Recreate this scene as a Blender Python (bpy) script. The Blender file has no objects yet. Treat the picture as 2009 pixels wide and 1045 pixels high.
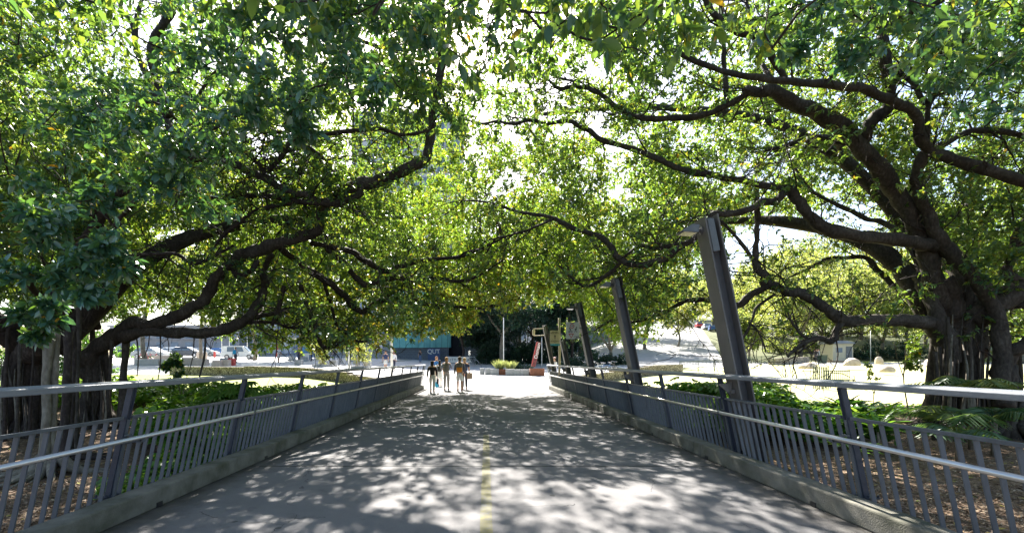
import bpy, bmesh, math, random
import numpy as np
from mathutils import Vector, Matrix, Quaternion

random.seed(7)
RNG = np.random.default_rng(7)
SC = bpy.context.scene
COL = SC.collection
F, CX, CY, EYE = 900.0, 954.0, 708.0, 1.6
R = math.radians

# ------------------------------------------------------------------ helpers
def at(px, py, Y):
    return Vector(((px - CX) / F * Y, Y, EYE + (CY - py) / F * Y))

def tag(o, label=None, cat=None, group=None, kind=None):
    if label: o['label'] = label
    if cat: o['category'] = cat
    if group: o['group'] = group
    if kind: o['kind'] = kind
    return o

def empty(name, loc=(0, 0, 0), rz=0.0, label=None, cat=None, group=None, scale=1.0):
    o = bpy.data.objects.new(name, None)
    COL.objects.link(o)
    o.location = loc
    o.rotation_euler = (0, 0, rz)
    o.scale = (scale,) * 3
    o.empty_display_size = .2
    return tag(o, label, cat, group)

def copy_tree(o, parent=None):
    c = o.copy()
    COL.objects.link(c)
    c.parent = parent
    for ch in list(o.children):
        copy_tree(ch, c)
    return c

def link_mesh(name, me, mat=None, parent=None):
    o = bpy.data.objects.new(name, me)
    COL.objects.link(o)
    if mat is not None and not me.materials:
        me.materials.append(mat)
    if parent is not None:
        o.parent = parent
    return o

class MB:
    def __init__(s):
        s.v, s.f, s.mi = [], [], []
        s.cur = 0
    def add(s, vs, fs):
        b = len(s.v)
        s.v.extend([tuple(q) for q in vs])
        for f in fs:
            s.f.append(tuple(b + i for i in f)); s.mi.append(s.cur)
        return s
    def box(s, c, size, rot=None, taper=1.0):
        hx, hy, hz = size[0] / 2, size[1] / 2, size[2] / 2
        vs = []
        for z in (-hz, hz):
            k = taper if z > 0 else 1.0
            for x, y in ((-hx, -hy), (hx, -hy), (hx, hy), (-hx, hy)):
                p = Vector((x * k, y * k, z))
                if rot is not None: p = rot @ p
                vs.append(p + Vector(c))
        return s.add(vs, [(3, 2, 1, 0), (4, 5, 6, 7), (0, 1, 5, 4), (1, 2, 6, 5), (2, 3, 7, 6), (3, 0, 4, 7)])
    def bar(s, a, b, w, h, up=(0, 0, 1)):
        a, b, up = Vector(a), Vector(b), Vector(up)
        d = (b - a).normalized()
        x = d.cross(up).normalized()
        u = x.cross(d).normalized()
        vs = []
        for p in (a, b):
            for i, j in ((-1, -1), (1, -1), (1, 1), (-1, 1)):
                vs.append(p + x * (i * w / 2) + u * (j * h / 2))
        return s.add(vs, [(3, 2, 1, 0), (4, 5, 6, 7), (0, 1, 5, 4), (1, 2, 6, 5), (2, 3, 7, 6), (3, 0, 4, 7)])
    def tube(s, pts, rad, n=8, cap=True, lump=0.0, seed=0):
        pts = [Vector(p) for p in pts]
        m = len(pts)
        if not hasattr(rad, '__len__'): rad = [rad] * m
        t0 = (pts[1] - pts[0]).normalized()
        ref = Vector((0, 0, 1)) if abs(t0.z) < .9 else Vector((1, 0, 0))
        x = t0.cross(ref).normalized()
        vs = []
        for i in range(m):
            t = (pts[min(i + 1, m - 1)] - pts[max(i - 1, 0)])
            if t.length < 1e-9: t = t0
            t = t.normalized()
            x = (x - t * x.dot(t)).normalized()
            y = t.cross(x)
            for k in range(n):
                a = 2 * math.pi * k / n
                r = rad[i]
                if lump:
                    r *= 1 + lump * (math.sin(3 * a + .9 * i + seed) * .5 + math.sin(2 * a - .53 * i + 2.1 * seed) * .5 + .6 * math.sin(1.37 * i + seed * 3.3))
                vs.append(pts[i] + x * (math.cos(a) * r) + y * (math.sin(a) * r))
        fs = []
        for i in range(m - 1):
            for k in range(n):
                k2 = (k + 1) % n
                fs.append((i * n + k, i * n + k2, (i + 1) * n + k2, (i + 1) * n + k))
        if cap:
            fs.append(tuple(range(n - 1, -1, -1)))
            fs.append(tuple((m - 1) * n + k for k in range(n)))
        return s.add(vs, fs)
    def rbox(s, c, size, r=.02, seg=2, rot=None):
        bm = bmesh.new()
        bmesh.ops.create_cube(bm, size=1.0)
        for v in bm.verts:
            v.co = Vector((v.co.x * size[0], v.co.y * size[1], v.co.z * size[2]))
        bmesh.ops.bevel(bm, geom=bm.edges[:], offset=r, segments=seg, affect='EDGES', profile=.5)
        bm.verts.index_update()
        vs = [((rot @ v.co) if rot is not None else v.co) + Vector(c) for v in bm.verts]
        fs = [[v.index for v in f.verts] for f in bm.faces]
        bm.free()
        return s.add(vs, fs)
    def ball(s, c, rad, nu=12, nv=8, rot=None, noise=0.0, seed=0, flat=None):
        rx, ry, rz = rad if hasattr(rad, '__len__') else (rad,) * 3
        vs = [(0, 0, 1)]
        for i in range(1, nv):
            a = math.pi * i / nv
            for k in range(nu):
                b = 2 * math.pi * k / nu
                vs.append((math.sin(a) * math.cos(b), math.sin(a) * math.sin(b), math.cos(a)))
        vs.append((0, 0, -1))
        out = []
        for q in vs:
            k = 1.0
            if noise:
                k += noise * (math.sin(q[0] * 3.1 + seed) * math.cos(q[1] * 2.7 + seed * 1.7) + .6 * math.sin(q[2] * 4.3 + q[0] * 2.9 + seed * 2.3) + .35 * math.sin(q[1] * 8 + q[2] * 6 + seed))
            p = Vector((q[0] * rx * k, q[1] * ry * k, q[2] * rz * k))
            if flat is not None and p.z < flat: p.z = flat
            if rot is not None: p = rot @ p
            out.append(p + Vector(c))
        fs = []
        for k in range(nu):
            fs.append((0, 1 + k, 1 + (k + 1) % nu))
        for i in range(nv - 2):
            for k in range(nu):
                a, b = 1 + i * nu + k, 1 + i * nu + (k + 1) % nu
                fs.append((a, a + nu, b + nu, b))
        e = len(out) - 1
        for k in range(nu):
            fs.append((e, 1 + (nv - 2) * nu + (k + 1) % nu, 1 + (nv - 2) * nu + k))
        return s.add(out, fs)
    def torus(s, c, R0, r0, axis='X', n=20, m=6):
        vs, fs = [], []
        for i in range(n):
            a = 2 * math.pi * i / n
            for k in range(m):
                b = 2 * math.pi * k / m
                u, w, q = (R0 + r0 * math.cos(b)) * math.cos(a), (R0 + r0 * math.cos(b)) * math.sin(a), r0 * math.sin(b)
                p = (q, u, w) if axis == 'X' else ((u, q, w) if axis == 'Y' else (u, w, q))
                vs.append(Vector(p) + Vector(c))
        for i in range(n):
            for k in range(m):
                fs.append((i * m + k, ((i + 1) % n) * m + k, ((i + 1) % n) * m + (k + 1) % m, i * m + (k + 1) % m))
        return s.add(vs, fs)
    def disc(s, c, r, axis='X', h=.02, n=16):
        c = Vector(c)
        d = {'X': Vector((1, 0, 0)), 'Y': Vector((0, 1, 0)), 'Z': Vector((0, 0, 1))}[axis]
        return s.tube([c - d * h / 2, c + d * h / 2], r, n)
    def prism(s, poly, axis_vec, base=(0, 0, 0)):
        """poly: list of 3D points (planar); extruded along axis_vec"""
        n = len(poly)
        b = Vector(base)
        vs = [Vector(p) + b for p in poly] + [Vector(p) + b + Vector(axis_vec) for p in poly]
        fs = [tuple(range(n - 1, -1, -1)), tuple(range(n, 2 * n))]
        for i in range(n):
            j = (i + 1) % n
            fs.append((i, j, n + j, n + i))
        return s.add(vs, fs)
    def build(s, name, mat, parent=None, smooth=False, loc=None):
        me = bpy.data.meshes.new(name)
        me.from_pydata(s.v, [], s.f)
        mats = mat if isinstance(mat, (list, tuple)) else [mat]
        for m in mats: me.materials.append(m)
        if len(mats) > 1:
            me.polygons.foreach_set('material_index', s.mi)
        bm = bmesh.new(); bm.from_mesh(me)
        bmesh.ops.recalc_face_normals(bm, faces=bm.faces[:])
        bm.to_mesh(me); bm.free()
        if smooth:
            me.polygons.foreach_set('use_smooth', [True] * len(me.polygons))
        me.update()
        o = link_mesh(name, me, None, parent)
        if loc is not None: o.location = loc
        return o

def catmull(pts, sub=5):
    """pts: list of tuples (any dim) -> smooth list"""
    P = np.array(pts, float)
    if len(P) < 3: 
        return [tuple(P[0] + (P[-1] - P[0]) * t) for t in np.linspace(0, 1, sub + 1)]
    out = []
    for i in range(len(P) - 1):
        p0, p1, p2, p3 = P[max(i - 1, 0)], P[i], P[i + 1], P[min(i + 2, len(P) - 1)]
        for k in range(sub):
            t = k / sub
            out.append(tuple(.5 * (2 * p1 + (p2 - p0) * t + (2 * p0 - 5 * p1 + 4 * p2 - p3) * t * t + (3 * p1 - p0 - 3 * p2 + p3) * t ** 3)))
    out.append(tuple(P[-1]))
    return out

class Noise3:
    def __init__(s, seed, scale, n=14):
        r = np.random.default_rng(seed)
        s.k = r.normal(size=(n, 3)) * scale
        s.p = r.uniform(0, 6.28, n)
    def __call__(s, P):
        return np.sin(P @ s.k.T + s.p).mean(axis=1) * 3.0 / math.sqrt(1)

def smooth01(a, b, x):
    t = np.clip((x - a) / (b - a), 0, 1)
    return t * t * (3 - 2 * t)

# ------------------------------------------------------------------ materials
def new_mat(name):
    m = bpy.data.materials.new(name)
    m.use_nodes = True
    nt = m.node_tree
    for n in list(nt.nodes): nt.nodes.remove(n)
    out = nt.nodes.new('ShaderNodeOutputMaterial')
    return m, nt, out

def N(nt, t, **kw):
    n = nt.nodes.new(t)
    for k, v in kw.items():
        if k.startswith('i_'):
            n.inputs[k[2:].replace('_', ' ')].default_value = v
        else:
            setattr(n, k, v)
    return n

def ramp(nt, fac, stops):
    r = nt.nodes.new('ShaderNodeValToRGB')
    e = r.color_ramp.elements
    while len(e) > 1: e.remove(e[-1])
    e[0].position = stops[0][0]; e[0].color = (*stops[0][1], 1)
    for p, c in stops[1:]:
        q = e.new(p); q.color = (*c, 1)
    nt.links.new(fac, r.inputs['Fac'])
    return r.outputs['Color']

def surf(name, c1, c2=None, scale=6.0, rough=.7, metal=0.0, bump=.0, bscale=None, stops=None, detail=6, spec=.5, coord='Object', stretch=None, c3=None):
    """generic mottled procedural surface"""
    m, nt, out = new_mat(name)
    b = N(nt, 'ShaderNodeBsdfPrincipled')
    b.inputs['Roughness'].default_value = rough
    b.inputs['Metallic'].default_value = metal
    b.inputs['Specular IOR Level'].default_value = spec
    tc = N(nt, 'ShaderNodeTexCoord')
    vec = tc.outputs[coord]
    if stretch:
        mp = N(nt, 'ShaderNodeMapping'); mp.inputs['Scale'].default_value = stretch
        nt.links.new(vec, mp.inputs['Vector']); vec = mp.outputs['Vector']
    nz = N(nt, 'ShaderNodeTexNoise'); nz.inputs['Scale'].default_value = scale; nz.inputs['Detail'].default_value = detail; nz.inputs['Roughness'].default_value = .65
    nt.links.new(vec, nz.inputs['Vector'])
    if c2 is None: c2 = tuple(min(1, x * 1.25) for x in c1)
    st = stops or [(.3, c1), (.7, c2)]
    col = ramp(nt, nz.outputs['Fac'], st)
    nt.links.new(col, b.inputs['Base Color'])
    if bump:
        nb = N(nt, 'ShaderNodeTexNoise'); nb.inputs['Scale'].default_value = bscale or scale * 6; nb.inputs['Detail'].default_value = 8
        nt.links.new(vec, nb.inputs['Vector'])
        bp = N(nt, 'ShaderNodeBump'); bp.inputs['Strength'].default_value = bump; bp.inputs['Distance'].default_value = .02
        nt.links.new(nb.outputs['Fac'], bp.inputs['Height'])
        nt.links.new(bp.outputs['Normal'], b.inputs['Normal'])
    nt.links.new(b.outputs['BSDF'], out.inputs['Surface'])
    return m

def leaf_mat(name, stops, tstops, trans=.45, rough=.38, spec=.5):
    m, nt, out = new_mat(name)
    a = N(nt, 'ShaderNodeAttribute'); a.attribute_name = 'tint'
    col = ramp(nt, a.outputs['Fac'], stops)
    tcol = ramp(nt, a.outputs['Fac'], tstops)
    b = N(nt, 'ShaderNodeBsdfPrincipled'); b.inputs['Roughness'].default_value = rough
    b.inputs['Specular IOR Level'].default_value = spec
    t = N(nt, 'ShaderNodeBsdfTranslucent')
    mx = N(nt, 'ShaderNodeMixShader'); mx.inputs['Fac'].default_value = trans
    nt.links.new(col, b.inputs['Base Color']); nt.links.new(tcol, t.inputs['Color'])
    nt.links.new(b.outputs['BSDF'], mx.inputs[1]); nt.links.new(t.outputs['BSDF'], mx.inputs[2])
    nt.links.new(mx.outputs['Shader'], out.inputs['Surface'])
    return m

M = {}
M['fig_leaf'] = leaf_mat('fig_leaf',
    [(0, (.034, .090, .062)), (.35, (.040, .104, .050)), (.6, (.048, .110, .034)), (.9, (.075, .150, .028)), (.965, (.12, .14, .02)), (1, (.45, .22, .02))],
    [(0, (.12, .26, .045)), (.5, (.29, .44, .04)), (.9, (.46, .53, .045)), (.965, (.55, .48, .04)), (1, (.8, .42, .02))], trans=.39, rough=.36, spec=.7)
M['fig_leaf_far'] = leaf_mat('fig_leaf_far',
    [(0, (.045, .105, .025)), (.5, (.070, .135, .022)), (.85, (.10, .14, .022)), (1, (.20, .14, .02))],
    [(0, (.22, .42, .03)), (.5, (.36, .52, .035)), (.85, (.54, .54, .045)), (1, (.7, .42, .05))], trans=.41, rough=.45)
M['fig_leaf_near'] = leaf_mat('fig_leaf_near',  # bluish, lighter fig leaf: skylight and its sheen are painted into the colour
    [(0, (.066, .160, .125)), (.35, (.062, .150, .095)), (.65, (.058, .140, .052)), (.95, (.085, .155, .03)), (1, (.45, .22, .02))],
    [(0, (.10, .25, .05)), (.5, (.22, .42, .04)), (.95, (.40, .52, .045)), (1, (.8, .42, .02))], trans=.28, rough=.27, spec=1.0)
M['pale_leaf'] = leaf_mat('pale_leaf',
    [(0, (.06, .11, .04)), (.5, (.09, .14, .04)), (1, (.14, .16, .045))],
    [(0, (.30, .40, .08)), (.5, (.42, .48, .09)), (1, (.55, .52, .10))], trans=.5, rough=.5)
M['dark_leaf'] = leaf_mat('dark_leaf',
    [(0, (.012, .040, .030)), (.6, (.020, .055, .030)), (1, (.035, .075, .03))],
    [(0, (.03, .09, .04)), (1, (.06, .13, .04))], trans=.25, rough=.45)
M['ground_leaf'] = leaf_mat('ground_leaf',
    [(0, (.028, .095, .016)), (.5, (.060, .160, .025)), (1, (.12, .22, .03))],
    [(0, (.12, .30, .03)), (.5, (.22, .42, .03)), (1, (.36, .5, .05))], trans=.38, rough=.33, spec=.5)
M['palm_leaf'] = leaf_mat('palm_leaf',
    [(0, (.03, .085, .035)), (.6, (.06, .125, .04)), (1, (.25, .22, .05))],
    [(0, (.15, .3, .06)), (.6, (.28, .40, .07)), (1, (.5, .42, .08))], trans=.32, rough=.35)
M['grass_tall'] = leaf_mat('grass_tall', [(0, (.08, .13, .05)), (1, (.17, .19, .07))], [(0, (.3, .38, .1)), (1, (.45, .45, .14))], trans=.4, rough=.5)
M['litter'] = leaf_mat('litter', [(0, (.16, .085, .03)), (.5, (.28, .17, .05)), (.8, (.40, .33, .06)), (1, (.20, .26, .05))], [(0, (.2, .1, .03)), (1, (.4, .35, .06))], trans=.15, rough=.6)
M['mulch_chip'] = leaf_mat('mulch_chip', [(0, (.075, .045, .028)), (.45, (.165, .105, .066)), (.8, (.29, .205, .135)), (1, (.42, .33, .225))], [(0, (.1, .06, .03)), (1, (.3, .2, .1))], trans=.05, rough=.8)

def bark_mat(name, c1, c2, c3):
    m, nt, out = new_mat(name)
    tc = N(nt, 'ShaderNodeTexCoord')
    b = N(nt, 'ShaderNodeBsdfPrincipled'); b.inputs['Roughness'].default_value = .85; b.inputs['Specular IOR Level'].default_value = .25
    n1 = N(nt, 'ShaderNodeTexNoise'); n1.inputs['Scale'].default_value = 1.6; n1.inputs['Detail'].default_value = 9; n1.inputs['Roughness'].default_value = .7
    n2 = N(nt, 'ShaderNodeTexNoise'); n2.inputs['Scale'].default_value = 22; n2.inputs['Detail'].default_value = 6
    mp = N(nt, 'ShaderNodeMapping'); mp.inputs['Scale'].default_value = (1, 1, .45)
    nt.links.new(tc.outputs['Object'], n1.inputs['Vector']); nt.links.new(tc.outputs['Object'], mp.inputs['Vector']); nt.links.new(mp.outputs['Vector'], n2.inputs['Vector'])
    mx = N(nt, 'ShaderNodeMath', operation='MULTIPLY_ADD'); mx.inputs[1].default_value = .55; 
    ad = N(nt, 'ShaderNodeMath', operation='MULTIPLY'); ad.inputs[1].default_value = .45
    nt.links.new(n2.outputs['Fac'], ad.inputs[0]); nt.links.new(n1.outputs['Fac'], mx.inputs[0]); nt.links.new(ad.outputs[0], mx.inputs[2])
    col = ramp(nt, mx.outputs[0], [(.34, c1), (.52, c2), (.68, c3)])
    nt.links.new(col, b.inputs['Base Color'])
    bp = N(nt, 'ShaderNodeBump'); bp.inputs['Strength'].default_value = .7; bp.inputs['Distance'].default_value = .04
    nt.links.new(mx.outputs[0], bp.inputs['Height']); nt.links.new(bp.outputs['Normal'], b.inputs['Normal'])
    nt.links.new(b.outputs['BSDF'], out.inputs['Surface'])
    return m
M['bark'] = bark_mat('fig_bark', (.020, .016, .013), (.058, .047, .039), (.120, .104, .088))
M['bark_pale'] = bark_mat('pale_bark', (.09, .075, .055), (.19, .165, .13), (.30, .27, .22))  # pale bark; on the big figs it also paints sunlit roots
M['bark_dark'] = bark_mat('dark_bark', (.016, .011, .010), (.042, .031, .027), (.10, .08, .07))  # dark bark; on the left trunks it also paints shade

M['picket'] = surf('grey_blue_steel', (.078, .086, .100), (.125, .134, .152), scale=9, rough=.5, bump=.05, bscale=60, stretch=(1, 1, .3))
M['rail_top'] = surf('rail_cap_grey', (.165, .178, .20), (.235, .25, .275), scale=5, rough=.45, bump=.12, bscale=70, stretch=(1, .25, 1))
M['post_dark'] = surf('dark_navy_steel', (.022, .028, .046), (.04, .048, .07), scale=12, rough=.45)
M['stainless'] = surf('stainless_tube', (.50, .48, .45), (.62, .60, .56), scale=30, rough=.32, metal=.9, stretch=(1, .1, 1))
M['lamp_steel'] = surf('lamp_steel', (.10, .090, .085), (.16, .145, .135), scale=4, rough=.55, bump=.06, bscale=40, stretch=(1, 1, .4))
M['lamp_web'] = surf('lamp_web_steel', (.075, .072, .078), (.115, .11, .115), scale=4, rough=.55)
M['grey_box'] = surf('grey_box_paint', (.10, .11, .12), (.14, .15, .16), scale=6, rough=.5)
M['glass_lamp'] = surf('lamp_glass', (.38, .34, .30), (.5, .46, .42), scale=14, rough=.2)
M['kerb'] = surf('kerb_concrete', (.09, .085, .07), scale=2.2, rough=.92, bump=.3, bscale=70, detail=12, stops=[(.30, (.055, .062, .035)), (.44, (.115, .11, .085)), (.56, (.17, .16, .135)), (.72, (.24, .225, .195))])
M['concrete'] = surf('pale_concrete', (.42, .40, .37), (.54, .52, .49), scale=3, rough=.9, bump=.15, bscale=50)
M['grey_block'] = surf('grey_concrete_block', (.27, .28, .29), (.37, .38, .39), scale=3, rough=.9, bump=.15, bscale=50)
M['beige_block'] = surf('beige_block', (.46, .37, .30), (.57, .48, .41), scale=3, rough=.9)
M['gabion'] = None
M['white'] = surf('white_paint', (.72, .72, .71), (.80, .80, .79), scale=4, rough=.5)
M['offwhite'] = surf('offwhite_paint', (.60, .59, .55), (.68, .67, .64), scale=4, rough=.6)
M['tan_board'] = surf('tan_sign_board', (.45, .40, .29), (.53, .48, .36), scale=5, rough=.5)
M['cream_steel'] = surf('cream_steel', (.42, .36, .25), (.52, .46, .34), scale=6, rough=.5)
M['black'] = surf('black_paint', (.012, .012, .014), (.02, .02, .022), scale=5, rough=.5)
M['red'] = surf('red_paint', (.42, .035, .03), (.52, .06, .05), scale=5, rough=.5)
M['signred'] = surf('sign_red', (.45, .05, .045), (.52, .07, .06), scale=5, rough=.5)
M['rust'] = surf('rusty_steel', (.16, .06, .035), (.27, .11, .06), scale=7, rough=.85, bump=.1)
M['redblack'] = surf('domain_red', (.15, .035, .04), (.21, .05, .05), scale=5, rough=.5)
M['teal'] = None
M['bluegrey_wall'] = None
M['navy_panel'] = surf('navy_panel', (.02, .06, .17), (.03, .08, .21), scale=5, rough=.4)
M['blue_panel'] = surf('blue_panel', (.05, .22, .55), (.10, .30, .62), scale=5, rough=.4)
M['cyan_strip'] = surf('cyan_strip', (.02, .27, .45), (.03, .32, .5), scale=5, rough=.4)
M['green_steel'] = surf('dark_green_steel', (.012, .035, .022), (.02, .05, .03), scale=8, rough=.45)
M['boulder'] = surf('sandstone_boulder', (.36, .28, .20), (.62, .53, .43), scale=2.2, rough=.95, bump=.6, bscale=12, detail=10)
M['dark_void'] = surf('dark_recess', (.012, .013, .016), (.02, .021, .025), scale=3, rough=.9)  # near-black, paints the shade inside the wall recess
M['window'] = surf('window_glass', (.10, .14, .20), (.20, .26, .33), scale=.4, rough=.15, spec=.6)
M['facade'] = surf('pale_facade', (.44, .45, .48), (.52, .53, .56), scale=.5, rough=.85)
M['facade_grey'] = surf('grey_facade', (.20, .21, .23), (.27, .28, .30), scale=.6, rough=.85)
M['tyre'] = surf('tyre_rubber', (.012, .012, .012), (.02, .02, .02), rough=.8)
M['rim'] = surf('alloy_rim', (.4, .4, .42), (.5, .5, .52), rough=.3, metal=.8)
M['car_white'] = surf('car_white', (.68, .69, .70), (.74, .75, .76), scale=2, rough=.25)
M['car_silver'] = surf('car_silver', (.34, .36, .38), (.40, .42, .44), scale=2, rough=.25, metal=.3)
M['car_dark'] = surf('car_dark', (.04, .05, .07), (.06, .07, .09), scale=2, rough=.25)
M['car_blue'] = surf('car_blue', (.06, .14, .34), (.08, .17, .4), scale=2, rough=.25)
M['car_red'] = surf('car_red', (.38, .03, .03), (.45, .05, .04), scale=2, rough=.25)
M['lamp_clear'] = surf('headlamp_clear', (.6, .6, .6), (.7, .7, .7), rough=.15)
M['lamp_red'] = surf('tail_lamp_red', (.35, .01, .01), (.45, .02, .02), rough=.2)
M['orange'] = surf('orange_fabric', (.62, .20, .02), (.72, .27, .03), scale=20, rough=.8)
def cloth(name, c): 
    if name not in M:
        M[name] = surf(name, tuple(x * .85 for x in c), tuple(min(1, x * 1.12) for x in c), scale=14, rough=.9, bump=.15, bscale=40)
    return M[name]

def ground_mat(name, kind):
    m, nt, out = new_mat(name)
    tc = N(nt, 'ShaderNodeTexCoord'); V = tc.outputs['Object']
    b = N(nt, 'ShaderNodeBsdfPrincipled'); b.inputs['Roughness'].default_value = .9; b.inputs['Specular IOR Level'].default_value = .3
    L = nt.links.new
    def noise(s, d=6, r=.6):
        n = N(nt, 'ShaderNodeTexNoise'); n.inputs['Scale'].default_value = s; n.inputs['Detail'].default_value = d; n.inputs['Roughness'].default_value = r
        L(V, n.inputs['Vector']); return n.outputs['Fac']
    def mixc(f, a, c, mode='MIX', fac=None):
        x = N(nt, 'ShaderNodeMix', data_type='RGBA', blend_type=mode)
        if f is None: x.inputs['Factor'].default_value = fac
        else: L(f, x.inputs['Factor'])
        for sock, val in ((x.inputs['A'], a), (x.inputs['B'], c)):
            pass
        ins = [i for i in x.inputs if i.type == 'RGBA']
        for i, val in zip(ins, (a, c)):
            if isinstance(val, tuple): i.default_value = (*val, 1)
            else: L(val, i)
        return [o for o in x.outputs if o.type == 'RGBA'][0]
    def math_(op, a, bb=None):
        n = N(nt, 'ShaderNodeMath', operation=op)
        for i, v in enumerate((a, bb)):
            if v is None: continue
            if isinstance(v, (int, float)): n.inputs[i].default_value = v
            else: L(v, n.inputs[i])
        return n.outputs[0]
    bump_h, bs = noise(90, 4), .25
    if kind == 'path':
        big = ramp(nt, noise(.55, 8, .7), [(.3, (.128, .124, .127)), (.7, (.188, .182, .184))])
        fine = ramp(nt, noise(140, 3), [(.25, (.62, .62, .63)), (.75, (1.25, 1.25, 1.22))])
        col = mixc(None, big, fine, 'MULTIPLY', 1.0)
        st = ramp(nt, noise(2.3, 10, .75), [(.32, (.52, .52, .54)), (.46, (1, 1, 1))])
        col = mixc(None, col, st, 'MULTIPLY', .8)
        sp = N(nt, 'ShaderNodeSeparateXYZ'); L(V, sp.inputs[0])
        # transverse slab joints every 4.9 m
        fr = math_('FRACT', math_('DIVIDE', math_('ADD', sp.outputs['Y'], .35), 4.9))
        j = math_('LESS_THAN', math_('ABSOLUTE', math_('SUBTRACT', fr, .5)), .0050)
        col = mixc(j, col, (.035, .035, .035))
        ce = N(nt, 'ShaderNodeTexVoronoi', feature='DISTANCE_TO_EDGE'); ce.inputs['Scale'].default_value = .33
        wv = N(nt, 'ShaderNodeTexNoise'); wv.inputs['Scale'].default_value = 2.2; wv.inputs['Detail'].default_value = 5; L(V, wv.inputs['Vector'])
        av = N(nt, 'ShaderNodeVectorMath', operation='MULTIPLY_ADD'); av.inputs[1].default_value = (.5, .5, .5); L(wv.outputs['Color'], av.inputs[0]); L(V, av.inputs[2])
        L(av.outputs[0], ce.inputs['Vector'])
        ck = math_('MULTIPLY', math_('LESS_THAN', ce.outputs['Distance'], .0016), math_('GREATER_THAN', noise(.55, 3), .56))
        col = mixc(ck, col, (.05, .05, .05))
        ed = math_('ADD', math_('ABSOLUTE', sp.outputs['X']), math_('MULTIPLY', noise(3.5, 8, .7), .9))
        edr = ramp(nt, ed, [(0, (1, 1, 1)), (1, (1, 1, 1))])
        dm = N(nt, 'ShaderNodeMapRange'); dm.inputs['From Min'].default_value = 3.55; dm.inputs['From Max'].default_value = 4.15; L(ed, dm.inputs['Value'])
        col = mixc(dm.outputs['Result'], col, (.055, .05, .042))
        # small dark spots (gum, leaf stains)
        vo = N(nt, 'ShaderNodeTexVoronoi'); vo.inputs['Scale'].default_value = 1.7; vo.inputs['Randomness'].default_value = 1.0
        L(V, vo.inputs['Vector'])
        spot = math_('LESS_THAN', math_('ADD', vo.outputs['Distance'], math_('MULTIPLY', noise(9, 4), .06)), .085)
        col = mixc(spot, col, (.075, .073, .072))
    elif kind == 'mulch':
        vo = N(nt, 'ShaderNodeTexVoronoi'); vo.inputs['Scale'].default_value = 26
        L(V, vo.inputs['Vector'])
        col = ramp(nt, vo.outputs['Color'], [(.1, (.06, .038, .024)), (.45, (.13, .082, .052)), (.75, (.22, .155, .10)), (1, (.33, .25, .165))])
        big = ramp(nt, noise(.5, 5), [(.35, (.75, .72, .7)), (.65, (1.15, 1.12, 1.05))])
        col = mixc(None, col, big, 'MULTIPLY', 1.0)
        bump_h, bs = vo.outputs['Distance'], .8
    elif kind == 'soil':
        col = ramp(nt, noise(3, 8), [(.3, (.05, .07, .025)), (.55, (.09, .10, .04)), (.75, (.15, .13, .07))])
    elif kind == 'lawn':
        col = ramp(nt, noise(40, 5), [(.3, (.16, .19, .045)), (.7, (.26, .28, .075))])
        big = ramp(nt, noise(.25, 5), [(.35, (.85, .95, .85)), (.65, (1.2, 1.12, 1.05))])
        col = mixc(None, col, big, 'MULTIPLY', 1.0)
        bs = .6
    elif kind == 'lawn_dry':
        col = ramp(nt, noise(40, 5), [(.3, (.33, .31, .15)), (.7, (.46, .43, .25))])
        big = ramp(nt, noise(.22, 5), [(.3, (.82, .95, .75)), (.65, (1.12, 1.1, 1.1))])
        col = mixc(None, col, big, 'MULTIPLY', 1.0)
        bs = .6
    elif kind == 'plaza':
        big = ramp(nt, noise(.18, 6), [(.3, (.42, .415, .41)), (.7, (.50, .495, .49))])
        fine = ramp(nt, noise(30, 3), [(.25, (.9, .9, .9)), (.75, (1.06, 1.06, 1.06))])
        col = mixc(None, big, fine, 'MULTIPLY', 1.0)
        br = N(nt, 'ShaderNodeTexBrick'); br.inputs['Scale'].default_value = .35; br.inputs['Mortar Size'].default_value = .008
        br.inputs['Color1'].default_value = (1, 1, 1, 1); br.inputs['Color2'].default_value = (.93, .93, .93, 1); br.inputs['Mortar'].default_value = (.6, .6, .6, 1)
        L(V, br.inputs['Vector'])
        col = mixc(None, col, br.outputs['Color'], 'MULTIPLY', 1.0)
    elif kind == 'road':
        col = ramp(nt, noise(1.2, 8), [(.3, (.30, .295, .29)), (.7, (.38, .375, .37))])
    elif kind == 'yellow':
        # worn paint: breaks up into bare concrete
        n = noise(9, 10, .78); n2 = noise(1.1, 4)
        w = math_('ADD', math_('MULTIPLY', n, .65), math_('MULTIPLY', n2, .35))
        col = ramp(nt, w, [(.41, (.15, .148, .145)), (.50, (.172, .16, .095)), (.66, (.195, .172, .068))])
    elif kind == 'gabion':
        vo = N(nt, 'ShaderNodeTexVoronoi'); vo.inputs['Scale'].default_value = 7.5
        L(V, vo.inputs['Vector'])
        c = ramp(nt, vo.outputs['Color'], [(.1, (.24, .21, .16)), (.5, (.38, .34, .27)), (1, (.52, .47, .39))])
        e = N(nt, 'ShaderNodeTexVoronoi', feature='DISTANCE_TO_EDGE'); e.inputs['Scale'].default_value = 7.5
        L(V, e.inputs['Vector'])
        ed = ramp(nt, e.outputs['Distance'], [(.02, (.18, .17, .15)), (.14, (1, 1, 1))])
        col = mixc(None, c, ed, 'MULTIPLY', 1.0)
        bump_h, bs = e.outputs['Distance'], .9
    elif kind == 'teal':
        sp = N(nt, 'ShaderNodeSeparateXYZ'); L(V, sp.inputs[0])
        fr = math_('FRACT', math_('MULTIPLY', sp.outputs['X'], 1.15))
        j = math_('LESS_THAN', fr, .06)
        base = ramp(nt, noise(1.3, 6), [(.3, (.16, .46, .46)), (.7, (.26, .60, .58))])
        mp = N(nt, 'ShaderNodeMapping'); mp.inputs['Scale'].default_value = (1.15, .01, .22); L(V, mp.inputs['Vector'])
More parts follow.
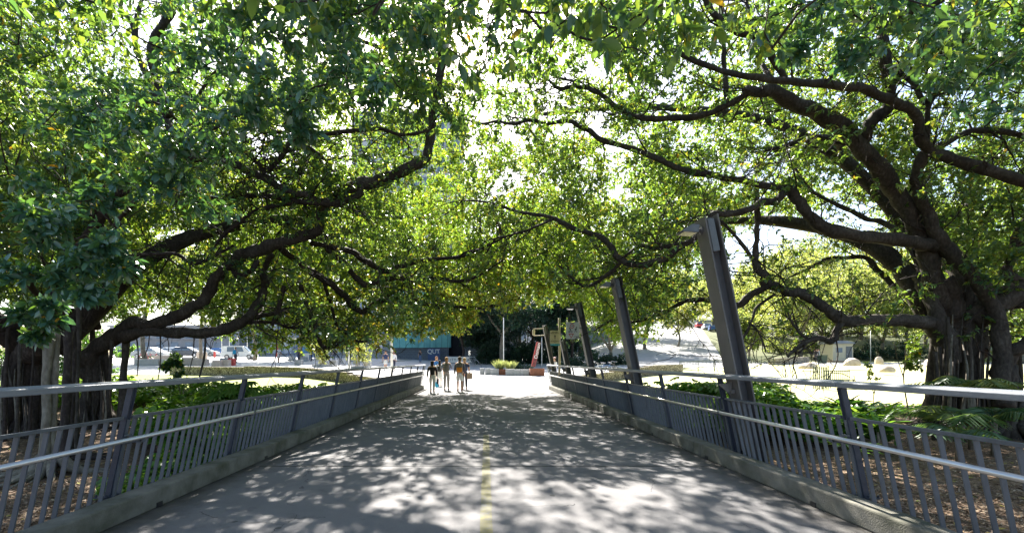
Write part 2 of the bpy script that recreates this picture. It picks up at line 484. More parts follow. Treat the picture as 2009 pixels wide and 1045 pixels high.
        wn = N(nt, 'ShaderNodeTexVoronoi'); wn.inputs['Scale'].default_value = 1.0; L(mp.outputs['Vector'], wn.inputs['Vector'])
        var = ramp(nt, wn.outputs['Color'], [(0, (.82, .82, .85)), (1, (1.15, 1.15, 1.1))])
        base = mixc(None, base, var, 'MULTIPLY', 1.0)
        col = mixc(j, base, (.05, .17, .17))
    elif kind == 'bluewall':
        mp = N(nt, 'ShaderNodeMapping'); mp.inputs['Rotation'].default_value = (R(90), 0, 0); L(V, mp.inputs['Vector'])
        br = N(nt, 'ShaderNodeTexBrick'); br.inputs['Scale'].default_value = .9; br.inputs['Mortar Size'].default_value = .012
        br.inputs['Color1'].default_value = (.16, .19, .23, 1); br.inputs['Color2'].default_value = (.19, .22, .26, 1); br.inputs['Mortar'].default_value = (.06, .07, .09, 1)
        L(mp.outputs['Vector'], br.inputs['Vector'])
        col = br.outputs['Color']
    nt.links.new(col, b.inputs['Base Color'])
    bp = N(nt, 'ShaderNodeBump'); bp.inputs['Strength'].default_value = bs; bp.inputs['Distance'].default_value = .012
    L(bump_h, bp.inputs['Height']); L(bp.outputs['Normal'], b.inputs['Normal'])
    L(b.outputs['BSDF'], out.inputs['Surface'])
    return m
for k in ('soil', 'path', 'mulch', 'lawn', 'lawn_dry', 'plaza', 'road', 'yellow'):
    M[k] = ground_mat(k, k)
M['gabion'] = ground_mat('gabion_stone', 'gabion')
M['teal'] = ground_mat('teal_copper', 'teal')
M['bluegrey_wall'] = ground_mat('bluegrey_panels', 'bluewall')

# ------------------------------------------------------------------ terrain
def hgt(x, y):
    x = np.asarray(x, float); y = np.asarray(y, float)
    side = -.3 + .035 * np.clip(y - 8, 0, 62) + .006 * np.clip(y - 70, 0, 400)
    pl = .035 * np.clip(y - 28, 0, 42) + .006 * np.clip(y - 70, 0, 400)
    pl = np.where(y < 26.6, -.3 + .3 * smooth01(24.5, 26.6, y), pl)
    t = smooth01(4.6, 13, np.abs(x))
    h = pl * (1 - t) + side * t
    h = h + .012 * np.clip(-x - 8, 0, 60) * smooth01(30, 50, y)
    h = h + .135 * np.clip(y - 62, 0, 120) * smooth01(9, 24, x - .12 * (y - 62))
    return h
def H(x, y): return float(hgt(x, y))

def sheet(name, mat, ys, xl, xr, nx=24, off=0.0, kind='structure', noise=0.0):
    """terrain-following sheet between x=xl(y) and x=xr(y)"""
    ys = np.asarray(ys, float)
    vs, fs = [], []
    for y in ys:
        a, b = xl(y), xr(y)
        for i in range(nx + 1):
            x = a + (b - a) * i / nx
            vs.append((x, y, H(x, y) + off))
    w = nx + 1
    for j in range(len(ys) - 1):
        for i in range(nx):
            fs.append((j * w + i, j * w + i + 1, (j + 1) * w + i + 1, (j + 1) * w + i))
    me = bpy.data.meshes.new(name)
    me.from_pydata(vs, [], fs)
    me.materials.append(mat)
    me.polygons.foreach_set('use_smooth', [True] * len(fs))
    o = link_mesh(name, me)
    return tag(o, kind=kind)

# base ground: one sheet far past everything
ys = np.concatenate([np.arange(-14, 24, 1.0), np.arange(24, 34, .5), np.arange(34, 90, 2), np.arange(90, 420, 15)])
xs = np.concatenate([-np.geomspace(400, 16, 18), np.arange(-15, 15.1, .75), np.geomspace(16, 400, 18)])
vs = [(x, y, float(h)) for y in ys for x, h in zip(xs, hgt(xs, np.full(len(xs), y)))]
w = len(xs)
fs = [(j * w + i, j * w + i + 1, (j + 1) * w + i + 1, (j + 1) * w + i) for j in range(len(ys) - 1) for i in range(w - 1)]
me = bpy.data.meshes.new('ground'); me.from_pydata(vs, [], fs); me.materials.append(M['soil'])
me.polygons.foreach_set('use_smooth', [True] * len(fs))
tag(link_mesh('ground', me), kind='structure')

WALL_L = [(-23.0, 33.6), (-17.0, 32.6), (-12.5, 31.2), (-8.6, 28.9), (-5.4, 26.0)]
def wall_x(y):
    p = np.array(WALL_L)[::-1]
    return float(np.interp(y, p[:, 1], p[:, 0]))
sheet('mulch_bed', M['mulch'], np.arange(-14, 22.6, .75), lambda y: -27, lambda y: -3.97, nx=30, off=.006)
sheet('mulch_bed', M['mulch'], np.arange(-14, 18.1, .75), lambda y: 3.97, lambda y: 27, nx=30, off=.006)
sheet('plaza', M['plaza'], np.concatenate([np.arange(33.5, 90, 1.5), np.arange(90, 200, 10)]), lambda y: -140, lambda y: 16 if y < 47 else 8.5 + .115 * y + max(0, (y - 62)) * .2, nx=70, off=.012)
sheet('plaza_neck', M['plaza'], np.arange(26.4, 33.51, .355), lambda y: wall_x(y) + .2, lambda y: 4.2 + (y - 26.4) * .5, nx=40, off=.013)
sheet('lawn_west', M['lawn'], np.arange(18.0, 33.6, .6), lambda y: -24 - .2 * y, lambda y: (wall_x(y) - .25 if y > 26.2 else -4.9 - (26.2 - y) * .22), nx=24, off=.016)
sheet('lawn_east', M['lawn_dry'], np.concatenate([np.arange(16.5, 34, .7), np.arange(34, 60, 1.5)]), lambda y: (5.4 if y < 30 else 5.4 + (y - 30) * .9), lambda y: 24 + y * .9, nx=40, off=.016)
sheet('park_path', M['road'], np.arange(51, 57.1, .75), lambda y: 30, lambda y: 75, nx=30, off=.03)
sheet('hill_road', M['road'], np.concatenate([np.arange(44, 70, 1.5), np.arange(70, 170, 4)]), lambda y: 14 + max(0, y - 50) * .16, lambda y: 27 + max(0, y - 50) * .42, nx=24, off=.035)

# ------------------------------------------------------------------ bridge deck
PW = 3.6
m = MB(); 
m.box((0, 6.4, -.2), (7.9, 40.8, .4)); 
tag(m.build('path', M['path']), kind='structure')
m = MB()
yy = 0.0
while yy < 9.6:
    m.add([(-.055, yy, .004), (.065, yy, .004), (.055, yy + 1, .004), (-.065, yy + 1, .004)], [(0, 1, 2, 3)])
    yy += 1.0
tag(m.build('centre_line', M['yellow']), kind='structure')

def kerb(side):
    root = None
    m = MB()
    y = -6.0
    prof = lambda x0, x1, h: None
    k = 0
    while y < 26.6:
        L = 4.4 if k % 2 == 0 else .26
        L = min(L, 26.7 - y)
        x0 = side * (PW + .125)
        m.rbox((x0 + side * .0, y + L / 2, .105), (.25, L - .02, .21), r=.018, seg=2)
        y += L; k += 1
    o = m.build('kerb', M['kerb'])
    tag(o, kind='structure')
    d = MB()
    for q in range(12):
        d.box((side * (PW - .003), -3.2 + q * 2.45 + .9, .03), (.012, .085, .05))
    d.build('drain_hole', M['black'], o)
kerb(-1); kerb(1)

# ------------------------------------------------------------------ railings
LEAN = .2
def railing(side, y0, s, n, label):
    root = empty('bridge_railing', (side * 3.86, y0, 0), 0, label, 'railing')
    lx = lambda X: side * (X - 3.86)            # lateral world offset -> local
    def P(X, y, z): return Vector((side * X - side * 3.86, y - y0, z))
    def lat(z): return 3.905 - LEAN * z
    yE = y0 + s * (n - 1)
    # cap rail, in lengths with a small joint
    m = MB()
    ya = y0 - 2 * s
    ys_ = list(np.arange(ya, yE + .8, s * 2)); ys_[-1] = yE + .55
    for a, b in zip(ys_[:-1], ys_[1:]):
        c = P(lat(1.37), (a + b) / 2, 1.365)
        m.rbox(c, (.115, (b - a) - .006, .056), r=.010, seg=2, rot=Matrix.Rotation(side * -R(9), 3, 'Y'))
    m.build('cap_rail', M['rail_top'], root)
    # stainless handrail
    m = MB()
    hx = lat(.82) - .17
    m.tube([P(hx, ya, .815), P(hx, yE + .3, .815)], .0245, 12)
    m.tube([P(hx, yE + .3, .815), P(hx, yE + .52, .815), P(hx, yE + .56, .78), P(hx, yE + .56, .40), P(hx + .02, yE + .50, .36), P(lat(.36), yE + .4, .36)], .0245, 10)
    m.build('handrail', M['stainless'], root, smooth=True)
    m = MB()
    for q in range(5):
        yq = y0 - 2.6 + q * 4.9
        m.tube([P(hx, yq, .815), P(hx, yq + .06, .815)], .0268, 12)
    m.build('sleeve_joint', M['picket'], root, smooth=True)
    # end frame
    m = MB()
    m.tube([P(lat(1.37), yE + .5, 1.36), P(lat(1.37), yE + .6, 1.33), P(lat(1.2), yE + .6, 1.2), P(lat(.1), yE + .6, .1)], .032, 8)
    m.build('end_frame', M['rail_top'], root, smooth=True)
    nd = 5
    for k in range(-2, n):
        y = y0 + k * s
        if k >= -1:
            m = MB()
            up = (P(lat(1.35), 0, 1.35) - P(lat(0), 0, 0)).normalized()
            for dy in (-.024, .024):
                m.bar(P(lat(.06) + .02, y + dy, .06), P(lat(1.33), y + dy, 1.33), .058, .012, up=(0, 1, 0))
            m.cur = 1
            m.bar(P(lat(.08) - .03, y, .08), P(lat(1.0) - .02, y, 1.0), .02, .036, up=(0, 1, 0))
            m.cur = 0
            m.box(P(lat(.06) + .02, y, .215), (.14, .16, .012))
            for bx_ in (-.05, .05):
                for by_ in (-.06, .06): m.tube([P(lat(.06) + .02 + bx_, y + by_, .22), P(lat(.06) + .02 + bx_, y + by_, .245)], .011, 6)
            m.cur = 1
            for zz_ in (.76, .84): m.tube([P(lat(zz_) - .05, y - .04, zz_), P(lat(zz_) - .05, y + .04, zz_)], .012, 6)
            m.cur = 0
            m.build('post', [M['post_dark'], M['picket']], root)
            b = MB()
            b.box(P(hx + .055, y + .05, .775), (.11, .05, .03))
            b.box(P(hx, y + .05, .785), (.03, .05, .03))
            b.tube([P(lat(.82) - .05, y - .05, .80), P(lat(.82) - .05, y + .1, .80)], .012, 6)
            b.build('rail_bracket', M['picket'], root)
        if k < n - 1:
            a, b2 = y + .06, y + s - .06
            pn = MB()
            pn.bar(P(lat(1.02), a, 1.02), P(lat(1.02), b2, 1.02), .045, .028)
            pn.bar(P(lat(.14) + .01, a, .145), P(lat(.14) + .01, b2, .145), .04, .02)
            cnt = 17
            far = k >= nd
            if far:
                for q in range(cnt):
                    yy = a + (q + .5) * (b2 - a) / cnt
                    pn.bar(P(lat(.15) + .01, yy, .15), P(lat(1.01), yy, 1.01), .046, .012, up=(0, 1, 0))
            po = pn.build('panel', M['picket'], root)
            if not far:
                for q in range(cnt):
                    yy = a + (q + .5) * (b2 - a) / cnt
                    pk = MB()
                    j1, j2 = random.gauss(0, .005), random.gauss(0, .005)
                    pk.bar(P(lat(.15) + .01, yy + j1, .15), P(lat(1.01), yy + j2, 1.01), .040, .012, up=(0, 1, 0))
                    pk.build('picket', M['picket'], po)
    return root
railing(-1, 4.72, 2.2, 11, 'slatted grey railing with a pale cap rail beside the big rooted trunks')
railing(1, 4.70, 2.45, 10, 'slatted grey railing with a pale cap rail running past the leaning lamp posts')

# ------------------------------------------------------------------ leaning lamp posts
def lamp_post(y, ztop, head, label, bx=4.17):
    root = empty('lamp_post', (bx, y, -.3), 0, label, 'lamp post', 'leaning steel lamp posts along the railing')
    hz = ztop + .3
    ang = math.atan(LEAN)
    ax = Vector((-math.sin(ang), 0, math.cos(ang)))
    xx = Vector((math.cos(ang), 0, math.sin(ang)))
    Lh = hz / math.cos(ang)
    sx, sy, t = .19, .33, .022
    m = MB()
    for sgn in (-1, 1):
        a = xx * (sgn * sx / 2)
        m.bar(a, a + ax * Lh, t, sy, up=(0, 1, 0))
    m.cur = 1
    m.bar(ax * .001, ax * (Lh - .002), sx - t, .03, up=(0, 1, 0))
    m.build('column', [M['lamp_steel'], M['lamp_web']], root)
    if True:
        m = MB()
        c = ax * (Lh - .30) + Vector((0, -.095, 0)) - xx * .02
        rot = Matrix((xx, Vector((0, 1, 0)), ax)).transposed()
        m.rbox(c, (.105, .14, .50), r=.015, rot=rot)
        m.build('control_box', M['grey_box'], root)
    m = MB(); m.box((0, 0, .305), (.42, .46, .02))
    for bx_ in (-.17, .17):
        for by_ in (-.19, .19): m.tube([(bx_ , by_, .31), (bx_, by_, .36)], .018, 6)
    m.build('base_plate', M['lamp_web'], root)
    m = MB(); cc_ = ax * (1.05 / math.cos(ang)) - xx * (sx / 2 + .012); m.rbox(cc_, (.012, .12, .30), r=.004, rot=Matrix((xx, Vector((0, 1, 0)), ax)).transposed()); m.build('access_hatch', M['grey_box'], root)
    m = MB()
    zc = 1.36 + .3
    c = ax * (zc / math.cos(ang))
    m.prism([c - xx * .10 + Vector((0, -.02, -.06)), c - xx * .10 + Vector((0, -.02, -.24)), c - xx * .13 + Vector((0, -.02, -.24)), c - xx * .30 + Vector((0, -.02, -.06))], (0, .03, 0))
    m.tube([c - xx * .10 + Vector((0, -.06, -.2)), c - xx * .10 + Vector((0, .06, -.2))], .035, 8)
    m.build('rail_brace', M['lamp_steel'], root)
    if head:
        m = MB()
        c = ax * (Lh - .17) - xx * .1
        m.tube([c, c - xx * .05 + Vector((0, 0, .005)), c - xx * .09], .028, 8)
        m.disc(c - xx * .012, .06, 'X', .02, 14)
        m.build('arm', M['lamp_web'], root)
        # wedge shaped floodlight, glass looking down at the path
        q = c - xx * .09 + Vector((0, 0, .02))
        hd = MB()
        prof = [q + Vector((0, 0, .05)), q + Vector((-.11, 0, .06)), q + Vector((-.26, 0, -.03)), q + Vector((-.25, 0, -.047)), q + Vector((-.02, 0, -.062))]
        hd.prism([p + Vector((0, -.125, 0)) for p in prof], (0, .25, 0))
        ho = hd.build('lamp_head', M['grey_box'], root)
        g = MB()
        g.prism([p + Vector((0, -.105, 0)) for p in (prof[3] + Vector((.02, 0, -.008)), prof[4] + Vector((-.02, 0, -.006)), prof[4] + Vector((-.02, 0, .004)), prof[3] + Vector((.02, 0, .002)))], (0, .21, 0))
        g.build('lens', M['glass_lamp'], ho)
    return root
lamp_post(7.0, 3.78, True, 'tallest looking leaning lamp post, rising past the thick fig limb')
lamp_post(11.9, 3.76, True, 'second leaning lamp post from the viewer, clear of any sign')
lamp_post(16.8, 3.74, True, 'leaning lamp post with the speed limit sign fixed to it')
lamp_post(21.7, 2.62, False, 'short leaning post without a lamp head behind the tan sign')
lamp_post(26.6, 3.7, False, 'leaning post at the end of the bridge by the small lantern')

# ------------------------------------------------------------------ text helper
def text_obj(name, body, size, mat, parent=None, loc=(0, 0, 0), rot=(R(90), 0, 0), extrude=.004, align='CENTER', spacing=1.0):
    cu = bpy.data.curves.new(name, 'FONT')
    cu.body = body; cu.size = size; cu.extrude = extrude; cu.align_x = align; cu.align_y = 'CENTER'
    cu.space_character = spacing
    tmp = bpy.data.objects.new(name + '_tmp', cu)
    COL.objects.link(tmp)
    bpy.context.view_layer.update()
    dg = bpy.context.evaluated_depsgraph_get()
    me = bpy.data.meshes.new_from_object(tmp.evaluated_get(dg))
    bpy.data.objects.remove(tmp)
    me.name = name
    me.materials.clear(); me.materials.append(mat)
    o = link_mesh(name, me, None, parent)
    o.location = loc; o.rotation_euler = rot
    return o

# ------------------------------------------------------------------ leaves
def norm(a):
    return a / np.maximum(np.linalg.norm(a, axis=1, keepdims=True), 1e-9)

def leaf_mesh(name, P, A, Nn, L, W, tint, mat, parent=None, shape=4, fold=.12, droop=.1):
    """one mesh of separate leaf faces; P base, A axis, Nn rough normal"""
    n = len(P)
    A = norm(A); B = norm(np.cross(A, Nn)); Nn = np.cross(B, A)
    L = L[:, None]; W = W[:, None]
    dz = np.zeros((n, 3)); dz[:, 2] = -1
    if shape == 4:
        v = np.stack([P, P + A * L * .45 + B * W * .5 + Nn * W * fold, P + A * L + dz * L * droop, P + A * L * .45 - B * W * .5 + Nn * W * fold], 1)
        quads = np.array([[0, 2, 1], [0, 3, 2]])
        k = 4
    else:
        v = np.stack([P, P + A * L * .28 + B * W * .42 + Nn * W * fold, P + A * L * .68 + B * W * .40 + Nn * W * fold * .7 + dz * L * droop * .5,
                      P + A * L + dz * L * droop, P + A * L * .68 - B * W * .40 + Nn * W * fold * .7 + dz * L * droop * .5, P + A * L * .28 - B * W * .42 + Nn * W * fold], 1)
        quads = np.array([[0, 3, 2, 1], [0, 5, 4, 3]])
        k = 6
    V = v.reshape(-1, 3).astype(np.float32)
    Fi = (np.arange(n)[:, None, None] * k + quads[None]).reshape(-1)
    nf, fs = n * len(quads), quads.shape[1]
    me = bpy.data.meshes.new(name)
    me.vertices.add(len(V)); me.vertices.foreach_set('co', V.ravel())
    me.loops.add(len(Fi)); me.loops.foreach_set('vertex_index', Fi.astype(np.int32))
    me.polygons.add(nf); me.polygons.foreach_set('loop_start', (np.arange(nf) * fs).astype(np.int32))
    at_ = me.attributes.new('tint', 'FLOAT', 'POINT')
    at_.data.foreach_set('value', np.repeat(tint.astype(np.float32), k))
    me.materials.append(mat)
    me.update(calc_edges=True)
    return link_mesh(name, me, None, parent)

def sprays(C, rad, ns, nl, leafL, rng, spread=.5, up=.75, lw=.5, tint_mu=.45, tint_sd=.22, hang=0.0, flat=.75):
    """C: (M,3) clump centres -> arrays of leaves (P,A,N,L,W,tint). ns sprays per clump, nl leaves per spray"""
    Mn = len(C)
    rad = np.broadcast_to(np.asarray(rad, float), (Mn,))
    d = norm(rng.normal(size=(Mn, ns, 3)).reshape(-1, 3)).reshape(Mn, ns, 3)
    rr = rng.uniform(.15, 1, (Mn, ns, 1)) ** .85
    off = d * rr * rad[:, None, None]; off[..., 2] *= flat
    S = C[:, None, :] + off
    ax = norm((d * .7 + rng.normal(size=d.shape) * .5 + np.array([0, 0, -hang])).reshape(-1, 3)).reshape(d.shape)
    Sl = rad[:, None, None] * spread * rng.uniform(.6, 1.2, (Mn, ns, 1))
    t = (np.arange(nl) + .5) / nl
    P = S[:, :, None, :] + ax[:, :, None, :] * (Sl[:, :, None, :] * (t[None, None, :, None] - .3))
    rnd = rng.normal(size=P.shape)
    A = ax[:, :, None, :] * .55 + rnd * .62 + np.array([0, 0, -.18 - hang])
    Nn = np.array([0, 0, up]) + rng.normal(size=P.shape) * .48
    ct = rng.normal(0, 1, (Mn, 1, 1)) * .08 + rng.normal(0, 1, (Mn, ns, 1)) * .08
    tint = np.clip(tint_mu + ct + rng.normal(0, tint_sd, P.shape[:3]), 0, .955)
    yl = rng.random(P.shape[:3]) < .007
    tint = np.where(yl, rng.uniform(.96, 1, tint.shape), tint)
    L = leafL * rng.uniform(.5, 1.35, P.shape[:3])
    n = Mn * ns * nl
    return (P.reshape(n, 3), A.reshape(n, 3), Nn.reshape(n, 3), L.reshape(n), (L * lw * rng.uniform(.85, 1.15, L.shape)).reshape(n), tint.reshape(n))

def cat(parts):
    return tuple(np.concatenate([p[i] for p in parts]) for i in range(6))

def tubes_mesh(name, polys, mat, parent=None, n=5):
    """polys: list of (pts (m,3) array, radii array): one mesh, vectorised per tube"""
    V, Fc, b = [], [], 0
    ang = 2 * np.pi * np.arange(n) / n
    ca, sa = np.cos(ang), np.sin(ang)
    for pts, rad in polys:
        pts = np.asarray(pts, float); m = len(pts)
        t = np.gradient(pts, axis=0); t /= np.maximum(np.linalg.norm(t, axis=1, keepdims=True), 1e-9)
        ref = np.array([.31, .17, .93]) if abs(t[0, 2]) < .9 else np.array([1., 0, 0])
        x = np.cross(t, ref); x /= np.maximum(np.linalg.norm(x, axis=1, keepdims=True), 1e-9)
        y = np.cross(t, x)
        ring = pts[:, None] + (x[:, None] * ca[None, :, None] + y[:, None] * sa[None, :, None]) * np.asarray(rad)[:, None, None]
        V.append(ring.reshape(-1, 3))
        i = np.arange(m - 1)[:, None] * n; k = np.arange(n)[None]
        k2 = (k + 1) % n
        Fc.append(np.stack([i + k, i + k2, i + n + k2, i + n + k], -1).reshape(-1, 4) + b)
        b += m * n
    V = np.concatenate(V).astype(np.float32); Fc = np.concatenate(Fc).astype(np.int32)
    me = bpy.data.meshes.new(name)
    me.vertices.add(len(V)); me.vertices.foreach_set('co', V.ravel())
    me.loops.add(Fc.size); me.loops.foreach_set('vertex_index', Fc.ravel())
    me.polygons.add(len(Fc)); me.polygons.foreach_set('loop_start', (np.arange(len(Fc)) * 4).astype(np.int32))
    me.polygons.foreach_set('use_smooth', np.ones(len(Fc), bool))
    me.materials.append(mat)
    me.update(calc_edges=True)
    return link_mesh(name, me, None, parent)

# ------------------------------------------------------------------ the two big figs: limbs
def limb_pts(spec, sub=6, wig=.012, seed=0):
    """spec: list of (px,py,depth,radius_px) -> world points and radii"""
    P = []
    for px, py, Y, r in spec:
        p = at(px, py, Y); P.append((p.x, p.y, p.z, r * (.86 if r < 22 else .92) / F * Y))
    Q = np.array(catmull(P, sub))
    rng = np.random.default_rng(seed)
    j = rng.normal(size=(len(Q), 3)); j = (j + np.roll(j, 1, 0) + np.roll(j, -1, 0)) / 3
    Q[:, :3] += j * (Q[:, 3:4] * .22 + wig * .4)
    return Q[:, :3], np.maximum(Q[:, 3], .004)

LIMBS_R = [
 # front arching stem, rising from the base to the fork
 [(1968,800,10.6,21),(1966,714,10.7,18),(1960,641,10.8,17),(1937,580,10.8,17),(1897,530,10.8,16.5),(1859,488,10.8,17),(1832,449,10.8,15),(1809,388,10.7,13),(1798,340,10.5,12),(1813,306,10.3,13),(1825,292,10.2,13)],
 [(1825,292,10.2,12),(1809,275,10.1,12),(1790,222,9.9,12),(1752,199,9.7,11),(1713,180,9.5,11),(1668,168,9.4,10.5),(1580,163,9.2,9.5),(1503,153,9.0,8),(1426,142,8.9,7),(1350,112,8.8,6),(1290,80,8.8,4.5),(1215,30,8.8,3)],
 [(1825,294,10.2,13),(1905,325,10.0,14),(2009,356,9.6,14),(2130,395,9.3,15),(2260,500,9.4,17)],
 [(1836,291,10.2,8),(1886,264,10.2,8),(1932,256,10.2,7.5),(1997,264,10.2,7),(2080,300,10.2,5)],
 [(1819,278,10.2,6),(1819,214,10.1,6),(1840,176,10.0,9),(1878,134,9.9,10),(1870,57,9.8,8.5),(1863,0,9.6,8),(1850,-120,9.4,6)],
 # dark main stem leaning to the path
 [(1850,600,11.4,24),(1828,534,11.2,20),(1809,465,11.1,20),(1771,392,11.0,20),(1714,318,10.7,20),(1668,260,10.5,20),(1618,230,10.3,20),(1564,207,10.1,18),(1515,184,9.9,15),(1462,178,9.8,11)],
 [(1470,180,9.8,8),(1430,205,10.0,8),(1390,224,10.2,8),(1350,232,10.4,8),(1312,231,10.6,8),(1265,231,10.8,7),(1235,222,10.9,6),(1205,205,11.0,6),(1180,187,11.1,6),(1160,176,11.2,5.5),(1130,171,11.3,5),(1095,172,11.4,4),(1065,150,11.5,3),(1020,140,11.6,2)],
 [(1702,280,10.6,14),(1698,256,10.5,14),(1717,233,10.4,15),(1744,212,10.3,14),(1744,153,10.1,13),(1735,96,9.9,12),(1742,50,9.8,13),(1775,28,9.7,13),(1815,12,9.6,12),(1870,-10,9.5,11),(1960,-60,9.4,9)],
 [(1737,60,9.9,9),(1715,20,9.8,8),(1690,-60,9.7,7)],
 # long limb over the bridge
 [(1862,490,11.0,20),(1830,482,10.9,17),(1790,476,10.8,16),(1714,465,10.6,15.5),(1640,455,10.5,15),(1595,427,10.5,14),(1557,384,10.5,13),(1541,371,10.5,9),(1495,363,10.6,8),(1446,352,10.7,7.5),(1400,345,10.8,7.5),(1349,335,10.9,7.5),(1302,318,11.0,7),(1252,295,11.2,7),(1185,276,11.4,6.5),(1145,251,11.6,6),(1111,238,11.8,5.5),(1075,241,12,5),(1037,237,12.2,4.5),(1000,243,12.4,4),(977,238,12.6,3.5),(945,242,12.9,2.5),(900,232,13.2,1.5)],
 [(1541,374,10.5,10),(1520,394,10.4,9.5),(1490,399,10.3,9),(1465,411,10.3,8.5),(1430,418,10.3,8.5),(1398,424,10.3,9),(1378,455,10.4,8),(1349,474,10.5,8),(1302,508,10.7,8.5),(1258,518,11,8.5),(1218,508,11.3,8),(1198,484,11.5,8),(1175,464,11.7,7),(1135,451,12,6.5),(1104,437,12.2,6),(1081,425,12.4,5),(1037,419,12.7,4),(997,410,13,3.5),(960,397,13.4,3),(900,392,14,1.5)],
 [(1222,511,11.3,5),(1200,532,11.6,5),(1172,552,12,4.5),(1150,562,12.2,4),(1125,548,12.4,3),(1095,520,12.8,2)],
 [(1085,430,12.3,3.5),(1050,445,12.6,3.5),(1020,456,12.8,3),(960,470,13.4,2)],
 [(1349,474,10.4,4),(1320,482,10.6,6),(1285,486,10.8,5.5),(1250,484,11,4),(1210,520,11.4,2)],
 # low limb
 [(1860,660,11.2,24),(1828,637,11.0,19),(1794,631,10.8,16),(1717,629,10.6,15.5),(1656,627,10.5,15),(1618,602,10.5,13.5),(1580,580,10.6,12.5),(1534,568,10.7,12),(1507,555,10.8,12),(1495,538,10.8,10),(1482,515,10.9,8.5),(1484,470,10.9,6.5),(1487,427,10.9,6.5),(1483,373,10.8,6)],
 [(1507,562,10.8,9),(1476,576,11,9),(1442,599,11.3,8.5),(1400,591,11.6,6.5),(1349,588,12,6),(1312,608,12.4,5),(1282,621,12.8,4.5),(1240,632,13.3,3.5),(1200,628,13.8,2.5),(1165,650,14.2,1.5)],
 [(1482,515,10.9,5),(1449,469,11,4.5),(1415,436,11.1,4),(1385,420,11.2,3)],
 [(1650,632,10.5,8),(1640,655,10.5,8),(1630,668,10.5,8),(1612,664,10.5,7),(1590,666,10.5,6.5),(1564,683,10.5,6),(1545,700,10.5,2.5)],
 [(1522,578,10.7,4),(1484,603,11,3.5),(1475,630,11,3),(1453,668,11.1,2)],
 [(1470,632,11,2.5),(1490,655,11,2.5),(1503,690,11,2)],
 [(1590,668,10.5,4),(1567,650,10.6,3.5),(1552,628,10.7,3),(1540,600,10.8,2)],
 # behind
 [(1840,560,12,14),(1809,541,12.6,13),(1771,518,13,12),(1744,499,13.3,10),(1694,484,13.7,7),(1650,462,14.2,6),(1600,440,14.8,4),(1540,440,15.2,2.5)],
 [(1850,575,12,10),(1790,557,12.6,9),(1756,562,12.8,8),(1725,534,13,7),(1694,505,13.3,6),(1633,507,13.6,5),(1595,522,13.9,4),(1545,545,14.3,2)],
 [(1790,470,11.5,8),(1740,440,12,7),(1700,428,12.4,6),(1640,400,13,5),(1590,372,13.5,4),(1560,330,14,3)],
 [(1760,390,11.4,7),(1725,345,11.8,6),(1690,300,12.4,5.5),(1660,282,12.8,5),(1600,288,13.2,4),(1540,292,13.6,3),(1470,300,14,2)],
 [(1650,290,12.5,8),(1630,272,12,9),(1585,272,11.8,8),(1550,284,11.8,6),(1500,296,11.8,4)],
 [(1915,620,12.2,17),(1880,540,12.6,14),(1850,500,13,12),(1840,440,13.2,10),(1886,419,13.4,9),(1905,384,13.6,9),(1915,340,13.8,8),(1928,280,14,6),(1945,200,14.2,5)],
 [(1925,610,12.6,14),(1890,500,14,8),(1916,453,15,8),(1943,419,15.5,7.5),(1958,373,16,7),(1965,310,16.3,6),(1975,220,16.8,4)],
 [(1955,612,11.6,12),(1966,602,11.4,12),(2009,595,11.2,11),(2090,575,11,10)],
 [(1990,545,10.8,14),(1974,537,10.7,11),(1990,490,10.6,11),(2012,440,10.5,11),(2060,380,10.4,9)],
 [(1960,740,10.9,20),(1990,690,10.7,18),(2030,665,10.5,17),(2100,640,10.3,16)],
 [(1545,160,9.2,6),(1515,110,9.1,9),(1492,80,9,9),(1440,58,8.9,8.5),(1410,40,8.9,8),(1388,5,8.8,7.5),(1370,-60,8.6,6)],
 [(1425,200,9.8,6),(1421,134,9.8,6),(1417,65,9.6,6),(1414,0,9.5,6),(1410,-80,9.4,4)],
 [(1515,160,9.2,6),(1490,120,9.6,5.5),(1478,60,9.8,5),(1465,0,10,4)],
 [(1815,206,10.1,6),(1795,170,10.2,6),(1770,145,10.4,5),(1752,130,10.6,4)],
 [(1868,60,9.8,6),(1840,72,10,6),(1822,78,10.1,5),(1850,110,10.2,4.5),(1862,128,10.2,4)],
]
